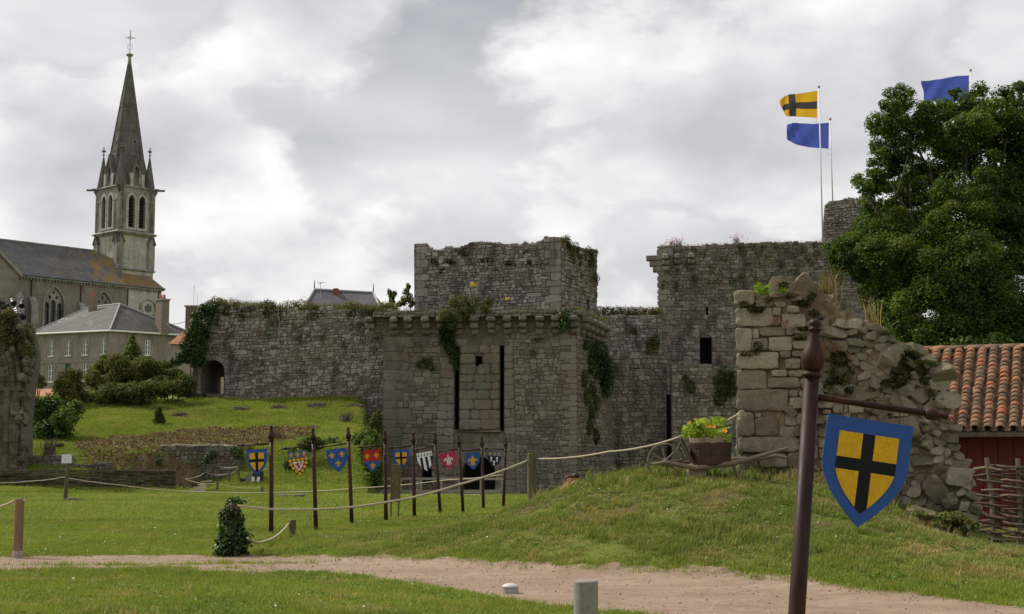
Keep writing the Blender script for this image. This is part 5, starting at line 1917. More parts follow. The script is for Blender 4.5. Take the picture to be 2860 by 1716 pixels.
 prof = [(0.0, 1.0), (0.35, 0.655), (0.68, 0.325), (0.94, 0.075), (1.0, 0.045)]
 oct_ = []
 rot = math.atan2(CU.y, CU.x) + math.pi / 8
 for (t, f) in prof:
  R = base_r / math.cos(math.pi / 8) * f
  oct_.append([Vector((ctr.x + R * math.cos(rot + k * math.pi / 4), ctr.y + R * math.sin(rot + k * math.pi / 4), z_sp + (z_tip - z_sp) * t)) for k in range(8)])
 V = [p for r in oct_ for p in r]
 F = []
 for i in range(len(prof) - 1):
  for k in range(8):
   F.append((i * 8 + k, i * 8 + (k + 1) % 8, (i + 1) * 8 + (k + 1) % 8, (i + 1) * 8 + k))
 F.append(tuple(range((len(prof) - 1) * 8, len(prof) * 8)))
 spire = mesh_obj('spire', V, F, M_SPIRE, tw)
 for k in range(8):
  mesh_obj('rib', *tube([r[k] for r in oct_], [0.16, 0.14, 0.11, 0.06, 0.05], 5), M_SPIRE, spire)
 # bands, trefoil openings as near-black plugs, their shade put into the colour
 for t in (0.26, 0.42, 0.60):
  R0 = np.interp(t, [p[0] for p in prof], [p[1] for p in prof]) * base_r / math.cos(math.pi / 8) + 0.05
  Vb, Fb = [], []
  for dz in (0, 0.35):
   for k in range(8):
    Vb.append(Vector((ctr.x + R0 * math.cos(rot + k * math.pi / 4), ctr.y + R0 * math.sin(rot + k * math.pi / 4), z_sp + (z_tip - z_sp) * t + dz)))
  for k in range(8):
   Fb.append((k, (k + 1) % 8, 8 + (k + 1) % 8, 8 + k))
  mesh_obj('band', Vb, Fb, M_SPIRE, spire)
 for (t, ang) in ((0.335, -math.pi / 2), (0.335, -math.pi), (0.62, -math.pi / 2), (0.62, -math.pi), (0.335, 0), (0.335, math.pi / 2)):
  a = math.atan2(CU.y, CU.x) + ang
  R0 = np.interp(t, [p[0] for p in prof], [p[1] for p in prof]) * base_r
  o = Vector((ctr.x + R0 * math.cos(a), ctr.y + R0 * math.sin(a), z_sp + (z_tip - z_sp) * t))
  n = Vector((math.cos(a), math.sin(a), 0.11)).normalized()
  ax = Vector((-math.sin(a), math.cos(a), 0))
  az = n.cross(ax)
  r0 = 0.30 if t < 0.5 else 0.16
  pts = [(r0 * (0.8 + 0.4 * abs(math.cos(2 * w))) * math.cos(w), r0 * (1.0 if t < 0.5 else 2.0) * (0.8 + 0.4 * abs(math.cos(2 * w))) * math.sin(w)) for w in np.linspace(0, 2 * math.pi, 20, endpoint=False)]
  mesh_obj('opening_shade', *prism(pts, lambda u, v, d: o + ax * u - az * v + n * d, -0.3, 0.05), M_DARK, spire)
  mesh_obj('opening_frame', *prism([(p[0] * 1.35, p[1] * 1.3) for p in pts], lambda u, v, d: o + ax * u - az * v + n * d, -0.3, 0.09, [pts]), M_TUFFD, spire)
 # lucarnes on the four faces
 for k in range(4):
  lf_ = face(k)
  c = s / 2
  lu = mesh_obj('lucarne', *prism([(c - 1.0, z_sp - 0.2), (c + 1.0, z_sp - 0.2), (c + 1.0, z_sp + 2.5), (c, z_sp + 5.0), (c - 1.0, z_sp + 2.5)], lf_.P, -1.7, 0.02 + (0.004 if k % 2 else 0), [lancet(c - 0.42, c + 0.42, z_sp + 0.3, z_sp + 3.4, 6)]), M_TUFFD, tw)
  mesh_obj('recess', *prism([(c - 0.5, z_sp), (c + 0.5, z_sp), (c + 0.5, z_sp + 3.5), (c - 0.5, z_sp + 3.5)], lf_.P, -0.9, -0.5), M_TUFF, lu)
  mesh_obj('coping', *prism([(c - 1.2, z_sp + 2.1), (c - 1.2, z_sp + 2.5), (c, z_sp + 5.5), (c + 1.2, z_sp + 2.5), (c + 1.2, z_sp + 2.1), (c + 0.95, z_sp + 2.1), (c, z_sp + 4.7), (c - 0.95, z_sp + 2.1)], lf_.P, -1.0, 0.25), M_SPIRE, lu)
  for sx in (-1, 1):
   mesh_obj('side_pier', *prism([(c + sx * 1.1 - 0.28, z_sp - 0.2), (c + sx * 1.1 + 0.28, z_sp - 0.2), (c + sx * 1.1 + 0.28, z_sp + 2.2), (c + sx * 1.1 - 0.28, z_sp + 2.2)], lf_.P, -0.6, 0.2), M_TUFF, lu)
 # corner pinnacles
 for (a, b) in ((0.15, 2.65), (s - 0.15, 2.65), (0.15, 2.35 + s), (s - 0.15, 2.35 + s)):
  p = C(a, b, 0)
  p = p + (ctr - p).normalized() * 0.5
  hgt = zz(430) - z_sp if (a, b) != (0.15, 2.65) else (zz(430) - z_sp)
  pn = mesh_obj('pinnacle', *lathe([(1.0, -0.1), (0.96, 0.25), (0.12, hgt * 0.93), (0.05, hgt * 0.95)], 8, (p.x, p.y, z_sp)), M_SPIRE, tw)
  mesh_obj('finial', *lathe([(0.07, 0), (0.09, 0.3), (0.22, 0.45), (0.09, 0.6), (0.07, 0.9), (0.38, 1.05), (0.38, 1.17), (0.08, 1.3), (0.10, 1.7), (0.02, 1.9)], 8, (p.x, p.y, z_sp + hgt * 0.93)), M_SPIRE, pn)
 # gargoyles at the two outer corners
 for (a, b) in ((s, 2.5), (0, 2.5 + s), (0, 2.5)):
  p = C(a, b, z_bel - 0.05)
  dr = (p - Vector((ctr.x, ctr.y, p.z))).normalized()
  mesh_obj('gargoyle', *tube([p, p + dr * 0.8 + Vector((0, 0, 0.05)), p + dr * 1.6 + Vector((0, 0, -0.05)), p + dr * 1.8, p + dr * 2.0], [0.32, 0.24, 0.16, 0.22, 0.12], 8), M_SPIRE, tw)
  mesh_obj('gargoyle_bracket', *tube([p + dr * 0.5 + Vector((0, 0, -0.2)), p + dr * 0.25 + Vector((0, 0, -0.9)), p + dr * 0.2 + Vector((0, 0, -1.7))], [0.35, 0.22, 0.1], 6), M_SPIRE, tw)
 # cap and cross
 cap = mesh_obj('spire_cap', *lathe([(0.30, -1.6), (0.26, -0.3), (0.62, 0.0), (0.62, 0.12), (0.12, 0.45), (0.06, 0.6)], 10, (ctr.x, ctr.y, z_tip)), M_TUFFD, tw)
 iron = plain_mat('cross_iron', (0.10, 0.09, 0.085), 0.6, 0.2, metal=0.3)
 mb = MB()
 h = zz(78) - z_tip
 mb.add(tube([(ctr.x, ctr.y, z_tip), (ctr.x, ctr.y, z_tip + h)], 0.055, 6))
 ax = Vector((1, 0.1, 0)).normalized()
 zc = z_tip + h * 0.70
 mb.add(tube([Vector((ctr.x, ctr.y, zc)) - ax * 0.75, Vector((ctr.x, ctr.y, zc)) + ax * 0.75], 0.055, 6))
 for q in ((-0.75, 0), (0.75, 0), (0, h * 0.3)):
  mb.add(lathe([(0.01, -0.1), (0.12, 0), (0.01, 0.1)], 6, Vector((ctr.x, ctr.y, zc + q[1])) + ax * q[0]))
 for w in range(4):
  a = w * math.pi / 2 + 0.78
  mb.add(tube([Vector((ctr.x, ctr.y, zc)) + ax * (0.3 * math.cos(a + t)) + Vector((0, 0, 0.3 * math.sin(a + t))) for t in np.linspace(-0.6, 0.6, 5)], 0.03, 5))
 for sx in (-1, 1):
  mb.add(tube([Vector((ctr.x, ctr.y, z_tip + 1.0)), Vector((ctr.x, ctr.y, z_tip + 1.15)) + ax * 0.35 * sx, Vector((ctr.x, ctr.y, z_tip + 1.7)) + ax * 0.40 * sx, Vector((ctr.x, ctr.y, z_tip + 2.0)) + ax * 0.15 * sx], 0.03, 5))
 mb.build('cross', iron, cap)

church()

def sash_window(wf, x0, x1, z0, z1, parent, frame, glass, leaves=2, rows=3, dep=0.12, curtain=None):
 w = mesh_obj('window', *prism([(x0, z0), (x1, z0), (x1, z1), (x0, z1)], wf.P, -dep - 0.03, -dep), glass, parent)
 mb = MB()
 t = 0.085
 mb.add(prism([(x0, z0), (x1, z0), (x1, z1), (x0, z1)], wf.P, -dep, -dep + 0.06, [[(x0 + t, z0 + t), (x1 - t, z0 + t), (x1 - t, z1 - t), (x0 + t, z1 - t)]]))
 for k in range(1, leaves):
  a = x0 + (x1 - x0) * k / leaves
  mb.add(prism([(a - 0.07, z0 + t), (a + 0.07, z0 + t), (a + 0.07, z1 - t), (a - 0.07, z1 - t)], wf.P, -dep + 0.002, -dep + 0.055))
 for k in range(1, rows):
  z = z0 + (z1 - z0) * k / rows
  for (a, b) in ((x0 + t, (x0 + x1) / 2 - 0.07), ((x0 + x1) / 2 + 0.07, x1 - t)):
   mb.add(prism([(a, z - 0.03), (b, z - 0.03), (b, z + 0.03), (a, z + 0.03)], wf.P, -dep + 0.002, -dep + 0.05))
 mb.build('frame', frame, w)
 mesh_obj('sill', *prism([(x0 - 0.12, z0 - 0.14), (x1 + 0.12, z0 - 0.14), (x1 + 0.12, z0), (x0 - 0.12, z0)], wf.P, -0.05, 0.12), frame, w)
 return w

def house():
 M_REND = wall_mat('house_render', (0.265, 0.225, 0.195), None, (0.13, 0.10, 0.085), 0.65, 0.5, 0.7)
 M_ROOF = slate_mat('house_slate', (0.088, 0.082, 0.076), (0.17, 0.16, 0.14), 0.56, 0.70, (0.9, -0.4))
 M_FR = plain_mat('white_paint', (0.72, 0.72, 0.70), 0.6, 0.1)
 M_GL = plain_mat('window_glass', (0.05, 0.055, 0.065), 0.12, 0.2, 3.0, 0.05, spec=0.7)
 M_TRIM = plain_mat('stone_trim', (0.26, 0.215, 0.185), 0.9, 0.25, 2.0)
 zg, ze, zr = 9.6, 17.7, 21.6
 c = Vector((-51.0, 180.0, 0))
 l = Vector((-61.9, 185.0, 0))
 rr = Vector((-42.6, 187.6, 0))
 bk = l + rr - c
 root = empty('town_house', (c.x, c.y, zg), 'two-storey grey rendered house with slate hip roof in front of the church', 'house')
 wl, wr = WF((l.x, l.y), (c.x, c.y)), WF((c.x, c.y), (rr.x, rr.y))
 ups = [(97, 109), (138, 150), (185, 197), (232, 245), (283, 294)]
 los = [(92, 108), (134, 150), (231, 245)]
 z_u0, z_u1 = wl.uv(190, 993)[1], wl.uv(190, 951)[1]
 z_l0, z_l1 = wl.uv(190, 1065)[1], wl.uv(190, 1018)[1]
 rects = [(wl.uv(a, 970)[0], wl.uv(b, 970)[0], z_u0, z_u1) for (a, b) in ups] + [(wl.uv(a, 1040)[0], wl.uv(b, 1040)[0], z_l0, z_l1) for (a, b) in los]
 door = (wl.uv(181, 1040)[0], wl.uv(197, 1040)[0], wl.uv(190, 1075)[1], wl.uv(190, 1016)[1])
 hol = [[(a, z0), (b, z0), (b, z1), (a, z1)] for (a, b, z0, z1) in rects + [door]]
 mesh_obj('front_wall', *prism([(0, zg), (wl.L, zg), (wl.L, ze), (0, ze)], wl.P, -0.4, 0.0, hol), M_REND, root)
 rw = [(wr.uv(406, 970)[0], wr.uv(420, 970)[0], z_u0 + 0.1, z_u1 + 0.1)]
 mesh_obj('side_wall', *prism([(0.0, zg), (wr.L, zg), (wr.L, ze), (0.0, ze)], wr.P, -0.4, -0.003, [[(a, z0), (b, z0), (b, z1), (a, z1)] for (a, b, z0, z1) in rw]), M_REND, root)
 mesh_obj('inner_mass', *vprism([l + Vector((0.5, 0.7, 0)), c + Vector((-0.1, 0.8, 0)), rr + Vector((-0.6, 0.3, 0)), bk], zg, ze), MATS['inside_shade'], root)
 for (a, b, z0, z1) in rects:
  sash_window(wl, a, b, z0, z1, root, M_FR, M_GL)
  mesh_obj('window_surround', *prism([(a - 0.25, z0 - 0.15), (b + 0.25, z0 - 0.15), (b + 0.25, z1 + 0.3), (a - 0.25, z1 + 0.3)], wl.P, -0.02, 0.05, [[(a, z0), (b, z0), (b, z1), (a, z1)]]), M_TRIM, root)
 for (a, b, z0, z1) in rw:
  sash_window(wr, a, b, z0, z1, root, M_FR, M_GL)
 a, b, z0, z1 = door
 mesh_obj('door', *prism([(a, z0), (b, z0), (b, z1), (a, z1)], wl.P, -0.25, -0.15), plain_mat('green_door', (0.015, 0.085, 0.045), 0.5, 0.2), root)
 mesh_obj('string_course', *prism([(0, 13.75), (wl.L, 13.75), (wl.L, 13.95), (0, 13.95)], wl.P, 0.0, 0.08), M_TRIM, root)
 mesh_obj('string_course', *prism([(0, 13.75), (wr.L, 13.75), (wr.L, 13.95), (0, 13.95)], wr.P, 0.0, 0.08), M_TRIM, root)
 # hipped roof
 o = 0.5
 def ext(p, q, r_):
  return p + (p - q).normalized() * o + (p - r_).normalized() * o
 e = [ext(l, c, bk), ext(c, l, rr), ext(rr, c, bk), ext(bk, l, rr)]
 e = [Vector((p.x, p.y, ze)) for p in e]
 g0, g1 = at(247, 857, 190.0), at(335, 849, 185.5)
 g0.z = g1.z = zr
 roof = mesh_obj('roof', e + [g0, g1], [(0, 1, 5, 4), (1, 2, 5), (2, 3, 4, 5), (3, 0, 4), (3, 2, 1, 0)], M_ROOF, root)
 for (p, q) in ((e[0], g0), (e[1], g1), (e[2], g1), (g0, g1)):
  mesh_obj('ridge_tile', *tube([p + Vector((0, 0, 0.06)), q + Vector((0, 0, 0.06))], 0.11, 6), plain_mat('zinc_ridge', (0.36, 0.35, 0.34), 0.7), roof)
 mesh_obj('gutter', *tube([e[0] + Vector((0, 0, -0.1)), e[1] + Vector((0, 0, -0.1)), e[2] + Vector((0, 0, -0.1))], 0.12, 6), M_FR, roof)
 mesh_obj('downpipe', *tube([Vector((c.x, c.y - 0.15, ze)), Vector((c.x, c.y - 0.15, zg))], 0.09, 6), M_TRIM, root)
 mesh_obj('finial', *tube([g1, g1 + Vector((0, 0, 1.2))], [0.07, 0.02], 6), MATS['zinc_gutter'], roof)
 # skylights
 nr = (e[1] - e[0]).cross(g0 - e[0]).normalized()
 if nr.z < 0:
  nr = -nr
 ax = (e[1] - e[0]).normalized()
 ay = nr.cross(ax)
 for (x, y) in ((176, 897), (198, 912)):
  r_ = ray(x, y)
  t = (e[0] - Vector((0, 0, EYE))).dot(nr) / r_.dot(nr)
  p = Vector((0, 0, EYE)) + r_ * t
  sk = mesh_obj('skylight', *obox(p + nr * 0.06, ax, ay, nr, 0.75, 1.1, 0.14), M_FR, roof)
  mesh_obj('pane', *obox(p + nr * 0.135, ax, ay, nr, 0.58, 0.92, 0.03), M_GL, sk)
 # chimneys
 br = plain_mat('chimney_brick', (0.20, 0.15, 0.12), 0.9, 0.3, 4.0)
 pc = at(253, 880, 186.0)
 ch = mesh_obj('chimney', *obox((pc.x, pc.y + 0.9, 20.7), ax, Vector((-ax.y, ax.x, 0)), (0, 0, 1), 0.85, 0.7, 4.2), br, root)
 mesh_obj('chimney_pot', *lathe([(0.2, 0), (0.16, 0.8), (0.2, 0.85)], 8, (pc.x, pc.y + 0.9, 22.8)), plain_mat('terracotta_pot', (0.35, 0.12, 0.07), 0.8), ch)
 pc = at(453, 900, 185.0)
 ch = mesh_obj('chimney', *obox((pc.x, pc.y, 19.8), wr.U, wr.N, (0, 0, 1), 1.1, 1.6, 4.5), br, root)
 mesh_obj('chimney_cap', *obox((pc.x, pc.y, 22.1), wr.U, wr.N, (0, 0, 1), 1.3, 1.8, 0.2), M_TRIM, ch)
 for k in (-0.4, 0.4):
  mesh_obj('chimney_pot', *lathe([(0.2, 0), (0.15, 0.5), (0.2, 0.55)], 8, Vector((pc.x, pc.y, 22.2)) + wr.N * k), MATS['terracotta_pot'], ch)

house()

def tile_mat(name, base, var=0.5):
 if name in MATS:
  return MATS[name]
 t = NT(name)
 p = t.pos()
 c = t.mix(1.0, base, t.ramp(t.noise(p, 2.0, 6, 0.7), [(0.3, 1 - var), (0.7, 1 + var)]), 'MULTIPLY')
 t.bsdf(c, 0.9, t.bump(t.noise(p, 6, 3, 0.6), 0.4, 0.05), 0.15)
 MATS[name] = t.m
 return t.m

def far_roofs():
 red = tile_mat('far_clay_tiles', (0.33, 0.15, 0.09), 0.35)
 M_W = wall_mat('far_house_wall', (0.34, 0.29, 0.235), None, (0.15, 0.12, 0.09), 0.4)
 # clay-roofed house behind the ivy, with a brick chimney stack
 a = empty('clay_roof_house', at(510, 1000, 150) * 1.0, 'house with red clay tile roof behind the ivy-covered wall corner', 'house')
 p = [at(478, 930, 150), at(545, 895, 150), at(640, 900, 150), at(640, 985, 146), at(500, 960, 146)]
 z0 = at(500, 958, 148).z
 e0, e1 = at(470, 960, 147), at(640, 972, 147)
 r0, r1 = at(541, 902, 151), at(650, 905, 151)
 b0, b1 = e0 + Vector((0, 9, 0)), e1 + Vector((0, 9, 0))
 roof = mesh_obj('roof', [e0, e1, r1, r0, b0, b1], [(0, 1, 2, 3), (0, 3, 4), (1, 5, 2), (4, 3, 2, 5)], red, a)
 V, F = vprism([e0 + Vector((0.4, 0.5, 0)), e1 + Vector((-0.4, 0.5, 0)), b1 + Vector((-0.4, -0.5, 0)), b0 + Vector((0.4, -0.5, 0))], 8.0, e0.z - 0.1)
 mesh_obj('wall', V, F, M_W, a)
 ca, cb = at(519, 905, 150.5), at(551, 858, 150.5)
 ch = mesh_obj('chimney', *box(ca.x, cb.x, 150.2, 151.4, ca.z - 1.0, cb.z), plain_mat('dark_brick', (0.15, 0.095, 0.075), 0.9, 0.3, 3.0), a)
 mesh_obj('chimney_cap', *box(ca.x - 0.12, cb.x + 0.12, 150.05, 151.55, cb.z, cb.z + 0.15), plain_mat('cap_tile', (0.30, 0.22, 0.17), 0.9), ch)
 mesh_obj('aerial', *tube([(cb.x - 0.45, 150.8, cb.z), (cb.x - 0.45, 150.8, cb.z + 2.3)], 0.02, 5), M_DARK, ch)
 mesh_obj('aerial', *tube([(cb.x - 0.05, 150.8, cb.z), (cb.x - 0.05, 150.8, cb.z + 1.4)], 0.015, 5), M_DARK, ch)
 # slate-roofed house behind the curtain wall
 s = empty('slate_roof_house', at(960, 1000, 130), 'house with dark slate roof, brick chimney and aerial behind the curtain wall', 'house')
 Z = zpt(500, 760, 0.3638)
 r0, r1 = at(*Z(1040, 137), 134), at(*Z(1492, 162), 136)
 e0, e1 = at(*Z(905, 262), 128), at(*Z(1590, 262), 130)
 e0.z = e1.z = min(e0.z, e1.z) - 1.2
 b0, b1 = e0 + Vector((1.0, 10, 0)), e1 + Vector((1.0, 10, 0))
 sl = slate_mat('far_slate', (0.085, 0.085, 0.095), (0.16, 0.16, 0.16), 0.58, 0.75)
 roof = mesh_obj('roof', [e0, e1, r1, r0, b0, b1], [(0, 1, 2, 3), (0, 3, 4), (1, 5, 2), (4, 3, 2, 5)], sl, s)
 mesh_obj('wall', *vprism([e0 + Vector((0.4, 0.5, 0)), e1 + Vector((-0.4, 0.5, 0)), b1 + Vector((-0.4, -0.5, 0)), b0 + Vector((0.4, -0.5, 0))], 7.0, e0.z - 0.05), M_W, s)
 for (p, h) in ((r0, 0.9), (r1, 0.9)):
  mesh_obj('finial', *tube([p, p + Vector((0, 0, h))], [0.07, 0.03], 6), M_DARK, roof)
 for (p, q) in ((e0, r0), (e1, r1), (r0, r1)):
  mesh_obj('ridge_tile', *tube([p + Vector((0, -0.03, 0.05)), q + Vector((0, -0.03, 0.05))], 0.10, 6), MATS['zinc_ridge'], roof)
 c0, c1 = at(*Z(1190, 190), 134.5), at(*Z(1226, 131), 134.5)
 mesh_obj('chimney', *box(c0.x, c1.x, 133.9, 134.9, c0.z - 0.8, c1.z), plain_mat('red_brick', (0.22, 0.065, 0.045), 0.9, 0.2), s)
 m0, m1 = at(*Z(1087, 200), 131.5), at(*Z(1085, 78), 131.5)
 an = MB()
 an.add(tube([m0, m1], 0.025, 5))
 for (x0, y0, x1, y1) in ((1065, 85, 1120, 80), (1066, 70, 1066, 92), (1075, 92, 1092, 90), (1112, 76, 1112, 84), (1098, 76, 1098, 86)):
  an.add(tube([at(*Z(x0, y0), 131.5), at(*Z(x1, y1), 131.5)], 0.02, 5))
 an.build('television_aerial', plain_mat('aluminium', (0.35, 0.36, 0.37), 0.4, 0.1, metal=0.8), roof)
 # low red roof at the left, in front of the house
 q = empty('low_red_roof_shed', at(110, 1130, 118), 'low shed with a faded red roof beneath the grey house', 'shed')
 e0, e1 = at(40, 1124, 117), at(152, 1118, 117)
 r0, r1 = at(45, 1088, 120), at(150, 1086, 120)
 mesh_obj('roof', [e0, e1, r1, r0, r0 + Vector((0, 3, -1)), r1 + Vector((0, 3, -1))], [(0, 1, 2, 3), (3, 2, 5, 4)], tile_mat('faded_tiles', (0.40, 0.19, 0.12), 0.25), q)
 mesh_obj('wall', *box(e0.x + 0.2, e1.x - 0.2, 117.3, 122, 3.0, e0.z - 0.03), M_W, q)
 # wires from the chimney
 wm = plain_mat('cable_black', (0.05, 0.05, 0.05), 0.7)
 c = empty('overhead_wires', at(467, 905, 165), 'thin black overhead wires between the house chimney and the clay roof', 'wires')
 for (a_, b_) in (((466, 903), (521, 897)), ((466, 905), (505, 925))):
  pa, pb = at(*a_, 178), at(*b_, 151)
  mesh_obj('wire', *tube([pa.lerp(pb, t) + Vector((0, 0, -0.8 * t * (1 - t))) for t in np.linspace(0, 1, 8)], 0.03, 4), wm, c)

far_roofs()

# ------------------------------------------------------------------ left: chapel arch, bank planting, wattle fence
def rock_mesh(name, rng, sub=2, rough=0.22, mat=None):
 """irregular boulder about the origin, unit size"""
 import bmesh
 bm = bmesh.new()
 bmesh.ops.create_icosphere(bm, subdivisions=sub, radius=0.5)
 s = Vector(rng.uniform(-50, 50, 3))
 # broken faces: the ball is cut by a dozen planes
 pl = []
 for k in range(6):
  n_ = Vector(rng.normal(size=3)).normalized()
  pl.append((n_, rng.uniform(0.36, 0.50)))
 for n_ in ((1, 0, 0), (-1, 0, 0), (0, 1, 0), (0, -1, 0), (0, 0, 1), (0, 0, -1)):
  pl.append(((Vector(n_) + Vector(rng.normal(size=3) * 0.20)).normalized(), rng.uniform(0.34, 0.42)))
 for v in bm.verts:
  q = v.co.normalized() * 0.72
  for (n_, d_) in pl:
   e_ = q.dot(n_) - d_
   if e_ > 0:
    q = q - n_ * e_
  v.co = q * (1.0 + rough * 0.25 * mnoise.noise(q * 7 + s))
 me = bpy.data.meshes.new(name)
 bm.to_mesh(me)
 bm.free()
 if mat:
  me.materials.append(mat)
 a = me.attributes.new('tone', 'FLOAT', 'POINT')
 a.data.foreach_set('value', np.full(len(me.vertices), rng.uniform(0.2, 0.9), dtype=np.float32))
 return me

def inst(name, me, loc, rot, scl, parent=None):
 o = bpy.data.objects.new(name, me)
 COL.objects.link(o)
 if parent is not None:
  o.parent = parent
  loc = Vector(loc) - offset_of(parent)
 o.location = loc
 o.rotation_euler = rot
 o.scale = scl
 return o

def chapel_arch():
 rng = np.random.default_rng(81)
 Z = zpt(0, 820, 0.3636)
 wf = WF.px(-120, 72.0, 90, 72.0)
 tone = (0.1, 0.8)
 root = empty('chapel_ruin', wf.P(2, 0, -0.5), 'tall ruined chapel pier with moulded half arch and ivy at the left edge', 'ruin')
 m = stone_mat('chapel_stone', (0.062, 0.049, 0.036), (0.112, 0.092, 0.067), (0.180, 0.153, 0.115), lich=0.2, stain=0.65, rust=0.15)
 # main pier outline seen in the photograph; continues to the left beyond the frame
 right = [(150, 1345), (150, 1000), (175, 760), (205, 560), (215, 470), (190, 330), (140, 230), (60, 130)]
 rp = uvs(wf, [Z(*p) for p in right])
 poly = [(0, -0.6), (rp[0][0] - 0.1, -0.6)] + rp + [(0, rp[-1][1] + 0.3)]
 V, F = prism(poly, wf.P, -2.0, -0.35)
 mesh_obj('pier_core', V, F, M_MORTAR, root)
 ms = Masonry()
 back = WF((0, 1), (1, 1))
 back.A, back.U, back.L, back.N = wf.A - wf.N * 0.35, wf.U, wf.L, wf.N
 ms.field(back, poly, rng, (0.18, 0.34), (0.22, 0.5), 0.02, (0.04, 0.22), (), (), tone=tone, rough=0.32)
 # side (right) rubble face
 # stacked drums of the engaged shafts, each drum a stone
 shafts = [(20, 0.24, 0.10), (50, 0.17, 0.25), (85, 0.20, 0.12), (118, 0.17, 0.22), (-40, 0.22, 0.1), (-75, 0.2, 0.2)]
 z_imp = wf.uv(*Z(100, 745))[1]
 for (x, r, d) in shafts:
  u = wf.uv(*Z(x, 1000))[0]
  z = -0.5
  while z < z_imp - 0.05:
   h = min(rng.uniform(0.4, 0.7), z_imp - z)
   j = rng.uniform(-0.012, 0.012)
   V, F = lathe([(r - 0.02, 0), (r, 0.02), (r, h - 0.02), (r - 0.02, h - 0.004)], 10, wf.P(u + j, z, d - 0.25))
   mesh_obj('shaft_drum', V, F, m, root, False, np.full(len(V), rng.uniform(*tone)))
   z += h
  # arch ribs: they lean over to the left from the impost
 V, F = prism([(wf.uv(*Z(-110, 745))[0], z_imp - 0.02), (wf.uv(*Z(165, 745))[0], z_imp - 0.02), (wf.uv(*Z(168, 735))[0], z_imp + 0.16), (wf.uv(*Z(-110, 735))[0], z_imp + 0.16)], wf.P, -0.4, 0.16)
 mesh_obj('impost', V, F, m, root, False, np.full(len(V), 0.45))
 # concentric moulded arch springing to the left
 cu, cv = wf.uv(*Z(-330, 745))[0], z_imp + 0.16
 for k, (x, r, d) in enumerate([(20, 0.2, 0.02), (60, 0.15, -0.1), (100, 0.17, 0.02), (140, 0.15, -0.08)]):
  R = wf.uv(*Z(x, 745))[0] - cu
  n = 6
  for i in range(n):
   a0, a1 = 0.5 * i / n, 0.5 * (i + 1) / n - 0.006
   pts = [wf.P(cu + R * math.cos(a), cv + R * 1.35 * math.sin(a), d) for a in np.linspace(a0, a1, 4)]
   V, F = tube(pts, r, 7)
   mesh_obj('arch_stone', V, F, m, root, False, np.full(len(V), rng.uniform(*tone)))
 ms.done(root, m, 220)
 # broken crown and growth
 rk = [rock_mesh('stone', rng, 1, 0.3, m) for _ in range(5)]
 for k in range(110):
  t = rng.random()
  i = min(len(rp) - 2, int(t * (len(rp) - 1)))
  f = t * (len(rp) - 1) - i
  p = wf.P(rp[i][0] * (1 - f) + rp[i + 1][0] * f, rp[i][1] * (1 - f) + rp[i + 1][1] * f, rng.uniform(-1.0, 0.25)) + Vector((-rng.uniform(0, 0.8) * (k % 2), 0, 0))
  s = rng.uniform(0.25, 0.55)
  inst('stone', rk[k % 5], p, rng.uniform(0, 3, 3), (s, s, s * 0.7), root)
 gl = []
 for (x, y, s) in [(40, 180, 0.45), (90, 210, 0.5), (120, 270, 0.5), (150, 330, 0.45), (180, 400, 0.4), (60, 280, 0.5), (30, 330, 0.4), (190, 320, 0.4), (200, 430, 0.45), (110, 350, 0.4), (10, 220, 0.5), (70, 150, 0.35)]:
  gl.append((tuple(wf.P(*wf.uv(*Z(x, y)), 0.1)), (s * 0.75, 0.4, s * 0.75)))
 foliage('ivy', gl, 1.0, 0.12, WALLWEED, rng, root, kind='stuff', tone=(0.0, 0.8))
 foliage('yellowing_shrub', [(tuple(wf.P(*wf.uv(*Z(190, 310)), -0.4)), (0.45, 0.4, 0.6)), (tuple(wf.P(*wf.uv(*Z(210, 420)), -0.4)), (0.4, 0.4, 0.5))], 1.0, 0.12, SCRUB, rng, root, kind='stuff', tone=(0.5, 1.0))

chapel_arch()

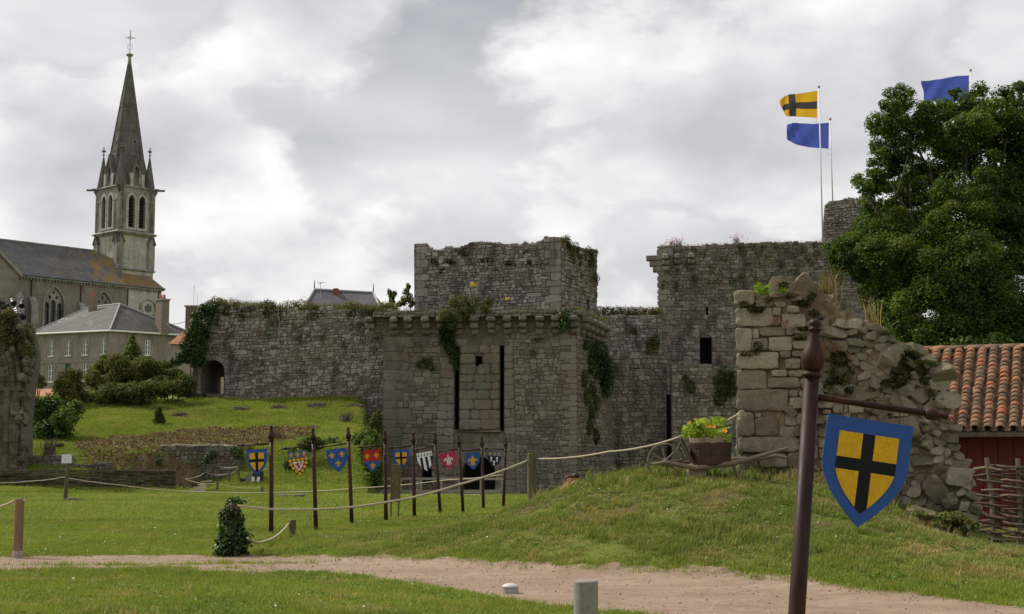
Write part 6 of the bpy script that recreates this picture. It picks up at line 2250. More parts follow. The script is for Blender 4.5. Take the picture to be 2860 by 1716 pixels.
def stage_lights():
 blk = plain_mat('lamp_black', (0.015, 0.015, 0.017), 0.45, 0.2)
 alu = plain_mat('truss_aluminium', (0.48, 0.48, 0.50), 0.35, 0.1, metal=0.7)
 Y = 73.0
 tr = empty('lighting_truss', at(30, 880, Y), 'small silver lattice truss carrying lamps above the chapel ruin', 'lighting truss')
 x0, x1, y0, y1 = 35, 48, 859, 886
 mb = MB()
 for (x, d) in ((x0, 0), (x1, 0), (x0, 0.25), (x1, 0.25)):
  mb.add(tube([at(x, y0, Y) + Vector((0, d, 0)), at(x, y1, Y) + Vector((0, d, 0))], 0.025, 5))
 for k in range(4):
  ya, yb = y0 + (y1 - y0) * k / 4, y0 + (y1 - y0) * (k + 1) / 4
  mb.add(tube([at(x0, ya, Y), at(x1, yb, Y)], 0.015, 4))
  mb.add(tube([at(x1, ya, Y), at(x0, yb, Y)], 0.015, 4))
 mb.add(tube([at(-30, 867, Y), at(36, 870, Y)], 0.03, 5))
 mb.add(tube([at(-30, 874, Y), at(36, 876, Y)], 0.03, 5))
 mb.build('lattice', alu, tr)
 mesh_obj('crossbar', *tube([at(34, 855, Y), at(66, 857, Y)], 0.03, 6), alu, tr)
 for (x, y, dx, dy, lb) in ((36, 843, 0.35, -0.35, 'black stage lamp at the top left of the truss, tilted up'), (62, 848, 0.1, -0.5, 'black stage lamp hanging at the right end of the truss bar'), (62, 882, 0.35, -0.4, 'lowest black stage lamp at the right foot of the truss'), (14, 857, -0.5, -0.2, 'long black stage lamp lying level left of the truss'), (2, 847, -0.5, 0.2, 'black stage lamp cut by the left picture edge')):
  p = at(x, y, Y - 0.2)
  dr = Vector((dx, -0.5, dy)).normalized()
  M = dr.to_track_quat('Z', 'Y').to_matrix()
  root = empty('stage_lamp', p, lb, 'stage lamp', 'stage lamps on the chapel ruin')
  mesh_obj('housing', *lathe([(0.06, -0.22), (0.13, -0.2), (0.14, 0.0), (0.16, 0.05), (0.16, 0.22), (0.13, 0.2)], 12, p, M), blk, root)
  mesh_obj('lens', *lathe([(0.02, 0.15), (0.13, 0.16), (0.13, 0.17), (0.02, 0.19)], 12, p, M), plain_mat('lamp_lens', (0.25, 0.26, 0.28), 0.15, 0.1), root)
  mesh_obj('yoke', *tube([p + Vector((-0.17, 0, 0)), p + Vector((-0.17, 0, 0.24)), p + Vector((0.17, 0, 0.24)), p + Vector((0.17, 0, 0))], 0.018, 5), blk, root)

stage_lights()

def loose_leaves(name, blobs, cover, size, mat, rng, root, tone, sig=0.62):
 """stray leaves and shoots between and around the leaf masses"""
 P = []
 for (c, r) in blobs:
  area = 4.19 * (r[0] * r[1] + r[1] * r[2] + r[0] * r[2])
  n = int(cover * area / (0.35 * size * size))
  g = rng.normal(size=(n, 3)) * sig
  ln = np.linalg.norm(g, axis=1)[:, None]
  g = g * np.minimum(1.0, 1.06 * rng.uniform(0.8, 1.0, (n, 1)) / (ln + 1e-6))
  P.append(np.array(c) + g * np.array(r))
 P = np.concatenate(P)
 V, F, T = leaf_arrays(P, size * 0.95, rng, rng.uniform(tone[0], tone[1], len(P)), 0.3)
 return tri_mesh(name, V, F, T, mat, root)

def bush(name, label, blobs, mat, seed, dens=1.35, size=0.13, tone=(0.1, 0.9), cat='bush', stems=5, group=None, up=0.35, aspect=0.62):
 rng = np.random.default_rng(seed)
 cx = sum(b[0][0] for b in blobs) / len(blobs)
 cy = sum(b[0][1] for b in blobs) / len(blobs)
 root = empty(name, (cx, cy, terrain(cx, cy)), label, cat, group)
 sub = []
 for (c, r) in blobs:
  for k in range(10):
   o = rng.normal(size=3)
   o = o / np.linalg.norm(o) * np.array(r) * rng.uniform(0.3, 0.85)
   q = rng.uniform(0.32, 0.58)
   sub.append((tuple(np.array(c) + o), (r[0] * q, r[1] * q, r[2] * q)))
 foliage('crown', sub, dens * 0.75, size, mat, rng, root, tone=tone, up=up, aspect=aspect)
 loose_leaves('outer_leaves', blobs, 0.30 * dens, size, mat, rng, root, tone)
 bk = plain_mat('bark_brown', (0.075, 0.058, 0.042), 0.9, 0.3, 6.0, 0.4)
 mb = MB()
 for k in range(max(stems, 1)):
  b = blobs[k % len(blobs)]
  q = Vector(b[0])
  p = Vector((cx + (q.x - cx) * 0.45, cy + (q.y - cy) * 0.45, terrain(cx + (q.x - cx) * 0.45, cy + (q.y - cy) * 0.45) - 0.1))
  mb.add(tube([p, p.lerp(q, 0.5) + Vector(rng.normal(size=3) * 0.1), q], [0.06, 0.04, 0.015], 5))
 mb.build('trunk', bk, root)
 return root

def pxblobs(lst, Y, jit=0.0, depth=0.8, seed=0):
 """(x, y, rx, ry) in photograph pixels at a depth -> blobs in metres"""
 out = []
 r = np.random.default_rng(seed)
 for (x, y, rx, ry) in lst:
  d = Y + r.uniform(-jit, jit)
  s = d / FPX
  p = at(x, y, d)
  out.append((tuple(p), (rx * s, max(0.35, rx * s * depth), ry * s)))
 return out

LAUREL = leaf_mat('laurel_leaves', (0.028, 0.056, 0.012), (0.082, 0.128, 0.024), (0.180, 0.225, 0.055), trans=0.25, rough=0.55, spec=0.2)
GORSE = leaf_mat('gorse_leaves', (0.045, 0.060, 0.014), (0.115, 0.125, 0.030), (0.195, 0.185, 0.055), trans=0.3)

def bank_planting():
 bush('laurel_bush', 'large glossy dark laurel bush beside the chapel ruin', pxblobs([(120, 1170, 40, 60), (150, 1210, 45, 50), (110, 1230, 40, 45), (180, 1180, 35, 45), (205, 1150, 30, 30), (90, 1180, 25, 50), (190, 1230, 35, 35), (140, 1130, 35, 35), (100, 1140, 30, 30), (165, 1250, 40, 30)], 80.0, 1.0), LAUREL, 91, 1.35, 0.16)
 bush('broom_bush', 'feathery olive broom bush right of the laurel on the bank', pxblobs([(185, 1090, 32, 38), (205, 1060, 30, 30), (170, 1070, 20, 30), (190, 1120, 35, 30), (215, 1105, 25, 30)], 92.0, 1.0), GORSE, 92, 1.35, 0.15)
 bush('scrub_bush', 'rounded yellow-green scrub bush below the grey house', pxblobs([(285, 1040, 38, 38), (330, 1020, 40, 38), (300, 1075, 40, 30), (255, 1060, 30, 30), (350, 1050, 35, 30), (400, 1030, 38, 35), (375, 1060, 35, 25)], 95.0, 1.2), GORSE, 93, 1.35, 0.16)
 bush('bramble_bush', 'sprawling dark bramble thicket on the bank in front of the scrub', pxblobs([(260, 1110, 40, 30), (310, 1100, 45, 30), (360, 1095, 45, 28), (410, 1090, 45, 28), (300, 1125, 45, 18), (450, 1080, 40, 30), (490, 1085, 35, 25), (520, 1075, 30, 30), (380, 1115, 50, 16)], 92.0, 1.0), SCRUB, 94, 1.35, 0.16)
 bush('dry_bramble_bush', 'brownish dry bramble slope between the scrub and the postern', pxblobs([(440, 1040, 40, 22), (480, 1050, 40, 22), (510, 1065, 30, 20), (420, 1020, 35, 18), (460, 1025, 35, 18), (545, 1110, 28, 14), (520, 1100, 25, 18)], 95.5, 0.8), SCRUB, 95, 1.35, 0.14)
 bush('ivy_bush', 'thick dark ivy climbing over the left corner of the curtain wall', pxblobs([(560, 880, 26, 22), (550, 910, 24, 28), (545, 940, 26, 28), (555, 970, 28, 30), (530, 985, 26, 26), (510, 1000, 24, 20), (545, 1005, 28, 24), (495, 1010, 18, 14), (580, 860, 24, 16), (570, 930, 16, 30), (520, 960, 16, 24)], 95.6, 0.3, 0.7), IVY, 96, 1.35, 0.15, (0.1, 1.0), 'ivy')
 bush('spruce_tree', 'small pointed conifer in front of the grey house side wall', [((at(370, 950, 120).x, 120, at(370, y, 120).z), (r, r, 0.35)) for (y, r) in ((945, 0.2), (958, 0.4), (972, 0.65), (985, 0.85), (1000, 1.0), (1012, 0.9))], LAUREL, 97, 1.35, 0.2, cat='tree')
 bush('dark_shrub', 'narrow dark shrub against the corner of the grey house', pxblobs([(290, 1000, 9, 10), (287, 1015, 11, 12), (292, 1030, 12, 12)], 140.0), LAUREL, 98, 1.35, 0.2)
 bush('maple_shrub', 'light green shrub right beside the chapel ruin under the lower windows', pxblobs([(95, 1050, 18, 12), (110, 1060, 16, 12), (85, 1065, 14, 14), (115, 1075, 16, 10)], 100.0), SCRUB, 99, 1.35, 0.16, (0.5, 1.0))
 bush('fern_bush', 'low pale fern tuft at the foot of the laurel', pxblobs([(165, 1243, 14, 6), (158, 1252, 14, 6)], 76.0), SCRUB, 100, 1.35, 0.12, (0.6, 1.0))
 # bushes left of the gate tower
 bush('hawthorn_bush', 'dense dark bush filling the slope left of the gate tower', pxblobs([(985, 1300, 45, 60), (930, 1310, 45, 55), (1030, 1290, 40, 60), (880, 1290, 45, 45), (1010, 1240, 40, 35), (950, 1255, 45, 35), (1050, 1330, 25, 50), (890, 1330, 40, 35), (1040, 1235, 28, 40), (845, 1300, 30, 40)], 76.5, 1.2), LAUREL, 101, 1.35, 0.15)
 bush('meadow_bush', 'paler leafy bush in front of the dark bush, behind the banners', pxblobs([(845, 1330, 45, 35), (880, 1345, 45, 30), (815, 1310, 30, 35), (930, 1355, 40, 20), (800, 1345, 30, 25), (975, 1362, 30, 12), (835, 1270, 30, 25), (870, 1240, 40, 20)], 73.5, 0.6), SCRUB, 102, 1.35, 0.13, (0.2, 0.9))
 bush('corner_bush', 'grey-green bush at the left foot of the gate tower top edge', pxblobs([(1045, 1195, 22, 30), (1055, 1165, 14, 20), (1030, 1215, 28, 20)], 86.0), SCRUB, 103, 1.35, 0.14, (0.2, 0.8))
 # young trees on the wall walk near the keep
 bush('sapling_tree', 'small dark sapling on the wall top left of the tower stump', pxblobs([(1093, 832, 9, 14), (1087, 815, 5, 8), (1100, 822, 7, 9), (1095, 845, 10, 8)], 99.5), LAUREL, 104, 0.7, 0.14, cat='tree', stems=3)
 bush('elder_tree', 'light feathery sapling touching the tower stump', pxblobs([(1135, 815, 9, 14), (1145, 835, 12, 16), (1128, 840, 9, 12), (1140, 800, 6, 9), (1150, 850, 10, 10), (1118, 850, 12, 8)], 99.0), SCRUB, 105, 0.6, 0.14, (0.4, 1.0), cat='tree', stems=4)
 # mound edge weeds behind the rope post
 bush('nettle_bush', 'pale leafy weeds beside the tall rope post on the mound', pxblobs([(1560, 1395, 28, 14), (1590, 1375, 28, 12), (1535, 1410, 22, 10), (1615, 1362, 22, 8)], 26.9, 0.2), SCRUB, 106, 1.35, 0.07, (0.3, 1.0), stems=3)
 bush('dock_bush', 'green weeds among the fallen stones at the foot of the ruin', pxblobs([(2670, 1448, 28, 18), (2700, 1465, 28, 14), (2640, 1440, 18, 12), (2570, 1435, 16, 8), (2625, 1465, 14, 8)], 22.6, 0.2), SCRUB, 107, 1.35, 0.06, (0.3, 1.0), stems=3)

bank_planting()

def hay_slope():
 """cut brown hay lying on the slope above the little wall"""
 rng = np.random.default_rng(111)
 hm = leaf_mat('cut_hay', (0.085, 0.055, 0.030), (0.190, 0.130, 0.075), (0.330, 0.250, 0.155), trans=0.1, rough=0.9, spec=0.1)
 a = at(250, HOR, 77).x
 xs = np.arange(-23.5, -11.3, 0.16)
 ys = np.arange(70.5, 85.0, 0.16)
 X, Y = np.meshgrid(xs, ys)

 def inside(x, y):
  e = 0.5 * lump(x, y, 1.1, 0.3) + 0.3 * lump(x, y, 3.0, 1.3)
  lo = np.interp(x, [-24, -21, -19, -14, -12.5, -11], [77.0, 71.8, 73.6, 75.1, 78.2, 82.0]) + e
  hi = np.interp(x, [-24, -21.5, -18, -14, -11.5], [79.0, 81.2, 83.4, 84.2, 83.6]) + e
  return (y > lo) & (y < hi)
 Zt = terrain_np(X, Y) + 0.06 + 0.12 * lump(X, Y, 2.3, 0.2) + 0.08 * lump(X, Y, 6.7, 1.2)
 V = np.stack([X, Y, Zt], 2).reshape(-1, 3)
 nx = len(xs)
 i = (np.arange(len(ys) - 1)[:, None] * nx + np.arange(nx - 1)[None, :]).ravel()
 F = np.stack([i, i + 1, i + nx + 1, i + nx], 1)
 cen = V[F].mean(1)
 F = F[inside(cen[:, 0], cen[:, 1])]
 T = np.clip(0.45 + 0.35 * lump(V[:, 0], V[:, 1], 5.0, 0.7), 0, 1)
 x = rng.uniform(-23.5, -11.3, 42000)
 y = rng.uniform(70.5, 85, 42000)
 k = inside(x, y)
 x, y = x[k], y[k]
 c = np.stack([x, y, terrain_np(x, y) + 0.05 + 0.12 * lump(x, y, 2.3, 0.2) + 0.08 * lump(x, y, 6.7, 1.2)], 1)
 Vb, Fb, Tb = blades(c, 0.15, 0.04, rng, 2.6)
 Fq = np.concatenate([F[:, [0, 1, 2]], F[:, [0, 2, 3]]])
 o = tri_mesh('cut_hay', np.concatenate([V, Vb]), np.concatenate([Fq, Fb + len(V)]), np.concatenate([T, Tb]), hm)
 tag(o, 'brown cut hay spread over the slope above the small wall', None, kind='stuff')
 # small retaining wall with a capping of pale slabs
 wf = WF.px(425, 75.0, 680, 74.4)
 poly = [(0, -0.6), (wf.L, -0.6)] + uvs(wf, [(672, 1290), (655, 1250), (610, 1246), (520, 1248), (470, 1252), (432, 1262)])
 r, rg = plain_wall('retaining_wall', 'small dark mossy retaining wall below the brown hay slope', wf, poly, 112, 0.8, tone=(0.0, 0.55), h=(0.14, 0.26), w=(0.2, 0.42), most=150, cat='wall')
 ms = Masonry()
 for k in range(16):
  u = wf.uv(455 + k * 13, 1246)[0]
  V, F = bevbox(wf.P(u, wf.uv(540, 1246)[1] + 0.02 + rg.uniform(-0.05, 0.05), -0.2), wf.U, wf.N, (0, 0, 1), rg.uniform(0.3, 0.6), 0.6, 0.10, 0.03, rg, 0.02)
  mesh_obj('cap_stone', V, F, M_STONE, r, False, np.full(len(V), rg.uniform(0.7, 1.0)))
 foliage('wall_ivy', pxblobs([(590, 1270, 14, 14), (575, 1285, 10, 12), (665, 1265, 14, 18), (440, 1285, 10, 14), (650, 1255, 12, 10)], 74.2), 1.0, 0.10, IVY, rg, r, kind='stuff')
 # rubble heap and steps left of it
 w5 = WF.px(70, 73.5, 300, 73.0)
 p5 = [(0, -0.6), (w5.L, -0.6)] + uvs(w5, [(300, 1292), (262, 1290), (258, 1300), (200, 1296), (190, 1275), (140, 1270), (75, 1280)])
 r, rg = plain_wall('footing_wall', 'dark low footing wall behind the wattle fence near the chapel', w5, p5, 113, 0.8, tone=(0.0, 0.45), h=(0.14, 0.28), w=(0.2, 0.5), most=80, cat='wall')
 rk = [rock_mesh('rock', rg, 2, 0.25, M_STONE) for _ in range(3)]
 for (x, y, sx, lb) in ((210, 1268, 1.0, 'pale pointed boulder above the footing wall by the laurel'), (165, 1272, 0.8, 'flat pale stone beside the dark stump')):
  p = at(x, y, 76)
  o = inst('rock', rk[0], (p.x, p.y, p.z), (0.2, 0.3, x), (sx, 0.7, 0.75))
  tag(o, lb, 'rock')

hay_slope()

def brush_bundle(x, y, w, h, label, seed, upright=False, name='brush_bundle', n=46):
 """faggot of dry twigs; x, y = foot in the photograph, sizes in pixels"""
 rng = np.random.default_rng(seed)
 p = on_ground(x, y, 66.0)
 s = p.y / FPX
 W, H = w * s, h * s
 m = plain_mat('dry_twigs', (0.125, 0.095, 0.078), 0.9, 0.35, 8.0)
 root = empty(name, p, label, 'brushwood', 'brushwood bundles on the bank')
 for g_ in range(3):
  mb = MB()
  for k in range(n // 3):
   if upright:
    b = p + Vector((rng.uniform(-0.35, 0.35) * W, rng.uniform(-0.2, 0.2), -0.05))
    t = p + Vector((rng.uniform(-0.5, 0.5) * W + (0.2 * W if upright == 2 else 0), rng.uniform(-0.3, 0.3), H * rng.uniform(0.7, 1.05)))
   else:
    zz_ = rng.uniform(0.02, 1) * H * 0.8
    sg = rng.choice((-1, 1))
    b = p + Vector((-sg * W * rng.uniform(0.3, 0.55), rng.uniform(-0.25, 0.25), zz_ * rng.uniform(0.2, 1)))
    t = p + Vector((sg * W * rng.uniform(0.2, 0.55), rng.uniform(-0.25, 0.25), zz_ + rng.uniform(-0.1, 0.15) * H))
   mb.add(tube([b, b.lerp(t, 0.5) + Vector(rng.normal(size=3) * 0.04), t], [0.022, 0.018, 0.008], 4), rng.random())
  mb.build('twigs', m, root)['kind'] = 'stuff'
 return root

for i, (x, y, w, h, lb, up) in enumerate([
  (503, 1166, 44, 16, 'leftmost dark brushwood pile lying on the meadow bank', 0), (674, 1148, 50, 14, 'brushwood pile lying below the curtain wall near the postern', 0),
  (781, 1144, 48, 15, 'brushwood pile in the middle of the curtain wall foot', 0), (883, 1140, 52, 17, 'broad rounded brushwood pile under the wall, left of the thin one', 0),
  (992, 1137, 48, 9, 'thin brushwood pile under the wall nearest the gate tower', 0), (962, 1182, 40, 34, 'slanting upright brushwood bundle standing alone on the green meadow', 2),
  (777, 1230, 38, 28, 'dark upright brushwood bundle at the right end of the hay slope', 1), (550, 1360, 40, 36, 'dark brushwood bundle behind the small wooden steps', 2)]):
 brush_bundle(x, y, w, h, lb, 120 + i, up)
# ivy-grown stump on the meadow and the dark stump by the chapel
bush('ivy_stump', 'small ivy-grown tree stump standing on the meadow bank', [((q.x, q.y, q.z + dz), (r, r, 0.3)) for q in [on_ground(443, 1186, 70.0)] for (dz, r) in ((0.15, 0.42), (0.4, 0.3), (0.65, 0.22), (0.85, 0.14))], SCRUB, 131, 1.35, 0.09, (0.0, 0.7), 'tree stump', 2)
brush_bundle(135, 1300, 40, 72, 'tall dark brown brushwood bundle below the laurel bush', 132, 1, n=90)

def wattle(name, label, pts, h, rows, rod_r, post_gap, seed, mat_rod, mat_post, zlo=0.02, stick_out=0.0, seglen=(1.6, 3.2), over=0.15):
 """woven fence along ground points: every rod and stake is a part"""
 rng = np.random.default_rng(seed)
 P = [Vector(p) for p in pts]
 ln = [0.0]
 for i in range(len(P) - 1):
  ln.append(ln[-1] + (P[i + 1] - P[i]).length)
 L = ln[-1]

 def along(t):
  t = max(0.0, min(L, t))
  i = max(k for k in range(len(ln) - 1) if ln[k] <= t + 1e-9)
  f = (t - ln[i]) / (ln[i + 1] - ln[i])
  q = P[i].lerp(P[i + 1], f)
  d = (P[i + 1] - P[i]).normalized()
  return q, Vector((d.y, -d.x, 0)), d
 root = empty(name, along(L / 2)[0], label, 'fence')
 ph = 0
 n = int(L / post_gap)
 for k in range(n + 1):
  q, nn, d = along(min(L, k * post_gap + 0.05))
  mesh_obj('stake', *tube([q + Vector((0, 0, -0.2)), q + Vector((rng.normal() * 0.02, 0, h * 0.6)), q + Vector((rng.normal() * 0.03, 0, h + rng.uniform(0.03, over)))], [rod_r * 1.7, rod_r * 1.6, rod_r * 1.4], 7), mat_post, root, tone=None)
 for r_ in range(rows):
  z = zlo + (h - zlo) * r_ / max(1, rows - 1)
  t = -rng.uniform(0, 1.0)
  while t < L:
   t1 = t + rng.uniform(*seglen)
   a, b = max(0, t), min(L, t1)
   if b - a > 0.25:
    pp = []
    m = max(4, int((b - a) / 0.16))
    tz = rng.uniform(-0.5, 0.5) * h / rows * 2.0
    for i in range(m + 1):
     w = a + (b - a) * i / m
     q, nn, d = along(w)
     pp.append(q + nn * (math.cos(math.pi * w / post_gap + math.pi * (r_ % 2)) * rod_r * 2.0) + Vector((0, 0, z + tz * (i / m - 0.5) + rng.normal() * rod_r * 0.25)))
    if stick_out and t <= 0:
     q, nn, d = along(0)
     pp.insert(0, pp[0] - d * rng.uniform(0.02, stick_out) + Vector((0, 0, rng.normal() * 0.03)))
    rr = rod_r * rng.uniform(0.6, 1.25)
    v, f = tube(pp, [rr * (1.0 - 0.35 * i / len(pp)) for i in range(len(pp))], 6)
    mesh_obj('rod', v, f, mat_rod, root, False, np.full(len(v), rng.random()))
   t = t1
 return root

def rod_mat(name, dark, mid, light):
 t = NT(name)
 p = t.pos()
 c = t.ramp(t.attr(), [(0.0, dark), (0.5, mid), (1.0, light)])
 c = t.mix(1.0, c, t.ramp(t.noise(p, 9, 5, 0.7), [(0.3, 0.6), (0.7, 1.3)]), 'MULTIPLY')
 t.bsdf(c, 0.85, t.bump(t.noise(p, 30, 3, 0.6), 0.4, 0.01), 0.2)
 return t.m

ROD1 = rod_mat('wattle_grey', (0.030, 0.024, 0.016), (0.075, 0.060, 0.040), (0.17, 0.14, 0.10))
ROD2 = rod_mat('wattle_bark', (0.040, 0.028, 0.020), (0.095, 0.070, 0.048), (0.20, 0.155, 0.105))
M_POSTW = plain_mat('weathered_post', (0.13, 0.105, 0.070), 0.9, 0.3, 7.0, 0.4, stretch=(1, 1, 0.25))
wattle('wattle_fence', 'long low woven wattle fence at the far edge of the left lawn', [gnd(-60, 1373), gnd(230, 1374), gnd(490, 1375)], 1.05, 30, 0.028, 1.15, 141, ROD1, M_POSTW, seglen=(1.5, 4.0))
_f = [at(2768, 1530, 22.6), at(2830, 1530, 22.3), at(2960, 1530, 21.9)]
for q in _f:
 q.z = terrain(q.x, q.y)
wattle('brush_fence', 'rough wattle fence of thick sticks at the right edge by the red shed', _f, 1.28, 24, 0.026, 0.45, 142, ROD2, M_POSTW, zlo=0.03, stick_out=0.22, seglen=(0.6, 1.6))

# ------------------------------------------------------------------ ruined wall on the mound
def fore_ruin():
 rng = np.random.default_rng(151)
 Z1_ = zpt(1660, 640, 0.337)
 Z2 = zpt(2020, 740, 0.4716)
 Y = 25.2
 wf = WF.px(2050, Y, 2680, Y - 0.9)
 m = stone_mat('ruin_granite', (0.150, 0.112, 0.074), (0.252, 0.206, 0.144), (0.370, 0.318, 0.236), lich=0.28, stain=0.62, moss=0.55, speck=34.0, rust=0.30)
 mort = plain_mat('ruin_mortar', (0.235, 0.173, 0.110), 0.95, 0.35, 9.0, 0.6, spec=0.1, dirt=(0.06, 0.05, 0.03), dirt_amt=0.6)
 root = empty('ruined_wall', wf.P(wf.L / 2, 0.6, -0.5), 'tall broken granite wall with fern and moss, collapsing to the right behind the shield', 'ruin')
 px = [(1180, 1500), (1180, 900), (1168, 640), (1165, 530), (1330, 505), (1480, 490), (1475, 430), (1540, 400), (1660, 420), (1690, 405), (1810, 420), (1860, 500), (1960, 560), (2030, 650), (2150, 690), (2260, 790), (2330, 850)]
 top = [Z1_(*p) for p in px]
 top += [(2466, 925), (2485, 930), (2490, 965), (2525, 968), (2560, 980), (2572, 1008), (2605, 1010), (2625, 1030), (2620, 1070), (2640, 1100), (2640, 1150), (2660, 1200), (2668, 1270), (2690, 1300), (2700, 1340), (2715, 1400), (2730, 1440)]
 uvp = uvs(wf, top)
 poly = [(uvp[0][0], 0.2), (uvp[-1][0], 0.1)] + [(u, v) for (u, v) in uvp[::-1]]
 poly[-1] = (poly[-1][0], 0.9)
 # core with a lumpy face
 shr = [(u + (0.06 if i > 4 else 0.05), v - 0.05) for i, (u, v) in enumerate(poly)]
 core = mesh_obj('mortar_core', *prism(shr, wf.P, -1.0, -0.16), mort, root)
 # lumpy mortar face
 us = np.arange(min(p[0] for p in poly), max(p[0] for p in poly), 0.055)
 vs_ = np.arange(0.1, max(p[1] for p in poly), 0.055)
 GV, GF = [], []
 for v in vs_:
  for u in us:
   GV.append(wf.P(u, v, -0.012 + 0.060 * mnoise.noise(Vector((u * 2.2, v * 2.2, 1))) + 0.035 * mnoise.noise(Vector((u * 6, v * 6, 4))) + 0.02 * mnoise.noise(Vector((u * 15, v * 15, 9)))))
 nu = len(us)
 for j in range(len(vs_) - 1):
  iv = intervals(shr, vs_[j] + 0.03)
  for i in range(nu - 1):
   if any(a < us[i] and us[i + 1] < b for (a, b) in iv):
    k = j * nu + i
    GF.append((k, k + 1, k + nu + 1, k + nu))
 mesh_obj('mortar_face', GV, GF, mort, root)
 # ---- dressed stones of the left-hand end, as they lie
 rects = [(1165, 510, 1330, 640), (1175, 650, 1480, 810), (1550, 700, 1750, 825), (1175, 820, 1305, 1020), (1310, 830, 1365, 910), (1375, 815, 1580, 890), (1590, 820, 1655, 885), (1310, 910, 1440, 1010), (1445, 895, 1640, 1015), (1645, 925, 1830, 1000), (1185, 1022, 1530, 1165), (1540, 1012, 1630, 1070), (1580, 1075, 1710, 1162), (1185, 1168, 1425, 1325), (1470, 1168, 1600, 1225), (1440, 1232, 1705, 1320), (1610, 1168, 1760, 1228), (1180, 1330, 1610, 1508), (1615, 1335, 1690, 1390), (1620, 1395, 1745, 1490),
    (1480, 650, 1545, 720), (1600, 640, 1700, 700), (1630, 565, 1720, 605), (1660, 850, 1790, 905), (1715, 1100, 1800, 1160), (1710, 1235, 1800, 1320), (1760, 760, 1860, 840), (1340, 590, 1480, 650), (1500, 600, 1590, 650), (1480, 740, 1545, 800), (1760, 1010, 1830, 1090), (1640, 1010, 1750, 1060), (1700, 1340, 1800, 1400), (1750, 1410, 1830, 1490)]
 rects = [(*Z1_(a, b), *Z1_(c, d)) for (a, b, c, d) in rects]
 low = [(80, 875, 185, 1015), (190, 880, 225, 905), (190, 905, 325, 1015), (335, 960, 435, 1025), (370, 885, 460, 955), (80, 1020, 450, 1112), (90, 1120, 210, 1205), (215, 1120, 380, 1200), (385, 1110, 480, 1200), (460, 960, 560, 1050), (470, 1060, 560, 1150), (440, 880, 480, 950)]
 rects += [(*Z2(a, b), *Z2(c, d)) for (a, b, c, d) in low]
 # narrow pale courses right of the post
 for (a, b, c, d) in [(560, 800, 650, 850), (590, 860, 640, 885), (575, 890, 640, 960), (560, 965, 640, 1020), (565, 1025, 645, 1085), (570, 1090, 640, 1150), (575, 1155, 650, 1215), (570, 1220, 660, 1300), (650, 810, 740, 880), (745, 820, 830, 880)]:
  rects.append((*Z2(a, b), *Z2(c, d)))

 def soft_stone(x0, y0, x1, y1, name='stone', proud=None, tone=None):
  a, b = wf.uv(x0, y1), wf.uv(x1, y0)
  w, h = b[0] - a[0], b[1] - a[1]
  c = np.array([(a[0] + b[0]) / 2, (a[1] + b[1]) / 2])
  n = 28
  sd = rng.uniform(-50, 50)
  pw = rng.uniform(5.0, 10.0) if w * h > 0.05 else rng.uniform(3.5, 6)
  out = []
  for k in range(n):
   t = 2 * math.pi * (k + 0.5) / n
   ct, st = math.cos(t), math.sin(t)
   rr = (abs(ct) ** pw + abs(st) ** pw) ** (-1 / pw)
   rr *= 1 + 0.10 * mnoise.noise(Vector((ct * 1.8, st * 1.8, sd))) + 0.05 * mnoise.noise(Vector((ct * 5, st * 5, sd)))
   out.append((ct * rr * w / 2 * 1.0, st * rr * h / 2 * 1.0))
  out = np.array(out)
  pr = proud if proud is not None else rng.uniform(0.05, 0.13)
  rings = [(1.0, -0.12), (1.0, pr * 0.66), (0.978, pr * 0.93), (0.88, pr), (0.55, pr * 1.0)]
  V = []
  for (f, d) in rings:
   for q in out:
    lm = 0.035 * mnoise.noise(Vector((q[0] * f * 5 + sd, q[1] * f * 5, sd))) + 0.018 * mnoise.noise(Vector((q[0] * f * 15 + sd, q[1] * f * 15, sd))) if f < 1 else 0
    V.append(wf.P(c[0] + q[0] * f, c[1] + q[1] * f, d + lm))
  V.append(wf.P(c[0], c[1], pr * 1.05))
  F = []
  for r_ in range(len(rings) - 1):
   for k in range(n):
    k2 = (k + 1) % n
    F.append((r_ * n + k, r_ * n + k2, (r_ + 1) * n + k2, (r_ + 1) * n + k))
  o = (len(rings) - 1) * n
  for k in range(n):
   F.append((o + k, o + (k + 1) % n, len(V) - 1))
  mesh_obj(name, V, F, m, root, True, np.full(len(V), rng.uniform(0.25, 0.95) if tone is None else tone))
 for r_ in rects:
  soft_stone(*r_)
 # ---- rubble of the broken right-hand part
 rk = [rock_mesh('stone', rng, 3, 0.26, m) for _ in range(14)]
 taken = [(wf.uv(a, d), wf.uv(c, b)) for (a, b, c, d) in rects]
 pts = []
 tries = 0
 umax = max(p[0] for p in poly)
 while len(pts) < 275 and tries < 40000:
  tries += 1
  u, v = rng.uniform(wf.uv(2190, 1000)[0], umax), rng.uniform(0.2, 4.0)
  s = rng.choice((0.15, 0.20, 0.26, 0.34, 0.44), p=(0.28, 0.27, 0.23, 0.14, 0.08)) if tries < 9000 else rng.choice((0.10, 0.14))
  iv = intervals(poly, v)
  if not any(a - 0.02 < u < b + 0.05 for (a, b) in iv):
   continue
  if any(a[0] - 0.03 < u < b[0] + 0.03 and a[1] - 0.02 < v < b[1] + 0.02 for (a, b) in taken):
   continue
  if any((u - q[0]) ** 2 / 1.7 + (v - q[1]) ** 2 < ((s + q[2]) * 0.36) ** 2 for q in pts):
   continue
  pts.append((u, v, s))
  k = rng.integers(0, 14)
  depth = 0.0 + 0.11 * mnoise.noise(Vector((u * 1.1, v * 1.1, 3.0)))
  inst('stone', rk[k], wf.P(u, v, depth), (rng.normal() * 0.25, rng.normal() * 0.3, rng.uniform(-0.4, 0.4)), (s * rng.uniform(1.2, 1.9), s * 1.25, s * rng.uniform(0.8, 1.15)), root)
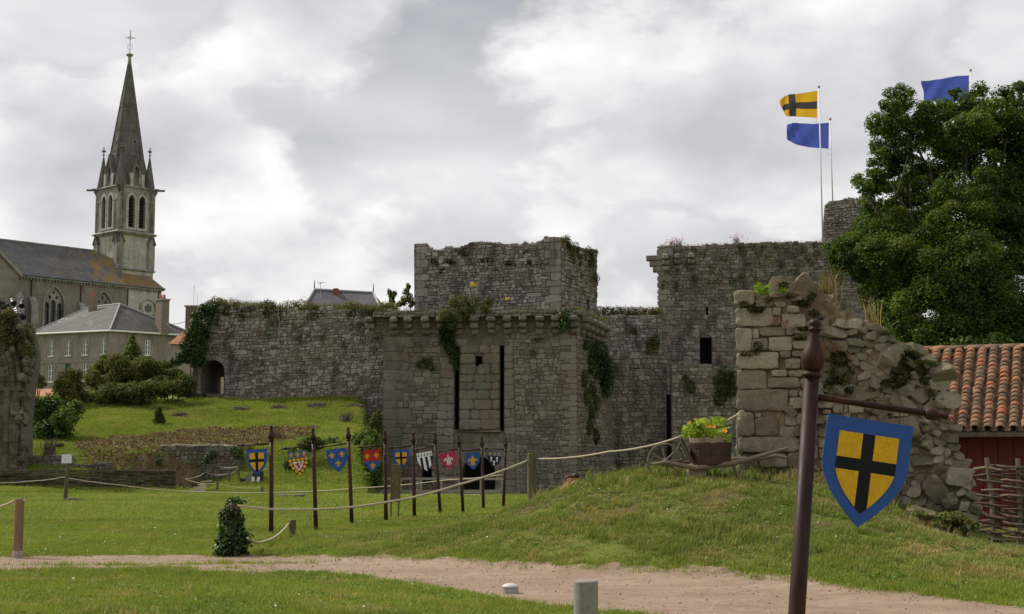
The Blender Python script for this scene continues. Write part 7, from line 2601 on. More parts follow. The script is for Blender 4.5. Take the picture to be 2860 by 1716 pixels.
 # crest stones
 for (x, y, w, h) in [(2175, 800, 62, 62), (2243, 800, 62, 60), (2300, 838, 40, 26), (2200, 830, 60, 40), (2350, 880, 50, 34), (2415, 915, 46, 40), (2466, 944, 52, 50), (2530, 980, 55, 32), (2597, 1032, 70, 44), (2565, 1000, 44, 34), (2610, 1075, 40, 40), (2640, 1210, 40, 34), (2660, 1300, 42, 30), (2690, 1350, 50, 26), (2700, 1385, 54, 26), (2655, 1390, 80, 36), (2100, 830, 60, 34), (2630, 1130, 40, 40)]:
  s = Y / FPX
  p = wf.P(*wf.uv(x, y), -0.22)
  inst('crest_stone', rk[rng.integers(0, 12)], p, (rng.normal() * 0.15, rng.normal() * 0.15, rng.normal() * 0.3), (w * s * 1.18, 0.55, h * s * 1.25), root)
  p2 = wf.P(*wf.uv(x + 6, y + 10), -0.7)
  inst('crest_stone', rk[rng.integers(0, 12)], p2, (rng.normal() * 0.15, rng.normal() * 0.15, rng.normal() * 0.3), (w * s * 1.2, 0.5, h * s * 1.2), root)
 # moss cushions
 mm = leaf_mat('moss_cushion', (0.014, 0.012, 0.005), (0.034, 0.031, 0.010), (0.090, 0.085, 0.020), trans=0.1, rough=0.9, spec=0.1)
 ms = []
 for (x, y, rx, ry, d) in [(1290, 560, 50, 45, 0.05), (1250, 620, 60, 20, 0.08), (1340, 670, 80, 30, 0.10), (1570, 480, 50, 35, 0.2), (1740, 620, 60, 40, 0.1), (1800, 560, 40, 40, 0.1), (1820, 700, 60, 30, 0.1), (1360, 975, 45, 40, 0.12), (1300, 1040, 110, 18, 0.10), (1730, 830, 70, 15, 0.12), (1720, 910, 80, 12, 0.12), (1640, 560, 70, 30, 0.1), (1440, 600, 40, 30, 0.08), (1860, 760, 50, 20, 0.08)]:
  q = wf.uv(*Z1_(x, y))
  ms.append((tuple(wf.P(*q, d)), (rx * 0.337 * Y / FPX, 0.06, ry * 0.337 * Y / FPX)))
 for (x, y, rx, ry) in [(690, 560, 60, 50), (700, 640, 80, 60), (660, 690, 60, 30), (1080, 540, 50, 40), (1060, 640, 70, 60), (1000, 700, 60, 30), (1170, 620, 50, 40), (1200, 690, 40, 25), (870, 740, 40, 25), (1090, 580, 60, 50), (750, 740, 30, 20), (1250, 760, 50, 30), (1280, 800, 40, 20)]:
  q = wf.uv(*Z2(x, y))
  ms.append((tuple(wf.P(*q, 0.08)), (rx * 0.4716 * Y / FPX, 0.08, ry * 0.4716 * Y / FPX)))
 foliage('moss', ms, 1.0, 0.035, mm, rng, root, kind='stuff', mn=120, aspect=0.8)
 foliage('bright_moss', [(tuple(wf.P(*wf.uv(*Z2(x, y)), 0.05)), (0.14, 0.2, 0.05)) for (x, y) in [(1240, 590), (1160, 580), (1120, 515), (960, 400), (1190, 575)]], 1.0, 0.03, SCRUB, rng, root, kind='stuff', mn=200)
 # hanging rusty roots
 rt = plain_mat('rusty_roots', (0.21, 0.085, 0.035), 0.9, 0.3)
 mb = MB()
 for (x, y, l_) in [(600, 460, 110), (606, 500, 130), (655, 470, 90), (370, 330, 60), (320, 310, 60), (735, 520, 60), (765, 590, 50), (590, 560, 90)]:
  p = wf.P(*wf.uv(*Z2(x, y)), 0.15)
  for k in range(3):
   mb.add(tube([p + Vector((rng.normal() * 0.03, 0, 0)), p + Vector((rng.normal() * 0.05, -0.02, -l_ * 0.4716 * Y / FPX * rng.uniform(0.5, 1)))], [0.012, 0.004], 4))
 mb.build('hanging_roots', rt, root)['kind'] = 'stuff'
 return wf, root

RWF, RUIN = fore_ruin()

def straw_tuft(x, y, h, label, seed, n=70, Y=25.0, lean=0.5, mat=None, wid=0.014):
 rng = np.random.default_rng(seed)
 p = at(x, y, Y)
 H = h * Y / FPX
 root = empty('dry_grass_tuft', p, label, 'grass tuft', 'dry grass tufts on the ruin')
 c = np.array(p) + rng.normal(size=(n, 3)) * np.array((0.07, 0.05, 0.02))
 V, F, T = blades(c, H, wid, rng, lean)
 tri_mesh('blades', V, F, T, mat or STRAW, root)
 return root

straw_tuft(2312, 848, 98, 'tall straw-coloured grass tuft on the crest of the broken wall', 161, 90)
straw_tuft(2438, 925, 98, 'slender dry grass tuft lower down the broken wall slope', 162, 46)
straw_tuft(2672, 1345, 60, 'short dry grass tuft low on the right of the broken wall', 163, 40, 24.4)

def fern(x, y, size, label, seed, Y=24.8):
 rng = np.random.default_rng(seed)
 p = at(x, y, Y)
 m = leaf_mat('fern_green', (0.07, 0.13, 0.015), (0.14, 0.23, 0.03), (0.24, 0.32, 0.06), trans=0.35)
 root = empty('fern', p, label, 'fern')
 R = size * Y / FPX
 for k in range(13):
  a = rng.uniform(-math.pi, math.pi)
  el = rng.uniform(0.4, 1.3)
  d = Vector((math.cos(a) * math.cos(el), math.sin(a) * math.cos(el) * 0.7 - 0.25, math.sin(el))).normalized()
  L = R * rng.uniform(0.7, 1.1)
  side = d.cross(Vector((0, 0, 1))).normalized()
  mb = MB()
  n = 11
  for i in range(1, n):
   f = i / n
   q = p + d * (L * f) + Vector((0, 0, -0.35 * L * f * f))
   wl = L * 0.26 * math.sin(math.pi * min(1, f * 0.9 + 0.12))
   for s in (-1, 1):
    tip = q + side * (s * wl) + d * (wl * 0.35) + Vector((0, 0, -wl * 0.15))
    w = d * (L * 0.028)
    mb.add(([q - w, tip, q + w], [(0, 1, 2)]), rng.random())
  mb.build('frond', m, root)
 return root

fern(2125, 828, 68, 'bright green fern on the top left of the broken wall', 171)
fern(2185, 822, 36, 'smaller fern right of the bright one under the top stones', 172)

# ------------------------------------------------------------------ red shed with clay tiles
def shed():
 rng = np.random.default_rng(181)
 dn = Vector((-0.375, -0.927, 0)).normalized()      # down the roof
 ea = Vector((-dn.y, dn.x, 0))                      # along the eave
 e0 = at(2655, 1206, 28.0)
 ze = e0.z
 rise, run = 1.80, 3.15
 root = empty('tiled_shed', (e0.x + 2, e0.y + 1, 0.2), 'dark red shed with a weathered clay pan-tile roof at the right edge', 'shed')
 slope = (dn * run + Vector((0, 0, -rise))).normalized()
 SL = math.hypot(run, rise)
 nrm = ea.cross(slope)
 if nrm.z < 0:
  nrm = -nrm
 red = plain_mat('ox_blood_paint', (0.115, 0.012, 0.010), 0.7, 0.25, 3.0, stretch=(1, 1, 0.2))
 back = -dn
 c0 = e0 - ea * 0.9 + back * 0.45
 L = 5.2
 zfl = 0.0
 foot = [c0, c0 + ea * L, c0 + ea * L + back * 5.4, c0 + back * 5.4]
 mesh_obj('wall', *vprism(foot, zfl, ze - 0.03), red, root)
 for k in range(18):
  q = c0 + ea * (0.15 + k * 0.29)
  mesh_obj('wall_board', *obox(Vector((q.x, q.y, (zfl + ze - 0.06) / 2)) + dn * 0.012, ea, dn, (0, 0, 1), 0.272, 0.025, ze - 0.1 - zfl), red, root)
 under = [e0 - ea * 1.2 - slope * 0.0, e0 + ea * 4.6, e0 + ea * 4.6 - slope * SL, e0 - ea * 1.2 - slope * SL]
 V = [p - nrm * 0.02 for p in under] + [p - nrm * 0.08 for p in under]
 deck = mesh_obj('roof_deck', V, [(0, 1, 2, 3), (7, 6, 5, 4), (0, 4, 5, 1), (1, 5, 6, 2), (2, 6, 7, 3), (3, 7, 4, 0)], M_POSTW, root)
 bdir = (back * run + Vector((0, 0, -rise))).normalized()
 rg_ = [e0 - ea * 1.2 - slope * SL, e0 + ea * 4.6 - slope * SL]
 V = [rg_[0] - Vector((0, 0, 0.03)), rg_[1] - Vector((0, 0, 0.03)), rg_[1] + bdir * SL, rg_[0] + bdir * SL]
 mesh_obj('rear_roof', V, [(0, 1, 2, 3)], tile_mat('far_clay_tiles', (0.33, 0.15, 0.09)), root)
 mesh_obj('fascia', *obox(e0 + ea * 1.7 - Vector((0, 0, 0.06)) - dn * 0.02, ea, dn, (0, 0, 1), 5.9, 0.03, 0.09), M_POSTW, root)
 # one clay tile, half a tapering pipe
 t = NT('clay_tile')
 oi = t.n('ShaderNodeObjectInfo').outputs['Random']
 p = t.pos()
 c = t.ramp(t.math('ADD', t.math('MULTIPLY', oi, 0.85), t.math('MULTIPLY', t.noise(p, 3.0, 5, 0.7), 0.18)), [(0.0, (0.105, 0.074, 0.049)), (0.28, (0.185, 0.123, 0.079)), (0.5, (0.255, 0.162, 0.100)), (0.74, (0.290, 0.158, 0.098)), (0.92, (0.38, 0.145, 0.080)), (1.0, (0.44, 0.140, 0.072))])
 c = t.mix(t.math('MULTIPLY', t.ramp(t.noise(p, 12, 6, 0.7), [(0.48, 0.0), (0.66, 1.0)]), 0.45), c, (0.10, 0.085, 0.055))
 t.bsdf(c, 0.9, t.bump(t.noise(p, 40, 4, 0.6), 0.3, 0.01), 0.15)
 TM = t.m
 SP, TL, EX = 0.240, 0.34, 0.178

 def tile_me(r0, r1, L_, name, up=True, th=0.024, sg=8):
  V, F = [], []
  for (y, r) in ((0, r0), (L_, r1)):
   for rr in (r, r - th):
    for k in range(sg + 1):
     a = math.pi * k / sg
     V.append((math.cos(a) * rr, y, math.sin(a) * rr * 0.85 if up else -math.sin(a) * rr * 0.85))
  n = sg + 1
  for k in range(sg):
   F += [(k, k + 1, 2 * n + k + 1, 2 * n + k), (n + k + 1, n + k, 3 * n + k, 3 * n + k + 1), (k + 1, k, n + k, n + k + 1), (2 * n + k, 2 * n + k + 1, 3 * n + k + 1, 3 * n + k)]
  F += [(0, 2 * n, 3 * n, n), (n - 1, 2 * n - 1, 4 * n - 1, 3 * n - 1)]
  me = bpy.data.meshes.new(name)
  me.from_pydata(V, [], F)
  me.materials.append(TM)
  me.polygons.foreach_set('use_smooth', np.ones(len(F), dtype=bool))
  return me
 cover = tile_me(0.098, 0.074, TL, 'tile')
 ridge = tile_me(0.125, 0.105, 0.42, 'ridge_tile')
 # local frame of the roof: x along eave, y up the slope, z normal
 B = Matrix((ea, -slope, nrm)).transposed()
 eu = B.to_euler()
 ncol = 17
 nrow = int(SL / EX)
 pan = MB()
 for i in range(-2, ncol):
  for j in range(nrow):
   q = e0 + ea * (-0.75 + i * SP) - slope * (j * EX)
   if i >= 0 and i < 15:
    r = B @ Matrix.Rotation(rng.normal() * 0.04, 3, 'Z') @ Matrix.Rotation(-0.085 + rng.normal() * 0.02, 3, 'X')
    o = inst('tile', cover, q + nrm * (0.050 + rng.uniform(0, 0.010)) + slope * rng.normal() * 0.006, r.to_euler(), (1, 1, 1), root)
  # channel under the covers
 for i in range(-2, ncol):
  for j in range(nrow):
   q = e0 + ea * (-0.75 + (i + 0.5) * SP) - slope * (j * EX)
   V = []
   for (y, r_, dz) in ((-0.02, 0.086, 0.018), (EX + 0.05, 0.080, 0.004)):
    for k in range(6):
     a = math.pi * k / 5
     V.append(q - slope * y + ea * (math.cos(a) * r_) + nrm * (dz + 0.055 - math.sin(a) * 0.06))
   pan.add((V, [(k + 1, k, 6 + k, 7 + k) for k in range(5)]), rng.random())
 tp = NT('clay_pan')
 p = tp.pos()
 cc = tp.ramp(tp.attr(), [(0.0, (0.10, 0.07, 0.045)), (0.6, (0.20, 0.13, 0.085)), (1.0, (0.31, 0.15, 0.09))])
 cc = tp.mix(1.0, cc, tp.ramp(tp.noise(p, 10, 5, 0.7), [(0.3, 0.6), (0.7, 1.25)]), 'MULTIPLY')
 tp.bsdf(cc, 0.9, None, 0.15)
 pan.build('channel_tiles', tp.m, root)['kind'] = 'stuff'
 Br = Matrix((nrm.cross(ea).normalized(), ea, nrm)).transposed()
 rt = e0 - slope * SL
 up3 = Vector((0, 0, 1))
 Br = Matrix((up3.cross(ea) * -1, ea, up3)).transposed()
 for k in range(14):
  inst('ridge_tile', ridge, rt + ea * (-1.0 + k * 0.36) + Vector((0, 0, 0.02)), (Br @ Matrix.Rotation(0.06, 3, 'X')).to_euler(), (1, 1, 1), root)

shed()

# ------------------------------------------------------------------ the oak
def oak():
 rng = np.random.default_rng(191)
 Y = 46.0
 s = Y / FPX
 trunk = Vector((at(2790, HOR, Y).x, Y, 0))
 root = empty('oak_tree', trunk, 'big leafy green oak tree behind the tiled shed on the right', 'oak tree')
 bark = plain_mat('oak_bark', (0.055, 0.045, 0.035), 0.95, 0.35, 5.0, 0.7, stretch=(1, 1, 0.3))
 OAK = leaf_mat('oak_leaves', (0.025, 0.050, 0.010), (0.064, 0.110, 0.018), (0.140, 0.188, 0.036), trans=0.33, rough=0.6, spec=0.2, accent=(0.17, 0.185, 0.032))
 # leaf masses: (x, y, r) in photograph pixels and depth offset in metres
 M = [(2520, 280, 42, 0), (2545, 320, 48, 1), (2490, 300, 30, -1), (2610, 330, 55, 0), (2665, 300, 55, 1), (2668, 262, 18, 0), (2720, 290, 60, 0), (2735, 250, 26, 0), (2780, 320, 50, -1), (2450, 350, 38, 0), (2470, 400, 42, 1), (2455, 440, 34, 0), (2530, 400, 48, 0), (2590, 400, 40, 2), (2640, 390, 52, 1), (2700, 370, 60, -1), (2755, 390, 55, 1), (2830, 310, 45, 1), (2850, 350, 55, 0), (2845, 420, 60, 1), (2440, 500, 36, 0), (2415, 520, 26, -1), (2400, 500, 18, 0), (2480, 480, 38, 1), (2460, 540, 40, 0), (2500, 570, 40, 1), (2560, 480, 30, 1), (2440, 590, 48, 0), (2490, 620, 45, -1), (2650, 470, 45, 2), (2700, 460, 45, 1), (2770, 460, 48, 0), (2740, 520, 60, -1), (2800, 540, 60, 0), (2660, 540, 60, -2), (2600, 570, 45, 0), (2560, 600, 48, 1), (2545, 650, 52, -1), (2420, 660, 52, 0), (2370, 690, 42, -1), (2335, 700, 30, 0), (2350, 730, 40, 0), (2400, 740, 48, 0), (2340, 745, 22, 0), (2455, 700, 55, -2), (2510, 710, 60, -2), (2580, 690, 62, -2), (2650, 640, 65, -2), (2720, 600, 65, -2), (2790, 620, 68, -1), (2850, 560, 60, 0), (2860, 660, 70, -1), (2700, 690, 70, -3), (2770, 710, 70, -2), (2830, 760, 75, -2), (2620, 760, 65, -3), (2540, 780, 60, -2), (2475, 790, 55, -1), (2430, 790, 40, 0), (2460, 850, 52, 0), (2520, 860, 60, -2), (2590, 840, 65, -3), (2670, 800, 70, -3), (2750, 800, 75, -3), (2500, 925, 55, -1), (2555, 940, 60, -2), (2620, 920, 70, -3), (2690, 890, 70, -3), (2770, 880, 75, -3), (2840, 860, 75, -3), (2860, 940, 80, -2), (2600, 985, 60, -2), (2680, 970, 70, -2), (2760, 960, 75, -2), (2440, 900, 34, 0), (2380, 670, 30, 1), (2590, 320, 30, 1), (2900, 500, 80, 0), (2920, 700, 90, -1), (2930, 350, 70, 0), (2940, 860, 90, -1), (3000, 450, 90, 0), (3020, 620, 100, 0), (3020, 800, 100, 0), (2960, 260, 60, 0), (2500, 350, 44, 0), (2570, 360, 42, 0), (2500, 440, 42, 1), (2550, 540, 45, 1), (2610, 480, 45, 2), (2600, 640, 50, 0), (2700, 410, 50, 2), (2800, 400, 55, 1), (2760, 340, 50, 1), (2640, 312, 36, 1), (2800, 270, 34, 1), (2850, 260, 34, 0), (2420, 620, 40, 1), (2840, 490, 60, 0), (2880, 400, 60, 0), (2520, 520, 40, 2)]
 blobs = []
 for (x, y, r, d) in M:
  p = at(x, y, Y + d)
  r_ = r * s
  # each mass breaks up into smaller sprays
  for k in range(7):
   o = Vector(rng.normal(size=3)).normalized() * r_ * rng.uniform(0.35, 0.98)
   q = r_ * rng.uniform(0.32, 0.56)
   blobs.append(((p.x + o.x, p.y + o.y * 1.2, p.z + o.z), (q * 1.15, q * 1.1, q * 0.75)))
 # the far side of the crown
 for k in range(60):
  x, y = rng.uniform(2480, 2950), rng.uniform(380, 950)
  p = at(x, y, Y + rng.uniform(2.5, 5.0))
  r_ = rng.uniform(40, 70) * s
  blobs.append((tuple(p), (r_, r_, r_ * 0.8)))
 foliage('crown', blobs, 1.05, 0.092, OAK, rng, root, tone=(0.05, 0.92), up=0.45, aspect=0.6, mn=40, lum=0.20)
 loose_leaves('outer_leaves', [(tuple(at(x, y, Y + d)), (r * s, r * s * 1.2, r * s)) for (x, y, r, d) in M], 0.24, 0.095, OAK, rng, root, (0.1, 0.95), 0.60)
 # trunk and limbs
 tm = MB()
 top = Vector((trunk.x, trunk.y, 5.2))
 tm.add(tube([trunk + Vector((0, 0, -0.3)), trunk + Vector((0.05, 0, 1.2)), trunk + Vector((-0.05, 0, 3.2)), top], [0.62, 0.48, 0.42, 0.38], 12))
 tm.build('trunk', bark, root, True)
 ends = [(2520, 330), (2470, 430), (2640, 330), (2720, 330), (2820, 350), (2430, 560), (2450, 660), (2360, 720), (2560, 600), (2690, 500), (2780, 500), (2860, 420), (2500, 820), (2620, 800), (2860, 620), (2930, 500), (2940, 760), (2590, 430), (2480, 500), (2700, 420), (2820, 700), (2570, 740)]
 for (x, y) in ends:
  e = at(x, y, Y + rng.uniform(-1.0, 1.5))
  st_ = trunk.lerp(top, rng.uniform(0.65, 1.0))
  mid = st_.lerp(e, 0.5) + Vector((rng.normal() * 0.3, rng.normal() * 0.3, 0.7))
  q1 = st_.lerp(mid, 0.5) + Vector(rng.normal(size=3) * 0.12)
  q2 = mid.lerp(e, 0.5) + Vector(rng.normal(size=3) * 0.2)
  lb = MB()
  lb.add(tube([st_, q1, mid, q2, e], [0.20, 0.13, 0.08, 0.045, 0.02], 7))
  for k in range(5):
   b = [mid, q2, mid.lerp(q2, 0.5), q2.lerp(e, 0.5), q1.lerp(mid, 0.6)][k]
   t = b + Vector(rng.normal(size=3)) * 0.45 + (e - mid).normalized() * 0.35
   lb.add(tube([b, b.lerp(t, 0.5) + Vector(rng.normal(size=3) * 0.12), t], [0.05, 0.03, 0.012], 5))
  lb.build('limb', bark, root, True)

oak()
# darker trees behind the shed close the view
bush('hedge_tree', 'dark low tree behind the shed roof under the oak', pxblobs([(2560, 1010, 60, 40), (2640, 1000, 60, 40), (2720, 990, 70, 45), (2800, 990, 70, 50), (2860, 980, 60, 60), (2920, 1000, 60, 60), (2600, 1050, 60, 40), (2700, 1060, 60, 40), (2800, 1080, 70, 40)], 41.0, 1.0), leaf_mat('hedge_leaves', (0.012, 0.026, 0.006), (0.028, 0.055, 0.010), (0.06, 0.10, 0.02), trans=0.2), 201, 1.2, 0.16, cat='tree')

# ------------------------------------------------------------------ banner posts with painted shields
RUST = plain_mat('rust_brown_paint', (0.030, 0.012, 0.009), 0.55, 0.45, 12.0, 0.35, spec=0.18, dirt=(0.085, 0.026, 0.012), dirt_amt=0.6, stretch=(1, 1, 0.35))
PAINT = {k: plain_mat('paint_' + k, c, 0.65, 0.14, 45.0, 0.2, spec=0.2, dirt=(c[0] * 0.6 + 0.012, c[1] * 0.6 + 0.011, c[2] * 0.6 + 0.009), dirt_amt=0.38) for k, c in dict(blue=(0.030, 0.085, 0.300), yellow=(0.66, 0.36, 0.015), black=(0.008, 0.008, 0.011), red=(0.40, 0.018, 0.022), white=(0.74, 0.74, 0.72), crimson=(0.46, 0.035, 0.085), navy=(0.014, 0.020, 0.050), slate=(0.07, 0.12, 0.22)).items()}
FLEUR = [
 [(0, 1.0), (-0.10, 0.80), (-0.19, 0.58), (-0.17, 0.40), (-0.07, 0.14), (0.07, 0.14), (0.17, 0.40), (0.19, 0.58), (0.10, 0.80)],
 [(0.09, 0.12), (0.14, 0.34), (0.26, 0.52), (0.42, 0.56), (0.56, 0.45), (0.58, 0.28), (0.50, 0.14), (0.44, 0.20), (0.47, 0.30), (0.42, 0.38), (0.34, 0.36), (0.26, 0.24), (0.22, 0.12)],
 [(-0.28, 0.02), (0.28, 0.02), (0.28, 0.11), (-0.28, 0.11)],
 [(-0.06, 0.01), (0.06, 0.01), (0.09, -0.22), (0, -0.42), (-0.09, -0.22)],
 [(0.09, 0.01), (0.20, 0.01), (0.24, -0.12), (0.34, -0.20), (0.20, -0.26), (0.12, -0.14)]]
for k_ in (1, 4):
 FLEUR.append([(-x, y) for (x, y) in FLEUR[k_]][::-1])

def shield_outline(w, h, n=9, k=1.0):
 r = []
 for i in range(n + 1):
  t = i / n
  r.append((w / 2 * k * (1 - t ** 1.75), -h * 0.42 - (h * 0.58) * t * k if k == 1.0 else -h * 0.42 - (h * 0.58) * t))
 return [(-w / 2, 0), (w / 2, 0)] + r[:-1] + [(0, -h)] + [(-x, y) for (x, y) in r[:-1]][::-1]

def lp(u, v, d):
 return Vector((u, -d, v))

def paint(parent, name, polys, col, d, org=(0, 0), s=1.0):
 mb = MB()
 for p in polys:
  mb.add(prism([(org[0] + x * s, org[1] + y * s) for (x, y) in p], lp, 0.004, d))
 return mb.build(name, PAINT[col], parent, local=True)

def disc(x, y, r, n=14):
 return [(x + r * math.cos(t), y + r * math.sin(t)) for t in np.linspace(0, 2 * math.pi, n, endpoint=False)]

def clip_poly(poly, f):
 """keep the part of a polygon where f(p) >= 0 (f linear)"""
 out = []
 n = len(poly)
 for i in range(n):
  a, b = poly[i], poly[(i + 1) % n]
  fa, fb = f(a), f(b)
  if fa >= 0:
   out.append(a)
  if (fa >= 0) != (fb >= 0):
   t = fa / (fa - fb)
   out.append((a[0] + (b[0] - a[0]) * t, a[1] + (b[1] - a[1]) * t))
 return out

def band(o, x0, x1, y0, y1):
 for f in (lambda p: p[0] - x0, lambda p: x1 - p[0], lambda p: p[1] - y0, lambda p: y1 - p[1]):
  o = clip_poly(o, f)
 return o

def make_shield(parent, design, w, h):
 o = shield_outline(w, h)
 base = dict(cross='blue', bezants='black', lys3='blue', party='red', ermine='navy', scout='crimson', lys1='blue', towers='navy')[design]
 b = mesh_obj('shield', *prism(o, lp, -0.014, 0.006), PAINT[base], parent, local=True)
 inn = shield_outline(w * 0.70, h * 0.74)
 inn = [(x, y - h * 0.135) for (x, y) in inn]
 if design == 'cross':
  paint(b, 'cross_field', [inn], 'black', 0.009)
  cw, ch = w * 0.145, h * 0.115
  cy = -h * 0.43
  q = [band(inn, -9, -cw / 2, cy + ch / 2, 9), band(inn, cw / 2, 9, cy + ch / 2, 9), band(inn, -9, -cw / 2, -9, cy - ch / 2), band(inn, cw / 2, 9, -9, cy - ch / 2)]
  for p in q:
   paint(b, 'yellow_quarter', [p], 'yellow', 0.012)
 elif design == 'bezants':
  paint(b, 'blue_chief', [band(o, -9, 9, -h * 0.27, 9)], 'slate', 0.009)
  for k in (-1, 0, 1):
   paint(b, 'fleur_de_lis', FLEUR, 'yellow', 0.012, (k * w * 0.32, -h * 0.18), h * 0.155)
  for (x, y) in [(-0.40, -0.35), (-0.2, -0.34), (0, -0.34), (0.2, -0.34), (0.40, -0.33), (-0.38, -0.50), (0.38, -0.49), (-0.27, -0.655), (0.29, -0.64), (-0.13, -0.79), (0.16, -0.78), (0.015, -0.905)]:
   paint(b, 'gold_roundel', [disc(x * w, y * h, w * 0.088)], 'yellow', 0.012)
  paint(b, 'white_inescutcheon', [[(-w * 0.30, -h * 0.42), (w * 0.30, -h * 0.42), (w * 0.16, -h * 0.64), (0, -h * 0.79), (-w * 0.16, -h * 0.64)]], 'white', 0.012)
  L = [[(-0.10, -0.46), (-0.02, -0.44), (0.03, -0.50), (0.02, -0.58), (-0.05, -0.60), (-0.09, -0.55)], [(0.0, -0.56), (0.06, -0.60), (0.05, -0.70), (-0.02, -0.72), (-0.05, -0.64)], [(0.05, -0.46), (0.09, -0.44), (0.13, -0.50), (0.08, -0.58), (0.05, -0.60), (0.09, -0.51)], [(0.15, -0.44), (0.21, -0.45), (0.17, -0.55), (0.10, -0.60), (0.15, -0.52)], [(-0.20, -0.46), (-0.13, -0.50), (-0.07, -0.53), (-0.10, -0.56), (-0.17, -0.52)], [(-0.12, -0.57), (-0.06, -0.59), (-0.03, -0.63), (-0.09, -0.63)]]
  paint(b, 'red_lion', [[(x * w, y * h) for (x, y) in p] for p in L], 'red', 0.015)
 elif design == 'lys3':
  for (x, y) in ((-0.25, -0.32), (0.25, -0.32), (0.02, -0.70)):
   paint(b, 'fleur_de_lis', FLEUR, 'yellow', 0.011, (x * w, y * h), h * 0.215)
 elif design == 'party':
  paint(b, 'blue_base', [band(o, -9, 9, -9, -h * 0.52)], 'blue', 0.009)
  for (x, y) in ((-0.27, -0.36), (0.25, -0.34), (0.02, -0.79)):
   paint(b, 'fleur_de_lis', FLEUR, 'yellow', 0.012, (x * w, y * h), h * 0.215)
 elif design == 'ermine':
  for k in range(3):
   paint(b, 'white_stripe', [band(o, -w / 2 + w * k / 3, -w / 2 + w * (k + 0.5) / 3, -9, -h * 0.28)], 'white', 0.010)
  paint(b, 'ermine_chief', [band(o, -9, 9, -h * 0.28, -h * 0.03)], 'white', 0.010)
  for k in range(5):
   x = -w * 0.40 + k * w * 0.20
   paint(b, 'ermine_lobe', [disc(x, -h * 0.09, w * 0.088)], 'white', 0.013)
   paint(b, 'ermine_spot', [[(x, -h * 0.07), (x + w * 0.02, -h * 0.12), (x + w * 0.035, -h * 0.25), (x, -h * 0.21), (x - w * 0.035, -h * 0.25), (x - w * 0.02, -h * 0.12)]], 'black', 0.016)
 elif design == 'scout':
  paint(b, 'white_fleur_de_lis', FLEUR, 'white', 0.012, (0, -h * 0.60), h * 0.50)
  paint(b, 'inner_line', [[(0.10, 0.20), (0.16, 0.50), (0.05, 0.85), (0.03, 0.83), (0.11, 0.50), (0.07, 0.2)], [(-0.10, 0.20), (-0.16, 0.50), (-0.05, 0.85), (-0.03, 0.83), (-0.11, 0.50), (-0.07, 0.2)]], 'crimson', 0.015, (0, -h * 0.60), h * 0.50)
 elif design == 'lys1':
  paint(b, 'fleur_de_lis', FLEUR, 'yellow', 0.012, (0, -h * 0.62), h * 0.47)
 elif design == 'towers':
  paint(b, 'blue_chief', [band(o, -9, 9, -h * 0.30, 9)], 'slate', 0.009)
  for k in (-1, 0, 1):
   paint(b, 'fleur_de_lis', FLEUR, 'yellow', 0.012, (k * w * 0.32, -h * 0.20), h * 0.165)
  for (x, y) in ((-0.22, -0.62), (0.20, -0.62), (0.0, -0.86)):
   T = [(-0.10, 0), (-0.05, 0.07), (-0.05, 0.20), (-0.11, 0.26), (-0.07, 0.30), (-0.05, 0.29), (0, 0.36), (0.05, 0.29), (0.07, 0.30), (0.11, 0.26), (0.05, 0.20), (0.05, 0.07), (0.10, 0), (0.05, -0.02), (0, 0.05), (-0.05, -0.02)]
   paint(b, 'white_tower', [[(x * w + a * w * 0.85, y * h + c * h * 0.85) for (a, c) in T]], 'white', 0.012)
 return b

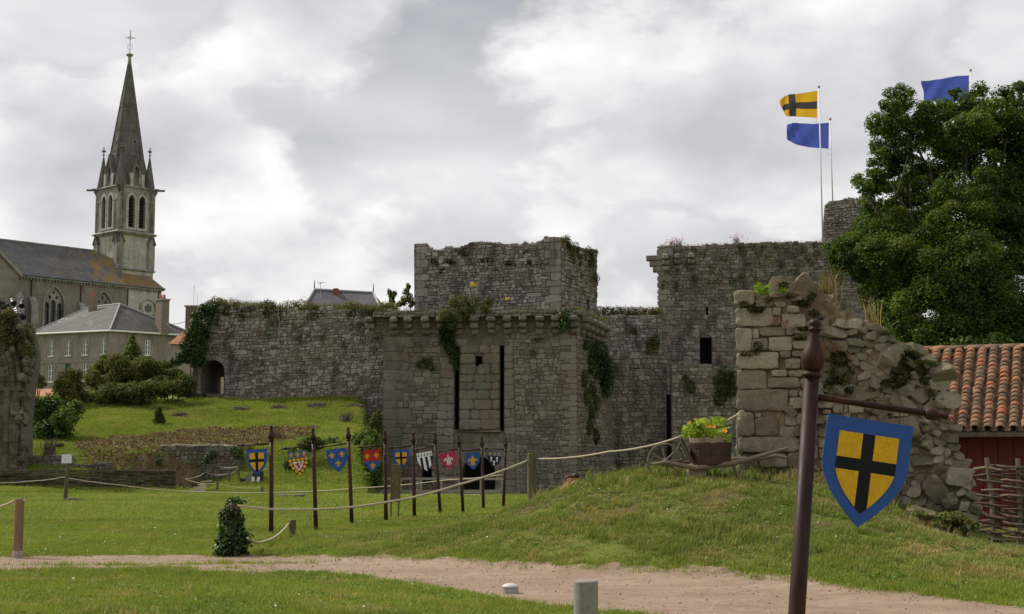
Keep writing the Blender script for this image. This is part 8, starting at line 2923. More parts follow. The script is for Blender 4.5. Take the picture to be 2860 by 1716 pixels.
def banner_post(base, lean, yaw, H, r, side, arm_z, arm_len, arm_tilt, sx, sw, sh, s_gap, design, label):
 """one post: pole, collar, finial, arm with knob, shield hung on two rings"""
 root = empty('banner_post', base, label, 'banner post', 'posts with painted heraldic shields')
 root.rotation_euler = (0, lean, yaw)
 f = r / 0.046
 zc = H - 0.30 * f
 mesh_obj('pole', *lathe([(r * 1.12, -0.25), (r * 1.08, 0.5), (r * 0.98, zc)], 16), RUST, root, True, local=True)
 mesh_obj('collar', *lathe([(r * 1.0, 0), (r * 1.3, 0.010), (r * 1.3, 0.022), (r * 0.95, 0.036)], 16, (0, 0, zc - 0.01)), RUST, root, True, local=True)
 k = f
 mesh_obj('finial', *lathe([(r * 0.9, 0), (r * 1.25, 0.025 * k), (r * 1.45, 0.060 * k), (r * 1.50, 0.085 * k), (r * 1.36, 0.115 * k), (r * 1.05, 0.150 * k), (r * 0.78, 0.185 * k), (r * 0.66, 0.222 * k), (r * 0.64, 0.236 * k), (r * 0.86, 0.243 * k), (r * 0.86, 0.250 * k), (r * 0.58, 0.256 * k), (r * 0.78, 0.272 * k), (r * 0.80, 0.285 * k), (r * 0.62, 0.301 * k), (r * 0.2, 0.309 * k)], 18, (0, 0, zc + 0.022)), RUST, root, True, local=True)
 a = r * 0.42
 ct, st = math.cos(arm_tilt), math.sin(arm_tilt)
 ar = lambda t: Vector((side * t * ct, 0, arm_z - t * st))
 arm = mesh_obj('arm', *tube([ar(r * 0.5), ar(arm_len * 0.88)], a, 10), RUST, root, True, local=True)
 ax = Vector((side * ct, 0, -st)).to_track_quat('Z', 'Y').to_matrix()
 mesh_obj('arm_knob', *lathe([(a, 0), (a * 1.5, 0.012 * k), (a * 2.0, 0.035 * k), (a * 1.75, 0.06 * k), (a * 0.85, 0.085 * k), (a * 0.8, 0.10 * k), (a * 1.15, 0.112 * k), (a * 1.0, 0.13 * k), (a * 0.3, 0.138 * k)], 14, ar(arm_len * 0.86), ax), RUST, arm, True, local=True)
 hold = empty('shield_board', (0, 0, 0))
 hold.parent = root
 top = ar(abs(sx)) - Vector((0, 0, s_gap))
 hold.location = (side * abs(sx), -0.0, top.z)
 hold.rotation_euler = (0, side * arm_tilt, 0)
 make_shield(hold, design, sw, sh)
 for q in (-0.33, 0.33):
  mesh_obj('hanging_ring', *tube([Vector((q * sw, 0, -0.01)), Vector((q * sw, 0.004, s_gap + a * 0.4))], 0.004, 5), M_DARK, hold, local=True)
 return root

ROW = [  # base and top of each post, shield box and arm, in the pixels of one enlargement
 ((363, 990), (348, 68), (135, 312, 255, 478), 213, 75, 'cross', 'nearest post of the row, shield with black cross on yellow, blue border'),
 ((750, 938), (711, 68), (492, 665, 240, 455), 205, 455, 'bezants', 'second post of the row, shield with gold roundels and white triangle'),
 ((1060, 888), (1018, 62), (830, 1003, 225, 425), 193, 770, 'lys3', 'third post of the row, blue shield with three gold fleurs-de-lis'),
 ((1355, 858), (1338, 92), (1150, 1300, 240, 430), 212, 1115, 'party', 'fourth post of the row, shield red above blue with fleurs-de-lis'),
 ((1600, 830), (1585, 105), (1410, 1548, 243, 400), 217, 1380, 'cross', 'fifth post, blue-bordered black cross shield half behind the plank sign'),
 ((1825, 800), (1772, 102), (1612, 1745, 237, 408), 208, 1605, 'ermine', 'sixth post of the row, shield with black and white stripes'),
 ((2022, 790), (1978, 125), (1818, 1950, 250, 393), 232, 1800, 'scout', 'seventh post of the row, crimson shield with one white fleur-de-lis'),
 ((2197, 755), (2180, 138), (2037, 2160, 262, 408), 237, 2010, 'lys1', 'eighth post of the row, blue shield with a single large gold fleur-de-lis'),
 ((2368, 742), (2390, 148), (2235, 2352, 262, 400), 240, 2210, 'towers', 'farthest post of the row, dark shield with three white towers')]
ZP = zpt(640, 1180, 0.32336)
for (bs, tp, sh, ay, ax_, dz, lb) in ROW:
 b = gnd(*ZP(*bs))
 s = b.y / FPX * 0.32336
 H = (bs[1] - tp[1]) * s
 b.z = terrain(b.x, b.y) if terrain(b.x, b.y) < 0.05 else 0.0
 lean = math.atan2(tp[0] - bs[0], bs[1] - tp[1])
 px = bs[0] + (tp[0] - bs[0]) * (bs[1] - sh[2]) / (bs[1] - tp[1])
 banner_post(b, lean, 0.0, H, 0.046, -1, (bs[1] - ay) * s, (px - ax_) * s, -0.0 + (0.035 if dz in ('lys3', 'bezants', 'ermine') else 0.02) - lean, (px - (sh[0] + sh[1]) / 2) * s, (sh[1] - sh[0]) * s, (sh[3] - sh[2]) * s, (sh[2] - ay) * s - 0.0, dz, lb)
# the near one at the right
_Y = 7.9
_top = at(2277, 906, _Y)
_bot = Vector((at(2196, 2131, _Y).x, _Y, 0.0))
_lean = math.atan2(_top.x - _bot.x, _top.z)
_s = _Y / FPX
banner_post(_bot, _lean, 0.0, _top.z / math.cos(_lean), 0.0445, 1, at(2288, 1103, _Y).z + 0.0, 372 * _s, 0.062, 171 * _s, 238 * _s, 298 * _s, 42 * _s, 'cross', 'large rust-brown post in the right foreground, blue-bordered black cross shield')

# ------------------------------------------------------------------ rope posts and ropes
ROPE = plain_mat('hemp_rope', (0.42, 0.355, 0.255), 0.95, 0.3, 60.0, 0.8)
M_LOG = plain_mat('round_log', (0.235, 0.150, 0.080), 0.85, 0.3, 6.0, 0.4, stretch=(1, 1, 0.12), dirt=(0.10, 0.075, 0.045), dirt_amt=0.5)
M_LOGG = plain_mat('green_log', (0.115, 0.095, 0.050), 0.9, 0.3, 6.0, 0.4, stretch=(1, 1, 0.12), dirt=(0.05, 0.05, 0.028), dirt_amt=0.5)

def log_post(x, y, yt, wpx, Y, label, mat=M_LOGG, lean=0.0, foot=False, group='round wooden rope posts'):
 p = at(x, y, Y)
 s = Y / FPX
 h, r = (y - yt) * s, wpx * s / 2
 root = empty('rope_post', p, label, 'post', group)
 ls = Vector((lean * h, 0, 0))
 q = lathe([(r * 1.02, -0.15), (r, h * 0.5), (r * 0.98, h - 0.015), (r * 0.86, h)], 14)
 V = [Vector(v) + ls * (v.z / max(h, 0.01)) for v in q[0]]
 mesh_obj('log', V, q[1], mat, root, False, local=True)
 if foot:
  mesh_obj('metal_foot', *lathe([(r * 1.06, -0.1), (r * 1.06, 0.115), (r * 0.9, 0.12)], 14), plain_mat('galvanised', (0.33, 0.29, 0.26), 0.6, 0.2), root, local=True)
  mesh_obj('rope_peg', *tube([(r * 0.5, -0.02, h - 0.03), (r * 1.35, -0.03, h - 0.03)], 0.02, 6), ROPE, root, local=True)
 return p

def rope(pts, label, r=0.019, sag=None, group=None):
 """pts: world points; sag per span"""
 path = []
 for i in range(len(pts) - 1):
  a, b = Vector(pts[i]), Vector(pts[i + 1])
  sg = (sag[i] if sag else 0.05 * (b - a).length)
  n = 20
  for k in range(n + (1 if i == len(pts) - 2 else 0)):
   t = k / n
   path.append(a.lerp(b, t) + Vector((0, 0, -4 * sg * t * (1 - t))))
 o = mesh_obj('rope', *tube(path, r, 6), ROPE, None, True)
 return tag(o, label, 'rope', group)

log_post(49, 1559, 1396, 26, 24.1, 'near round log post at the left edge of the path', M_LOG, foot=True)
rope([at(-40, 1424, 24.6), at(40, 1400, 24.1)], 'rope end running left out of the picture from the log post', 0.02, [0.02])
log_post(1485, 1425, 1268, 24, 27.0, 'tall mossy rope post standing at the left foot of the mound')
log_post(815, 1492, 1453, 20, 28.0, 'short stub post in the lawn right of the ivy-covered post', lean=0.06)
pa, pb = at(664, 1412, 24.2), at(1476, 1286, 27.0)
rope([pa, at(850, 1423, 24.8), at(1060, 1406, 25.5), at(1270, 1357, 26.3), pb], 'long sagging rope from the ivy-covered post to the tall mossy post', 0.021, [0.03, 0.03, 0.035, 0.03])
pc = at(1904, 1219, 24.4)
rope([at(1497, 1282, 27.0), at(1700, 1262, 25.6), pc], 'rope from the tall mossy post up to the wheelbarrow', 0.020, [0.04, 0.05])
rope([at(2010, 1184, 24.4), at(2066, 1155, 24.6)], 'short rope from the wheelbarrow plant to the broken wall', 0.020, [0.01])
rope([at(2068, 1156, 24.55), at(2062, 1175, 24.5), at(2058, 1195, 24.5), at(2060, 1240, 24.6), at(2060, 1278, 24.7)], 'loose rope end hanging down the corner of the broken wall', 0.016, [0, 0, 0, 0])
kn = MB()
_r = np.random.default_rng(7)
for k in range(7):
 c = at(2072 + _r.normal() * 4, 1162 + _r.normal() * 5, 24.5)
 kn.add(tube([c + Vector((0.05 * math.cos(t), -0.04 + 0.02 * math.sin(3 * t), 0.05 * math.sin(t))) for t in np.linspace(0, 4.5, 9)], 0.014, 5))
tag(kn.build('rope_knot', ROPE, None, True), 'thick rope knot tied round the corner of the broken wall', 'rope knot')
rope([at(692, 1503, 24.2), at(740, 1512, 25.5), at(806, 1464, 28.0)], 'rope loop hanging between the ivy-covered post and the short stub', 0.021, [0.05, 0.06])

# sign post with a white notice
sp = gnd(182, 1402)
sg = empty('notice_post', sp, 'wooden post with a small white notice and a stone base on the far lawn', 'notice post')
sk = sp.y / FPX
mesh_obj('post', *tube([(0, 0, -0.1), (0.06, 0, 1.72)], 0.075, 8), M_LOGG, sg, local=True)
mesh_obj('base_stone', *bevbox((0.28, 0, 0.06), (1, 0, 0), (0, 1, 0), (0, 0, 1), 0.66, 0.4, 0.16, 0.04), M_STONE, sg, local=True)
nt_ = mesh_obj('notice', *obox((0.03, -0.09, 1.62), (1, 0, 0), (0, 1, 0), (0, 0, 1), 0.37, 0.012, 0.33), plain_mat('white_card', (0.72, 0.72, 0.74), 0.6, 0.05), sg, local=True)
for k in range(4):
 mesh_obj('printed_line', *obox((0.03, -0.098, 1.72 - k * 0.06), (1, 0, 0), (0, 1, 0), (0, 0, 1), 0.24 - 0.03 * (k % 2), 0.002, 0.010), plain_mat('grey_print', (0.30, 0.31, 0.36), 0.7), nt_, local=True)
rope([at(-20, 1349, 56), at(90, 1344, 56), at(176, 1333, 55.6), at(340, 1356, 56), at(500, 1372, 56), at(760, 1376, 54), at(1000, 1364, 51), at(1250, 1341, 48.5), at(1404, 1326, 47)], 'thin far rope crossing the lawn from the notice post to the banner posts', 0.020, [0.03] * 8)

# plank sign
bd = plain_mat('mossy_plank', (0.130, 0.098, 0.052), 0.9, 0.4, 8.0, 0.5, dirt=(0.06, 0.045, 0.02), dirt_amt=0.6)
b0 = gnd(1104, 1452)
pn = empty('plank_sign', b0, 'narrow sign of four mossy boards on two posts among the banner posts', 'sign')
s_ = b0.y / FPX
for (x, yt) in ((1093, 1296), (1114, 1300)):
 q = at(x, yt, b0.y)
 mesh_obj('post', *tube([(q.x, b0.y + 0.03, -0.1), (q.x, b0.y + 0.03, q.z)], 0.024, 6), M_LOGG, pn)
for k in range(4):
 z1, z0 = at(1107, 1297 + k * 27, b0.y).z, at(1107, 1297 + k * 27 + 25.5, b0.y).z
 xa, xb = at(1095.5, 1300, b0.y).x, at(1119.5, 1300, b0.y).x
 mesh_obj('board', *bevbox(((xa + xb) / 2, b0.y - 0.02 - 0.004 * (k % 2), (z0 + z1) / 2), (1, 0, 0), (0, 1, 0), (0, 0, 1), xb - xa, 0.03, z1 - z0, 0.006, np.random.default_rng(k), 0.004), bd, pn)

# the little rope enclosure on the slope beyond the lawn
FR = [(513, 1371, 1331, 'leftmost post of the far rope enclosure by the brushwood'), (573, 1346, 1315, 'post of the far rope enclosure behind the wooden steps'), (596, 1327, 1293, 'uppermost post of the far rope enclosure below the small wall'), (638, 1350, 1318, 'middle post of the far rope enclosure on the slope'), (666, 1341, 1297, 'right upper post of the far rope enclosure'), (607, 1376, 1346, 'lower post of the far rope enclosure right of the steps'), (732, 1379, 1359, 'small far post right of the equipment box')]
P3 = []
for (x, y, yt, lb) in FR:
 g_ = on_ground(x, y, 58.0, 80.0)
 P3.append(log_post(x, y, yt, 6.5, g_.y, lb, group='far rope enclosure posts'))
hh = lambda i, f: P3[i] + Vector((0, 0, (FR[i][1] - FR[i][2]) * P3[i].y / FPX * f))
for (seq, lb) in (((0, 1, 2), 'far rope rising from the leftmost enclosure post to the uppermost post'), ((2, 4), 'far rope between the two upper enclosure posts'), ((4, 3, 1), 'far rope along the middle enclosure posts'), ((0, 5, 6), 'far rope along the lower enclosure posts')):
 rope([hh(i, 0.85) for i in seq], lb, 0.018, [0.12] * (len(seq) - 1))

# ------------------------------------------------------------------ ivy-covered post
def ivy_post():
 rng = np.random.default_rng(301)
 b = gnd(646, 1556)
 root = empty('ivy_post', b, 'post completely overgrown with dark ivy at the edge of the path', 'ivy post')
 mesh_obj('post', *tube([b + Vector((0, 0, -0.1)), b + Vector((0.02, 0, 0.92))], 0.09, 10), M_LOGG, root)
 s = b.y / FPX
 bl = []
 for (x, y, rx, ry) in [(650, 1420, 22, 20), (640, 1440, 28, 24), (655, 1455, 30, 28), (640, 1480, 32, 28), (660, 1490, 30, 28), (645, 1515, 40, 28), (625, 1530, 26, 24), (672, 1520, 26, 28), (650, 1540, 42, 18), (615, 1545, 20, 14), (668, 1400, 14, 10), (690, 1505, 12, 22), (645, 1400, 14, 8)]:
  p = at(x, y, b.y)
  bl.append((tuple(p), (rx * s, rx * s * 0.9, ry * s)))
 foliage('ivy', bl, 1.1, 0.075, IVY, rng, root, tone=(0.0, 1.0), aspect=0.8)
 foliage('dry_leaves', bl[:6], 0.06, 0.055, leaf_mat('dead_ivy', (0.10, 0.05, 0.02), (0.20, 0.09, 0.04), (0.35, 0.22, 0.11), 0.2), rng, root, aspect=0.8)

ivy_post()

# ------------------------------------------------------------------ wheelbarrow planter
def wheelbarrow():
 rng = np.random.default_rng(311)
 Z = zpt(1440, 1120, 0.32336)
 Y = 24.3
 A = lambda x, y, d=0.0: at(*Z(x, y), Y + d)
 s = 0.32336 * Y / FPX
 wood = plain_mat('silver_wood', (0.155, 0.118, 0.080), 0.9, 0.35, 7.0, 0.5, stretch=(0.25, 1, 1))
 dark = plain_mat('barrel_oak', (0.050, 0.029, 0.019), 0.8, 0.35, 7.0, 0.5, stretch=(1, 1, 0.2))
 pale = plain_mat('barrel_rim', (0.24, 0.185, 0.125), 0.9, 0.3, 9.0, 0.4, stretch=(1, 1, 0.2))
 band_ = plain_mat('rusty_hoop', (0.058, 0.023, 0.016), 0.7, 0.3, 8.0)
 c = A(1295, 525)
 root = empty('wheelbarrow', (A(1700, 600).x, Y, terrain(A(1700, 600).x, Y)), 'old wooden wheelbarrow with a half barrel as planter on the mound', 'wheelbarrow')
 R = 152 * s
 wh = mesh_obj('wheel', *tube([c + Vector((R * math.cos(t), 0, R * math.sin(t))) for t in np.linspace(0, 2 * math.pi, 41)], 0.021, 6, False), wood, root)
 for a in (0.1, 1.75, 3.3, 4.9, 5.6, 2.6):
  mesh_obj('spoke', *tube([c, c + Vector((R * math.cos(a), 0, R * math.sin(a)))], 0.016, 5), wood, wh)
 mesh_obj('hub', *tube([c + Vector((0, -0.14, 0)), c + Vector((0, -0.05, 0)), c + Vector((0, 0.05, 0)), c + Vector((0, 0.14, 0))], [0.03, 0.06, 0.06, 0.03], 8), wood, wh)
 mesh_obj('shaft', *tube([A(1180, 550, -0.26), A(1290, 535, -0.26), A(1560, 580, -0.26), A(1850, 545, -0.26), A(2100, 482, -0.26), A(2250, 438, -0.26), A(2350, 412, -0.26)], [0.018, 0.034, 0.045, 0.043, 0.036, 0.030, 0.026], 8), wood, root)
 mesh_obj('shaft', *tube([A(1250, 530, 0.26), A(1340, 530, 0.26), A(1600, 540, 0.26), A(1880, 505, 0.26), A(2120, 500, 0.26), A(2250, 475, 0.26), A(2345, 492, 0.26)], [0.018, 0.03, 0.040, 0.040, 0.034, 0.028, 0.022], 8), wood, root)
 mesh_obj('cross_bar', *tube([A(1600, 572, -0.26), A(1600, 545, 0.26)], 0.025, 6), wood, root)
 mesh_obj('cross_bar', *tube([A(1860, 545, -0.26), A(1880, 508, 0.26)], 0.025, 6), wood, root)
 mesh_obj('front_board', *obox((A(1480, 445)), ((A(1540, 560) - A(1420, 325)).normalized()), (0, 1, 0), (A(1540, 560) - A(1420, 325)).normalized().cross(Vector((0, 1, 0))), 265 * s, 0.42, 0.03), dark, root)
 for d in (-0.2, 0.2):
  mesh_obj('strut', *tube([A(1432, 345, d), A(1345, 520, d)], 0.013, 5), wood, root)
  mesh_obj('strut', *tube([A(1375, 440, d), A(1275, 535, d)], 0.016, 5), wood, root)
  p = A(1870, 525, d)
  mesh_obj('leg', *tube([p, Vector((A(1930, 640).x, p.y, terrain(A(1930, 640).x, p.y) - 0.03))], 0.022, 6), wood, root)
  p = A(1990, 520, d)
  mesh_obj('leg_brace', *tube([p, Vector((A(1935, 640).x, p.y, terrain(A(1935, 640).x, p.y) + 0.04))], 0.014, 6), wood, root)
 # half barrel of staves
 cx, zt, zb = A(1682, 300).x, A(1682, 318).z, A(1682, 560).z
 r1, r0 = 184 * s, 158 * s
 n = 22
 for k in range(n):
  a = 2 * math.pi * (k + 0.5) / n
  w = 2 * math.pi / n * 0.97
  dz = rng.uniform(-0.012, 0.02)
  V = []
  for (r, z) in ((r0, zb), ((r0 + r1) / 2 + 0.012, (zb + zt) / 2), (r1, zt + dz)):
   for (aa, rr) in ((a - w / 2, r), (a + w / 2, r), (a + w / 2, r - 0.025), (a - w / 2, r - 0.025)):
    V.append(Vector((cx + rr * math.cos(aa), Y + rr * math.sin(aa), z)))
  F = [(3, 2, 1, 0), (8, 9, 10, 11)]
  for q in (0, 4):
   for i in range(4):
    j = (i + 1) % 4
    F.append((q + i, q + j, q + 4 + j, q + 4 + i))
  mesh_obj('stave', V, F, pale if False else dark, root)
  V2 = [v + (v - Vector((cx, Y, v.z))).normalized() * 0.0015 for v in V[4:]]
  rim = [V2[0].lerp(V2[4], 0.62), V2[1].lerp(V2[5], 0.62), V2[5], V2[4]]
  V3 = [v + (v - Vector((cx, Y, v.z))).normalized() * 0.002 for v in rim] + [v - (v - Vector((cx, Y, v.z))).normalized() * 0.03 for v in rim]
  mesh_obj('stave_end', V3, [(0, 1, 2, 3), (7, 6, 5, 4), (3, 2, 6, 7), (0, 4, 5, 1), (1, 5, 6, 2), (4, 0, 3, 7)], pale, root)
 for (y0, y1) in ((372, 412), (480, 545)):
  za, zb_ = A(1682, y1).z, A(1682, y0).z
  fr = lambda z: r0 + (r1 - r0) * (z - zb) / (zt - zb) + 0.014
  V, F = [], []
  for z in (za, zb_):
   for k in range(28):
    a = 2 * math.pi * k / 28
    V.append(Vector((cx + fr(z) * math.cos(a), Y + fr(z) * math.sin(a), z)))
  for k in range(28):
   F.append((k, (k + 1) % 28, 28 + (k + 1) % 28, 28 + k))
  mesh_obj('hoop', V, F, band_, root)
 mesh_obj('soil', *lathe([(0.01, 0), (r1 - 0.04, 0), (r1 - 0.04, 0.02), (0.01, 0.03)], 20, (cx, Y, zt - 0.06)), plain_mat('potting_soil', (0.03, 0.022, 0.016), 0.95), root)
 q = A(1562, 660)
 st = mesh_obj('log_block', *tube([(q.x, Y - 0.18, terrain(q.x, Y) + 0.10), (q.x, Y + 0.25, terrain(q.x, Y) + 0.10)], 0.16, 12), plain_mat('pale_log', (0.26, 0.20, 0.125), 0.9, 0.3), None)
 tag(st, 'short pale log block lying under the wheelbarrow', 'log')
 # squash plant
 sq = leaf_mat('squash_leaf', (0.13, 0.20, 0.02), (0.25, 0.33, 0.04), (0.40, 0.46, 0.09), trans=0.45)
 pl = empty('squash_plant', (cx, Y, zt - 0.05), 'bright green squash plant with yellow flowers in the half barrel', 'plant')
 for k in range(46):
  x, y = rng.uniform(1450, 1845), rng.uniform(175, 325)
  if k < 8:
   x, y = [(1730, 150), (1760, 180), (1600, 200), (1475, 300), (1520, 285), (1560, 310), (1640, 240), (1790, 200)][k]
  p = A(x, y, rng.uniform(-0.3, 0.25))
  r = rng.uniform(0.07, 0.13) * (1.3 if k < 3 else 1)
  nn = Vector((rng.normal() * 0.5, -0.7 + rng.normal() * 0.4, 0.6)).normalized()
  a_ = nn.orthogonal().normalized()
  b_ = nn.cross(a_)
  V = [p]
  m_ = 15
  for i in range(m_):
   t = 2 * math.pi * i / m_
   rr = r * (0.82 + 0.25 * math.cos(5 * t) * 0.6) * (0.6 if i == 0 else 1)
   V.append(p + a_ * (rr * math.cos(t)) + b_ * (rr * math.sin(t)) + nn * (0.03 * math.sin(3 * t)))
  mesh_obj('leaf', V, [(0, i + 1, (i + 1) % m_ + 1) for i in range(m_)], sq, pl, False, np.full(len(V), rng.random()))
  mesh_obj('stem', *tube([Vector((cx + rng.normal() * 0.1, Y, zt - 0.05)), p.lerp(Vector((cx, Y, zt)), 0.4) + Vector((0, 0, 0.03)), p], 0.008, 4), sq, pl, False, np.full(12, 0.4))
 yl = plain_mat('squash_flower', (0.85, 0.42, 0.02), 0.6, 0.15)
 for (x, y, r) in ((1660, 215, 0.055), (1705, 225, 0.04), (1805, 262, 0.042), (1552, 160, 0.022), (1495, 193, 0.022)):
  p = A(x, y, -0.3)
  mesh_obj('flower', *lathe([(r * 0.2, -r), (r * 0.35, -r * 0.3), (r * 1.0, r * 0.3), (r * 0.9, r * 0.36), (r * 0.2, -r * 0.3)], 10, p, Vector((0.1, -0.8, 0.6)).to_track_quat('Z', 'Y').to_matrix()), yl, pl)

wheelbarrow()

# ------------------------------------------------------------------ path lamp and bollard
def path_things():
 p = gnd(1425, 1660)
 conc = plain_mat('lamp_concrete', (0.30, 0.29, 0.275), 0.8, 0.15, 12.0)
 root = empty('path_lamp', p, 'low round path lamp with pale domed lid on the sand', 'path lamp')
 mesh_obj('body', *lathe([(0.103, -0.05), (0.103, 0.075), (0.098, 0.08)], 24), conc, root, local=True)
 mesh_obj('seam', *lathe([(0.092, 0.075), (0.092, 0.09)], 24), M_DARK, root, local=True)
 mesh_obj('lid', *lathe([(0.106, 0.086), (0.106, 0.098), (0.085, 0.118), (0.05, 0.131), (0.01, 0.136)], 24), plain_mat('lamp_lid', (0.48, 0.47, 0.45), 0.5, 0.1), root, True, local=True)
 b = at(1636, 1622, 11.0)
 bo = empty('bollard', (b.x, 11.0, 0), 'grey cylindrical concrete bollard at the bottom edge', 'bollard')
 r = 33.5 * 11 / FPX
 mesh_obj('shaft', *lathe([(r, -0.2), (r, b.z - 0.008), (r - 0.008, b.z), (0.01, b.z + 0.001)], 32), plain_mat('bollard_concrete', (0.215, 0.205, 0.180), 0.8, 0.14, 18.0, 0.2, dirt=(0.32, 0.31, 0.28), dirt_amt=0.35), bo, local=True)

path_things()

# ------------------------------------------------------------------ flags
def flag(pole_top, pole_foot, Y, rows_top, rows_bot, label, cols, cross=None, seed=0, zp=None, r=0.06):
 rng = np.random.default_rng(seed)
 a, b = at(*pole_foot, Y), at(*pole_top, Y)
 a.z -= 0.4
 root = empty('flag_pole', a, label, 'flag', 'flags on white poles')
 wm = plain_mat('white_pole', (0.70, 0.70, 0.70), 0.4, 0.05)
 mesh_obj('pole', *tube([a, b], [r, r * 0.8], 8), wm, root, True)
 mesh_obj('ball', *lathe([(0.02, -0.12), (0.09, -0.07), (0.12, 0.0), (0.09, 0.08), (0.02, 0.12)], 10, b), plain_mat('copper_ball', (0.38, 0.26, 0.20), 0.5), root, True)
 nx, ny = 34, 18
 ft = np.array([zp(*q) for q in rows_top])
 fb = np.array([zp(*q) for q in rows_bot])
 ts = np.linspace(0, 1, len(ft))
 tb = np.linspace(0, 1, len(fb))
 V, F, mi = [], [], []
 for j in range(ny + 1):
  for i in range(nx + 1):
   u, w = i / nx, j / ny
   tx, ty = np.interp(u, ts, ft[:, 0]), np.interp(u, ts, ft[:, 1])
   bx, by = np.interp(u, tb, fb[:, 0]), np.interp(u, tb, fb[:, 1])
   p = at(tx + (bx - tx) * w, ty + (by - ty) * w, Y)
   wv = u * (0.28 * math.sin(5.5 * u + 2.5 * w + seed) + 0.10 * math.sin(13 * u - 5 * w + seed * 2) + 0.05 * math.sin(25 * u + 9 * w))
   V.append(p + Vector((0, wv, 0.03 * u * math.sin(9 * u + seed))))
 for j in range(ny):
  for i in range(nx):
   k = j * (nx + 1) + i
   F.append((k, k + 1, k + nx + 2, k + nx + 1))
   u, w = (i + 0.5) / nx, (j + 0.5) / ny
   mi.append(1 if cross and (cross[0] < u < cross[1] or cross[2] < w < cross[3]) else 0)
 mesh_obj('cloth', V, F, None, root, True, mats=cols, midx=mi)
 h = at(*zp(*rows_bot[0]), Y)
 mesh_obj('halyard', *tube([h, h + Vector((-0.12, 0, -0.25)), h + Vector((-0.05, 0, -0.42)), h + Vector((0.2, 0, -0.40))], 0.02, 5), wm, root)

def cloth_mat(name, c):
 t = NT(name)
 a = t.n('ShaderNodeBsdfDiffuse')
 a.inputs[0].default_value = (*c, 1)
 b = t.n('ShaderNodeBsdfTranslucent')
 b.inputs[0].default_value = (*c, 1)
 m = t.n('ShaderNodeMixShader')
 m.inputs[0].default_value = 0.45
 t.l(a.outputs[0], m.inputs[1])
 t.l(b.outputs[0], m.inputs[2])
 t.l(m.outputs[0], t.out.inputs['Surface'])
 return t.m

FY, FK, FB = cloth_mat('flag_yellow', (0.80, 0.46, 0.03)), cloth_mat('flag_dark', (0.075, 0.070, 0.075)), cloth_mat('flag_blue', (0.085, 0.125, 0.52))
Z8 = zpt(2120, 220, 0.3235)
flag((2287, 243), (2298, 676), 111.0, [(503, 103), (420, 118), (340, 128), (280, 138), (215, 160), (178, 184)], [(501, 340), (420, 336), (350, 330), (290, 326), (255, 322), (232, 318)], 'yellow flag with a dark cross on the taller white pole', [FY, FK], (0.51, 0.70, 0.37, 0.64), 1, Z8)
flag((2318.5, 333), (2326, 566), 113.5, [(603, 380), (520, 388), (440, 392), (350, 392), (290, 380), (245, 390)], [(600, 607), (520, 600), (440, 594), (360, 576), (290, 552), (240, 530)], 'plain blue flag on the shorter white pole left of the oak', [FB], None, 2, Z8, 0.055)
Z3 = zpt(2220, 180, 0.5526)
flag((2711, 197), (2716, 700), 113.0, [(880, 56), (820, 60), (750, 72), (700, 76), (638, 84)], [(880, 182), (820, 186), (750, 196), (700, 188), (648, 192)], 'plain blue flag half hidden behind the top of the oak', [FB], None, 4, Z3, 0.055)

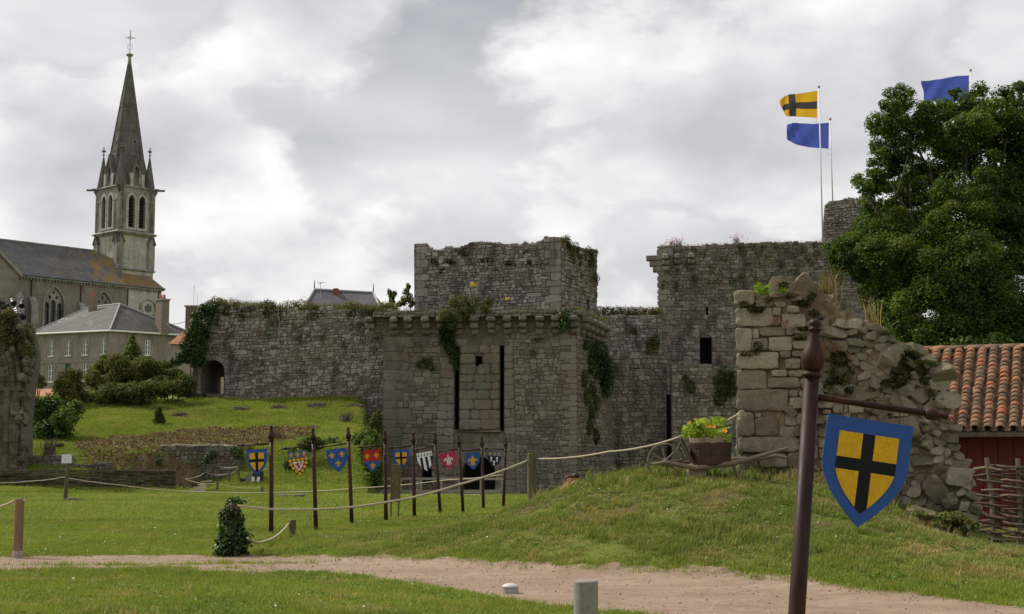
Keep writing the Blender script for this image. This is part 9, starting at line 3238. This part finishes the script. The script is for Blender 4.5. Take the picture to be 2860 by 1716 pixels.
# ------------------------------------------------------------------ boardwalk to the gate, steps, equipment, loose stones
def boardwalk():
 w = plain_mat('grey_board', (0.27, 0.235, 0.20), 0.9, 0.3, 6.0, 0.3, stretch=(0.3, 1, 1))
 Y = 81.0
 root = empty('wooden_footbridge', at(1200, 1390, Y), 'weathered wooden footbridge with handrails crossing to the arched gate', 'footbridge')
 zd = at(1200, 1383, Y).z
 zt = at(1200, 1339, Y).z
 for (yy, nm) in ((Y, 0), (Y + 3.0, 1)):
  xa, xb = at(990, 1340, Y).x, at(1402, 1340, Y).x
  xs = list(np.linspace(xa, xb, 8))
  for x in xs:
   mesh_obj('rail_post', *obox((x, yy, (zd + zt) / 2 - 0.2), (1, 0, 0), (0, 1, 0), (0, 0, 1), 0.13, 0.13, zt - zd + 0.4), w, root)
  mesh_obj('handrail', *obox(((xa + xb) / 2, yy - 0.02, zt), (1, 0, 0), (0, 1, 0), (0, 0, 1), xb - xa + 0.2, 0.16, 0.09), w, root)
  mesh_obj('lower_rail', *obox(((xa + xb) / 2, yy - 0.08, zd + 0.16), (1, 0, 0), (0, 1, 0), (0, 0, 1), xb - xa, 0.04, 0.13), w, root)
  x0 = at(936, 1340, Y).x
  p0, p1 = Vector((x0, yy - 2.2, zt - 0.42)), Vector((xa, yy, zt))
  d = (p1 - p0).normalized()
  mesh_obj('ramp_rail', *obox((p0 + p1) / 2, d, Vector((-d.y, d.x, 0)).normalized(), d.cross(Vector((-d.y, d.x, 0)).normalized()), (p1 - p0).length, 0.12, 0.09), w, root)
  mesh_obj('rail_post', *obox((x0 + 0.1, yy - 2.15, zd + 0.05), (1, 0, 0), (0, 1, 0), (0, 0, 1), 0.16, 0.14, zt - zd), w, root)
 n = 34
 for k in range(n):
  x = at(990, 1340, Y).x + (at(1402, 1340, Y).x - at(990, 1340, Y).x) * (k + 0.5) / n
  mesh_obj('deck_board', *obox((x, Y + 1.5, zd - 0.04), (1, 0, 0), (0, 1, 0), (0, 0, 1), 0.225, 3.1, 0.05), w, root)
 # iron posts along the gate side
 # steps
 g_ = on_ground(552, 1378, 58, 80)
 st = empty('wooden_steps', g_, 'small pale wooden steps at the foot of the far rope enclosure', 'steps')
 s = g_.y / FPX
 pw_ = plain_mat('pale_board', (0.42, 0.36, 0.28), 0.85, 0.2, 6.0)
 for k in range(4):
  mesh_obj('tread', *obox(g_ + Vector(((-8 + k * 8) * s, 0.1 + k * 0.22, (8 + k * 8) * s)), Vector((1, 0, 0.08)).normalized(), (0, 1, 0), (0, 0, 1), 0.46, 0.34, 0.05), pw_, st)
 mesh_obj('side_panel', *prism([(-22 * s, -0.1), (24 * s, -0.1), (24 * s, 26 * s), (16 * s, 26 * s), (-22 * s, 6 * s)], lambda u, v, d: g_ + Vector((u, -0.1 - d, v)), -0.05, 0.0), pw_, st)
 # equipment box under the first shield
 q = on_ground(712, 1347, 58, 82)
 eq = empty('equipment_case', q, 'grey equipment case with white sheets beside a black box under the first shield', 'case')
 s = q.y / FPX
 gr, bl = plain_mat('case_grey', (0.16, 0.16, 0.165), 0.7, 0.15), plain_mat('case_black', (0.015, 0.015, 0.018), 0.6, 0.2)
 mesh_obj('case', *prism([(-26 * s, 0), (-5 * s, 0), (-5 * s, 26 * s), (-12 * s, 26 * s), (-26 * s, 14 * s)], lambda u, v, d: q + Vector((u, -d, v)), -0.5, 0.1), gr, eq)
 mesh_obj('black_box', *obox(q + Vector((8 * s, 0.1, 14 * s)), (1, 0, 0), (0, 1, 0), (0, 0, 1), 24 * s, 0.5, 32 * s), bl, eq)
 mesh_obj('lamp_block', *obox(q + Vector((-34 * s, 0, 5 * s)), (1, 0, 0), (0, 1, 0), (0, 0, 1), 14 * s, 0.3, 10 * s), bl, eq)
 for (dx, a) in ((-2, 0.1), (12, -0.15)):
  mesh_obj('white_sheet', *obox(q + Vector((dx * s, -0.28, 8 * s)), (math.cos(a), 0, math.sin(a)), (0, 1, 0), (-math.sin(a), 0, math.cos(a)), 8 * s, 0.02, 13 * s), MATS['white_card'], eq)
 rng = np.random.default_rng(331)
 sl = gnd(808, 1391)
 o = mesh_obj('stone_slab', *bevbox(sl + Vector((0, 0, 0.06)), (1, 0, 0.03), (0, 1, 0), (0, 0, 1), 84 * sl.y / FPX, 0.7, 0.16, 0.05, rng, 0.04), M_STONE)
 tag(o, 'flat stone slab lying in the lawn behind the first banner posts', 'slab')
 rk = [rock_mesh('rock', rng, 3, 0.22, MATS['ruin_granite']) for _ in range(4)]
 for i, (x, y, w_, lb) in enumerate([(1792, 1356, 22, 'small pale stone on the mound left of the wheel'), (1622, 1416, 30, 'pale stone half sunk in the mound beside the weeds'), (1886, 1390, 28, 'brown stone sunk in the mound below the wheelbarrow'), (1430, 1488, 34, 'pale stone at the left tail of the mound'), (1506, 1486, 30, 'flat stone near the foot of the mound'), (1868, 1340, 12, 'tiny stone near the barrow log'), (2108, 1508, 26, 'flat pale stone low on the right slope of the mound'), (985, 1506, 16, 'white pebble in the grass right of the stub post'), (2735, 1478, 60, 'rounded grey boulder at the foot of the broken wall by the fence'), (2572, 1462, 84, 'long flat stone in the grass below the shield tip'), (2715, 1408, 54, 'pale block among the rubble above the boulder'), (1895, 1486, 14, 'dark small stone in the middle of the mound')]):
  g_ = on_ground(x, y, 15, 40)
  k = w_ * g_.y / FPX
  o = inst('rock', rk[i % 4], g_ + Vector((0, 0.1, 0.02 * k + (0.12 if w_ > 50 else 0.0))), (0.1, 0.1, i * 1.3), (k * 1.2, k * 0.9, k * (0.5 if w_ not in (60, 54) else 0.9)))
  tag(o, lb, 'stone', 'loose stones on the mound')
 lf = gnd(1463, 1686)
 o = mesh_obj('fallen_leaf', *lathe([(0.005, 0.0), (0.035, 0.012), (0.03, 0.022), (0.005, 0.018)], 7, lf + Vector((0, 0, 0.015))), plain_mat('red_leaf', (0.22, 0.03, 0.015), 0.7))
 tag(o, 'small red fallen leaf on the sandy path near the lamp', 'leaf')

boardwalk()

# ------------------------------------------------------------------ two people behind the mound
def person(x, Y, ztop, label, hair, cloth, turn, seed):
 rng = np.random.default_rng(seed)
 X = at(x, HOR, Y).x
 h = ztop
 root = empty('person', (X, Y, 0), label, 'person', 'people behind the mound')
 root.rotation_euler = (0, 0, turn)
 J = [((0, 0, 0.50), 0.105), ((0, 0, 0.60), 0.095), ((0, 0, 0.72), 0.110), ((0, 0, 0.80), 0.080), ((0, -0.005, 0.845), 0.042), ((0, -0.01, 0.885), 0.060), ((0, -0.012, 0.935), 0.074), ((0, -0.008, 0.975), 0.055),
   ((0.11, 0, 0.785), 0.045), ((0.155, 0, 0.64), 0.036), ((0.16, -0.04, 0.50), 0.027), ((0.16, -0.05, 0.45), 0.030), ((-0.11, 0, 0.785), 0.045), ((-0.155, 0, 0.64), 0.036), ((-0.16, -0.04, 0.50), 0.027), ((-0.16, -0.05, 0.45), 0.030),
   ((0.06, 0, 0.46), 0.070), ((0.065, -0.01, 0.27), 0.050), ((0.065, 0.01, 0.05), 0.032), ((0.065, -0.09, 0.02), 0.028), ((-0.06, 0, 0.46), 0.070), ((-0.065, -0.01, 0.27), 0.050), ((-0.065, 0.01, 0.05), 0.032), ((-0.065, -0.09, 0.02), 0.028)]
 E = [(0, 1), (1, 2), (2, 3), (3, 4), (4, 5), (5, 6), (6, 7), (3, 8), (8, 9), (9, 10), (10, 11), (3, 12), (12, 13), (13, 14), (14, 15), (0, 16), (16, 17), (17, 18), (18, 19), (0, 20), (20, 21), (21, 22), (22, 23)]
 me = bpy.data.meshes.new('body')
 me.from_pydata([tuple(c * h for c in p) for (p, r) in J], E, [])
 o = bpy.data.objects.new('body', me)
 COL.objects.link(o)
 o.parent = root
 md = o.modifiers.new('skin', 'SKIN')
 for i, (p, r) in enumerate(J):
  me.skin_vertices[0].data[i].radius = (r * h, r * h * 0.9)
 me.skin_vertices[0].data[0].use_root = True
 o.modifiers.new('sub', 'SUBSURF').levels = 2
 o.modifiers['sub'].render_levels = 2
 me.materials.append(plain_mat('skin', (0.52, 0.27, 0.18), 0.6, 0.08))
 # clothes
 mesh_obj('shirt', *lathe([(0.115 * h, 0.47 * h), (0.112 * h, 0.60 * h), (0.128 * h, 0.74 * h), (0.10 * h, 0.80 * h), (0.055 * h, 0.835 * h)], 16), cloth, root, True, local=True)
 for sx in (-1, 1):
  mesh_obj('trouser_leg', *tube([(sx * 0.062 * h, 0, 0.49 * h), (sx * 0.065 * h, -0.01 * h, 0.27 * h), (sx * 0.065 * h, 0.008 * h, 0.05 * h)], [0.085 * h, 0.064 * h, 0.046 * h], 10), plain_mat('denim', (0.04, 0.05, 0.09), 0.9), root, True, local=True)
 # hair, face
 V, F = lathe([(0.083 * h, -0.01 * h), (0.086 * h, 0.03 * h), (0.075 * h, 0.065 * h), (0.045 * h, 0.085 * h), (0.005, 0.09 * h)], 16, (0, 0.008 * h, 0.925 * h))
 V = [Vector((v.x, v.y + (0.020 * h if v.y < 0 and v.z < 0.96 * h else 0), v.z)) for v in V]
 mesh_obj('hair', V, F, hair, root, True, local=True)
 for sx in (-1, 1):
  mesh_obj('eye', *lathe([(0.001, 0), (0.009 * h, 0.004 * h), (0.001, 0.008 * h)], 8, (sx * 0.026 * h, -0.078 * h, 0.925 * h)), M_DARK, root, local=True)
  mesh_obj('ear', *lathe([(0.002, -0.016 * h), (0.012 * h, 0), (0.002, 0.018 * h)], 8, (sx * 0.075 * h, 0, 0.92 * h)), MATS['skin'], root, True, local=True)
 mesh_obj('nose', *tube([(0, -0.074 * h, 0.925 * h), (0, -0.092 * h, 0.905 * h), (0, -0.076 * h, 0.90 * h)], [0.006 * h, 0.012 * h, 0.006 * h], 6), MATS['skin'], root, True, local=True)

person(1589, 36.0, 1.22, 'person with reddish hair whose face just shows above the mound', plain_mat('auburn_hair', (0.07, 0.018, 0.012), 0.7), plain_mat('red_shirt', (0.30, 0.06, 0.05), 0.9), 0.3, 1)
person(1609, 36.8, 1.27, 'person with black hair seen from behind just above the mound', plain_mat('black_hair', (0.012, 0.010, 0.012), 0.6), plain_mat('dark_shirt', (0.04, 0.04, 0.05), 0.9), 2.6, 2)
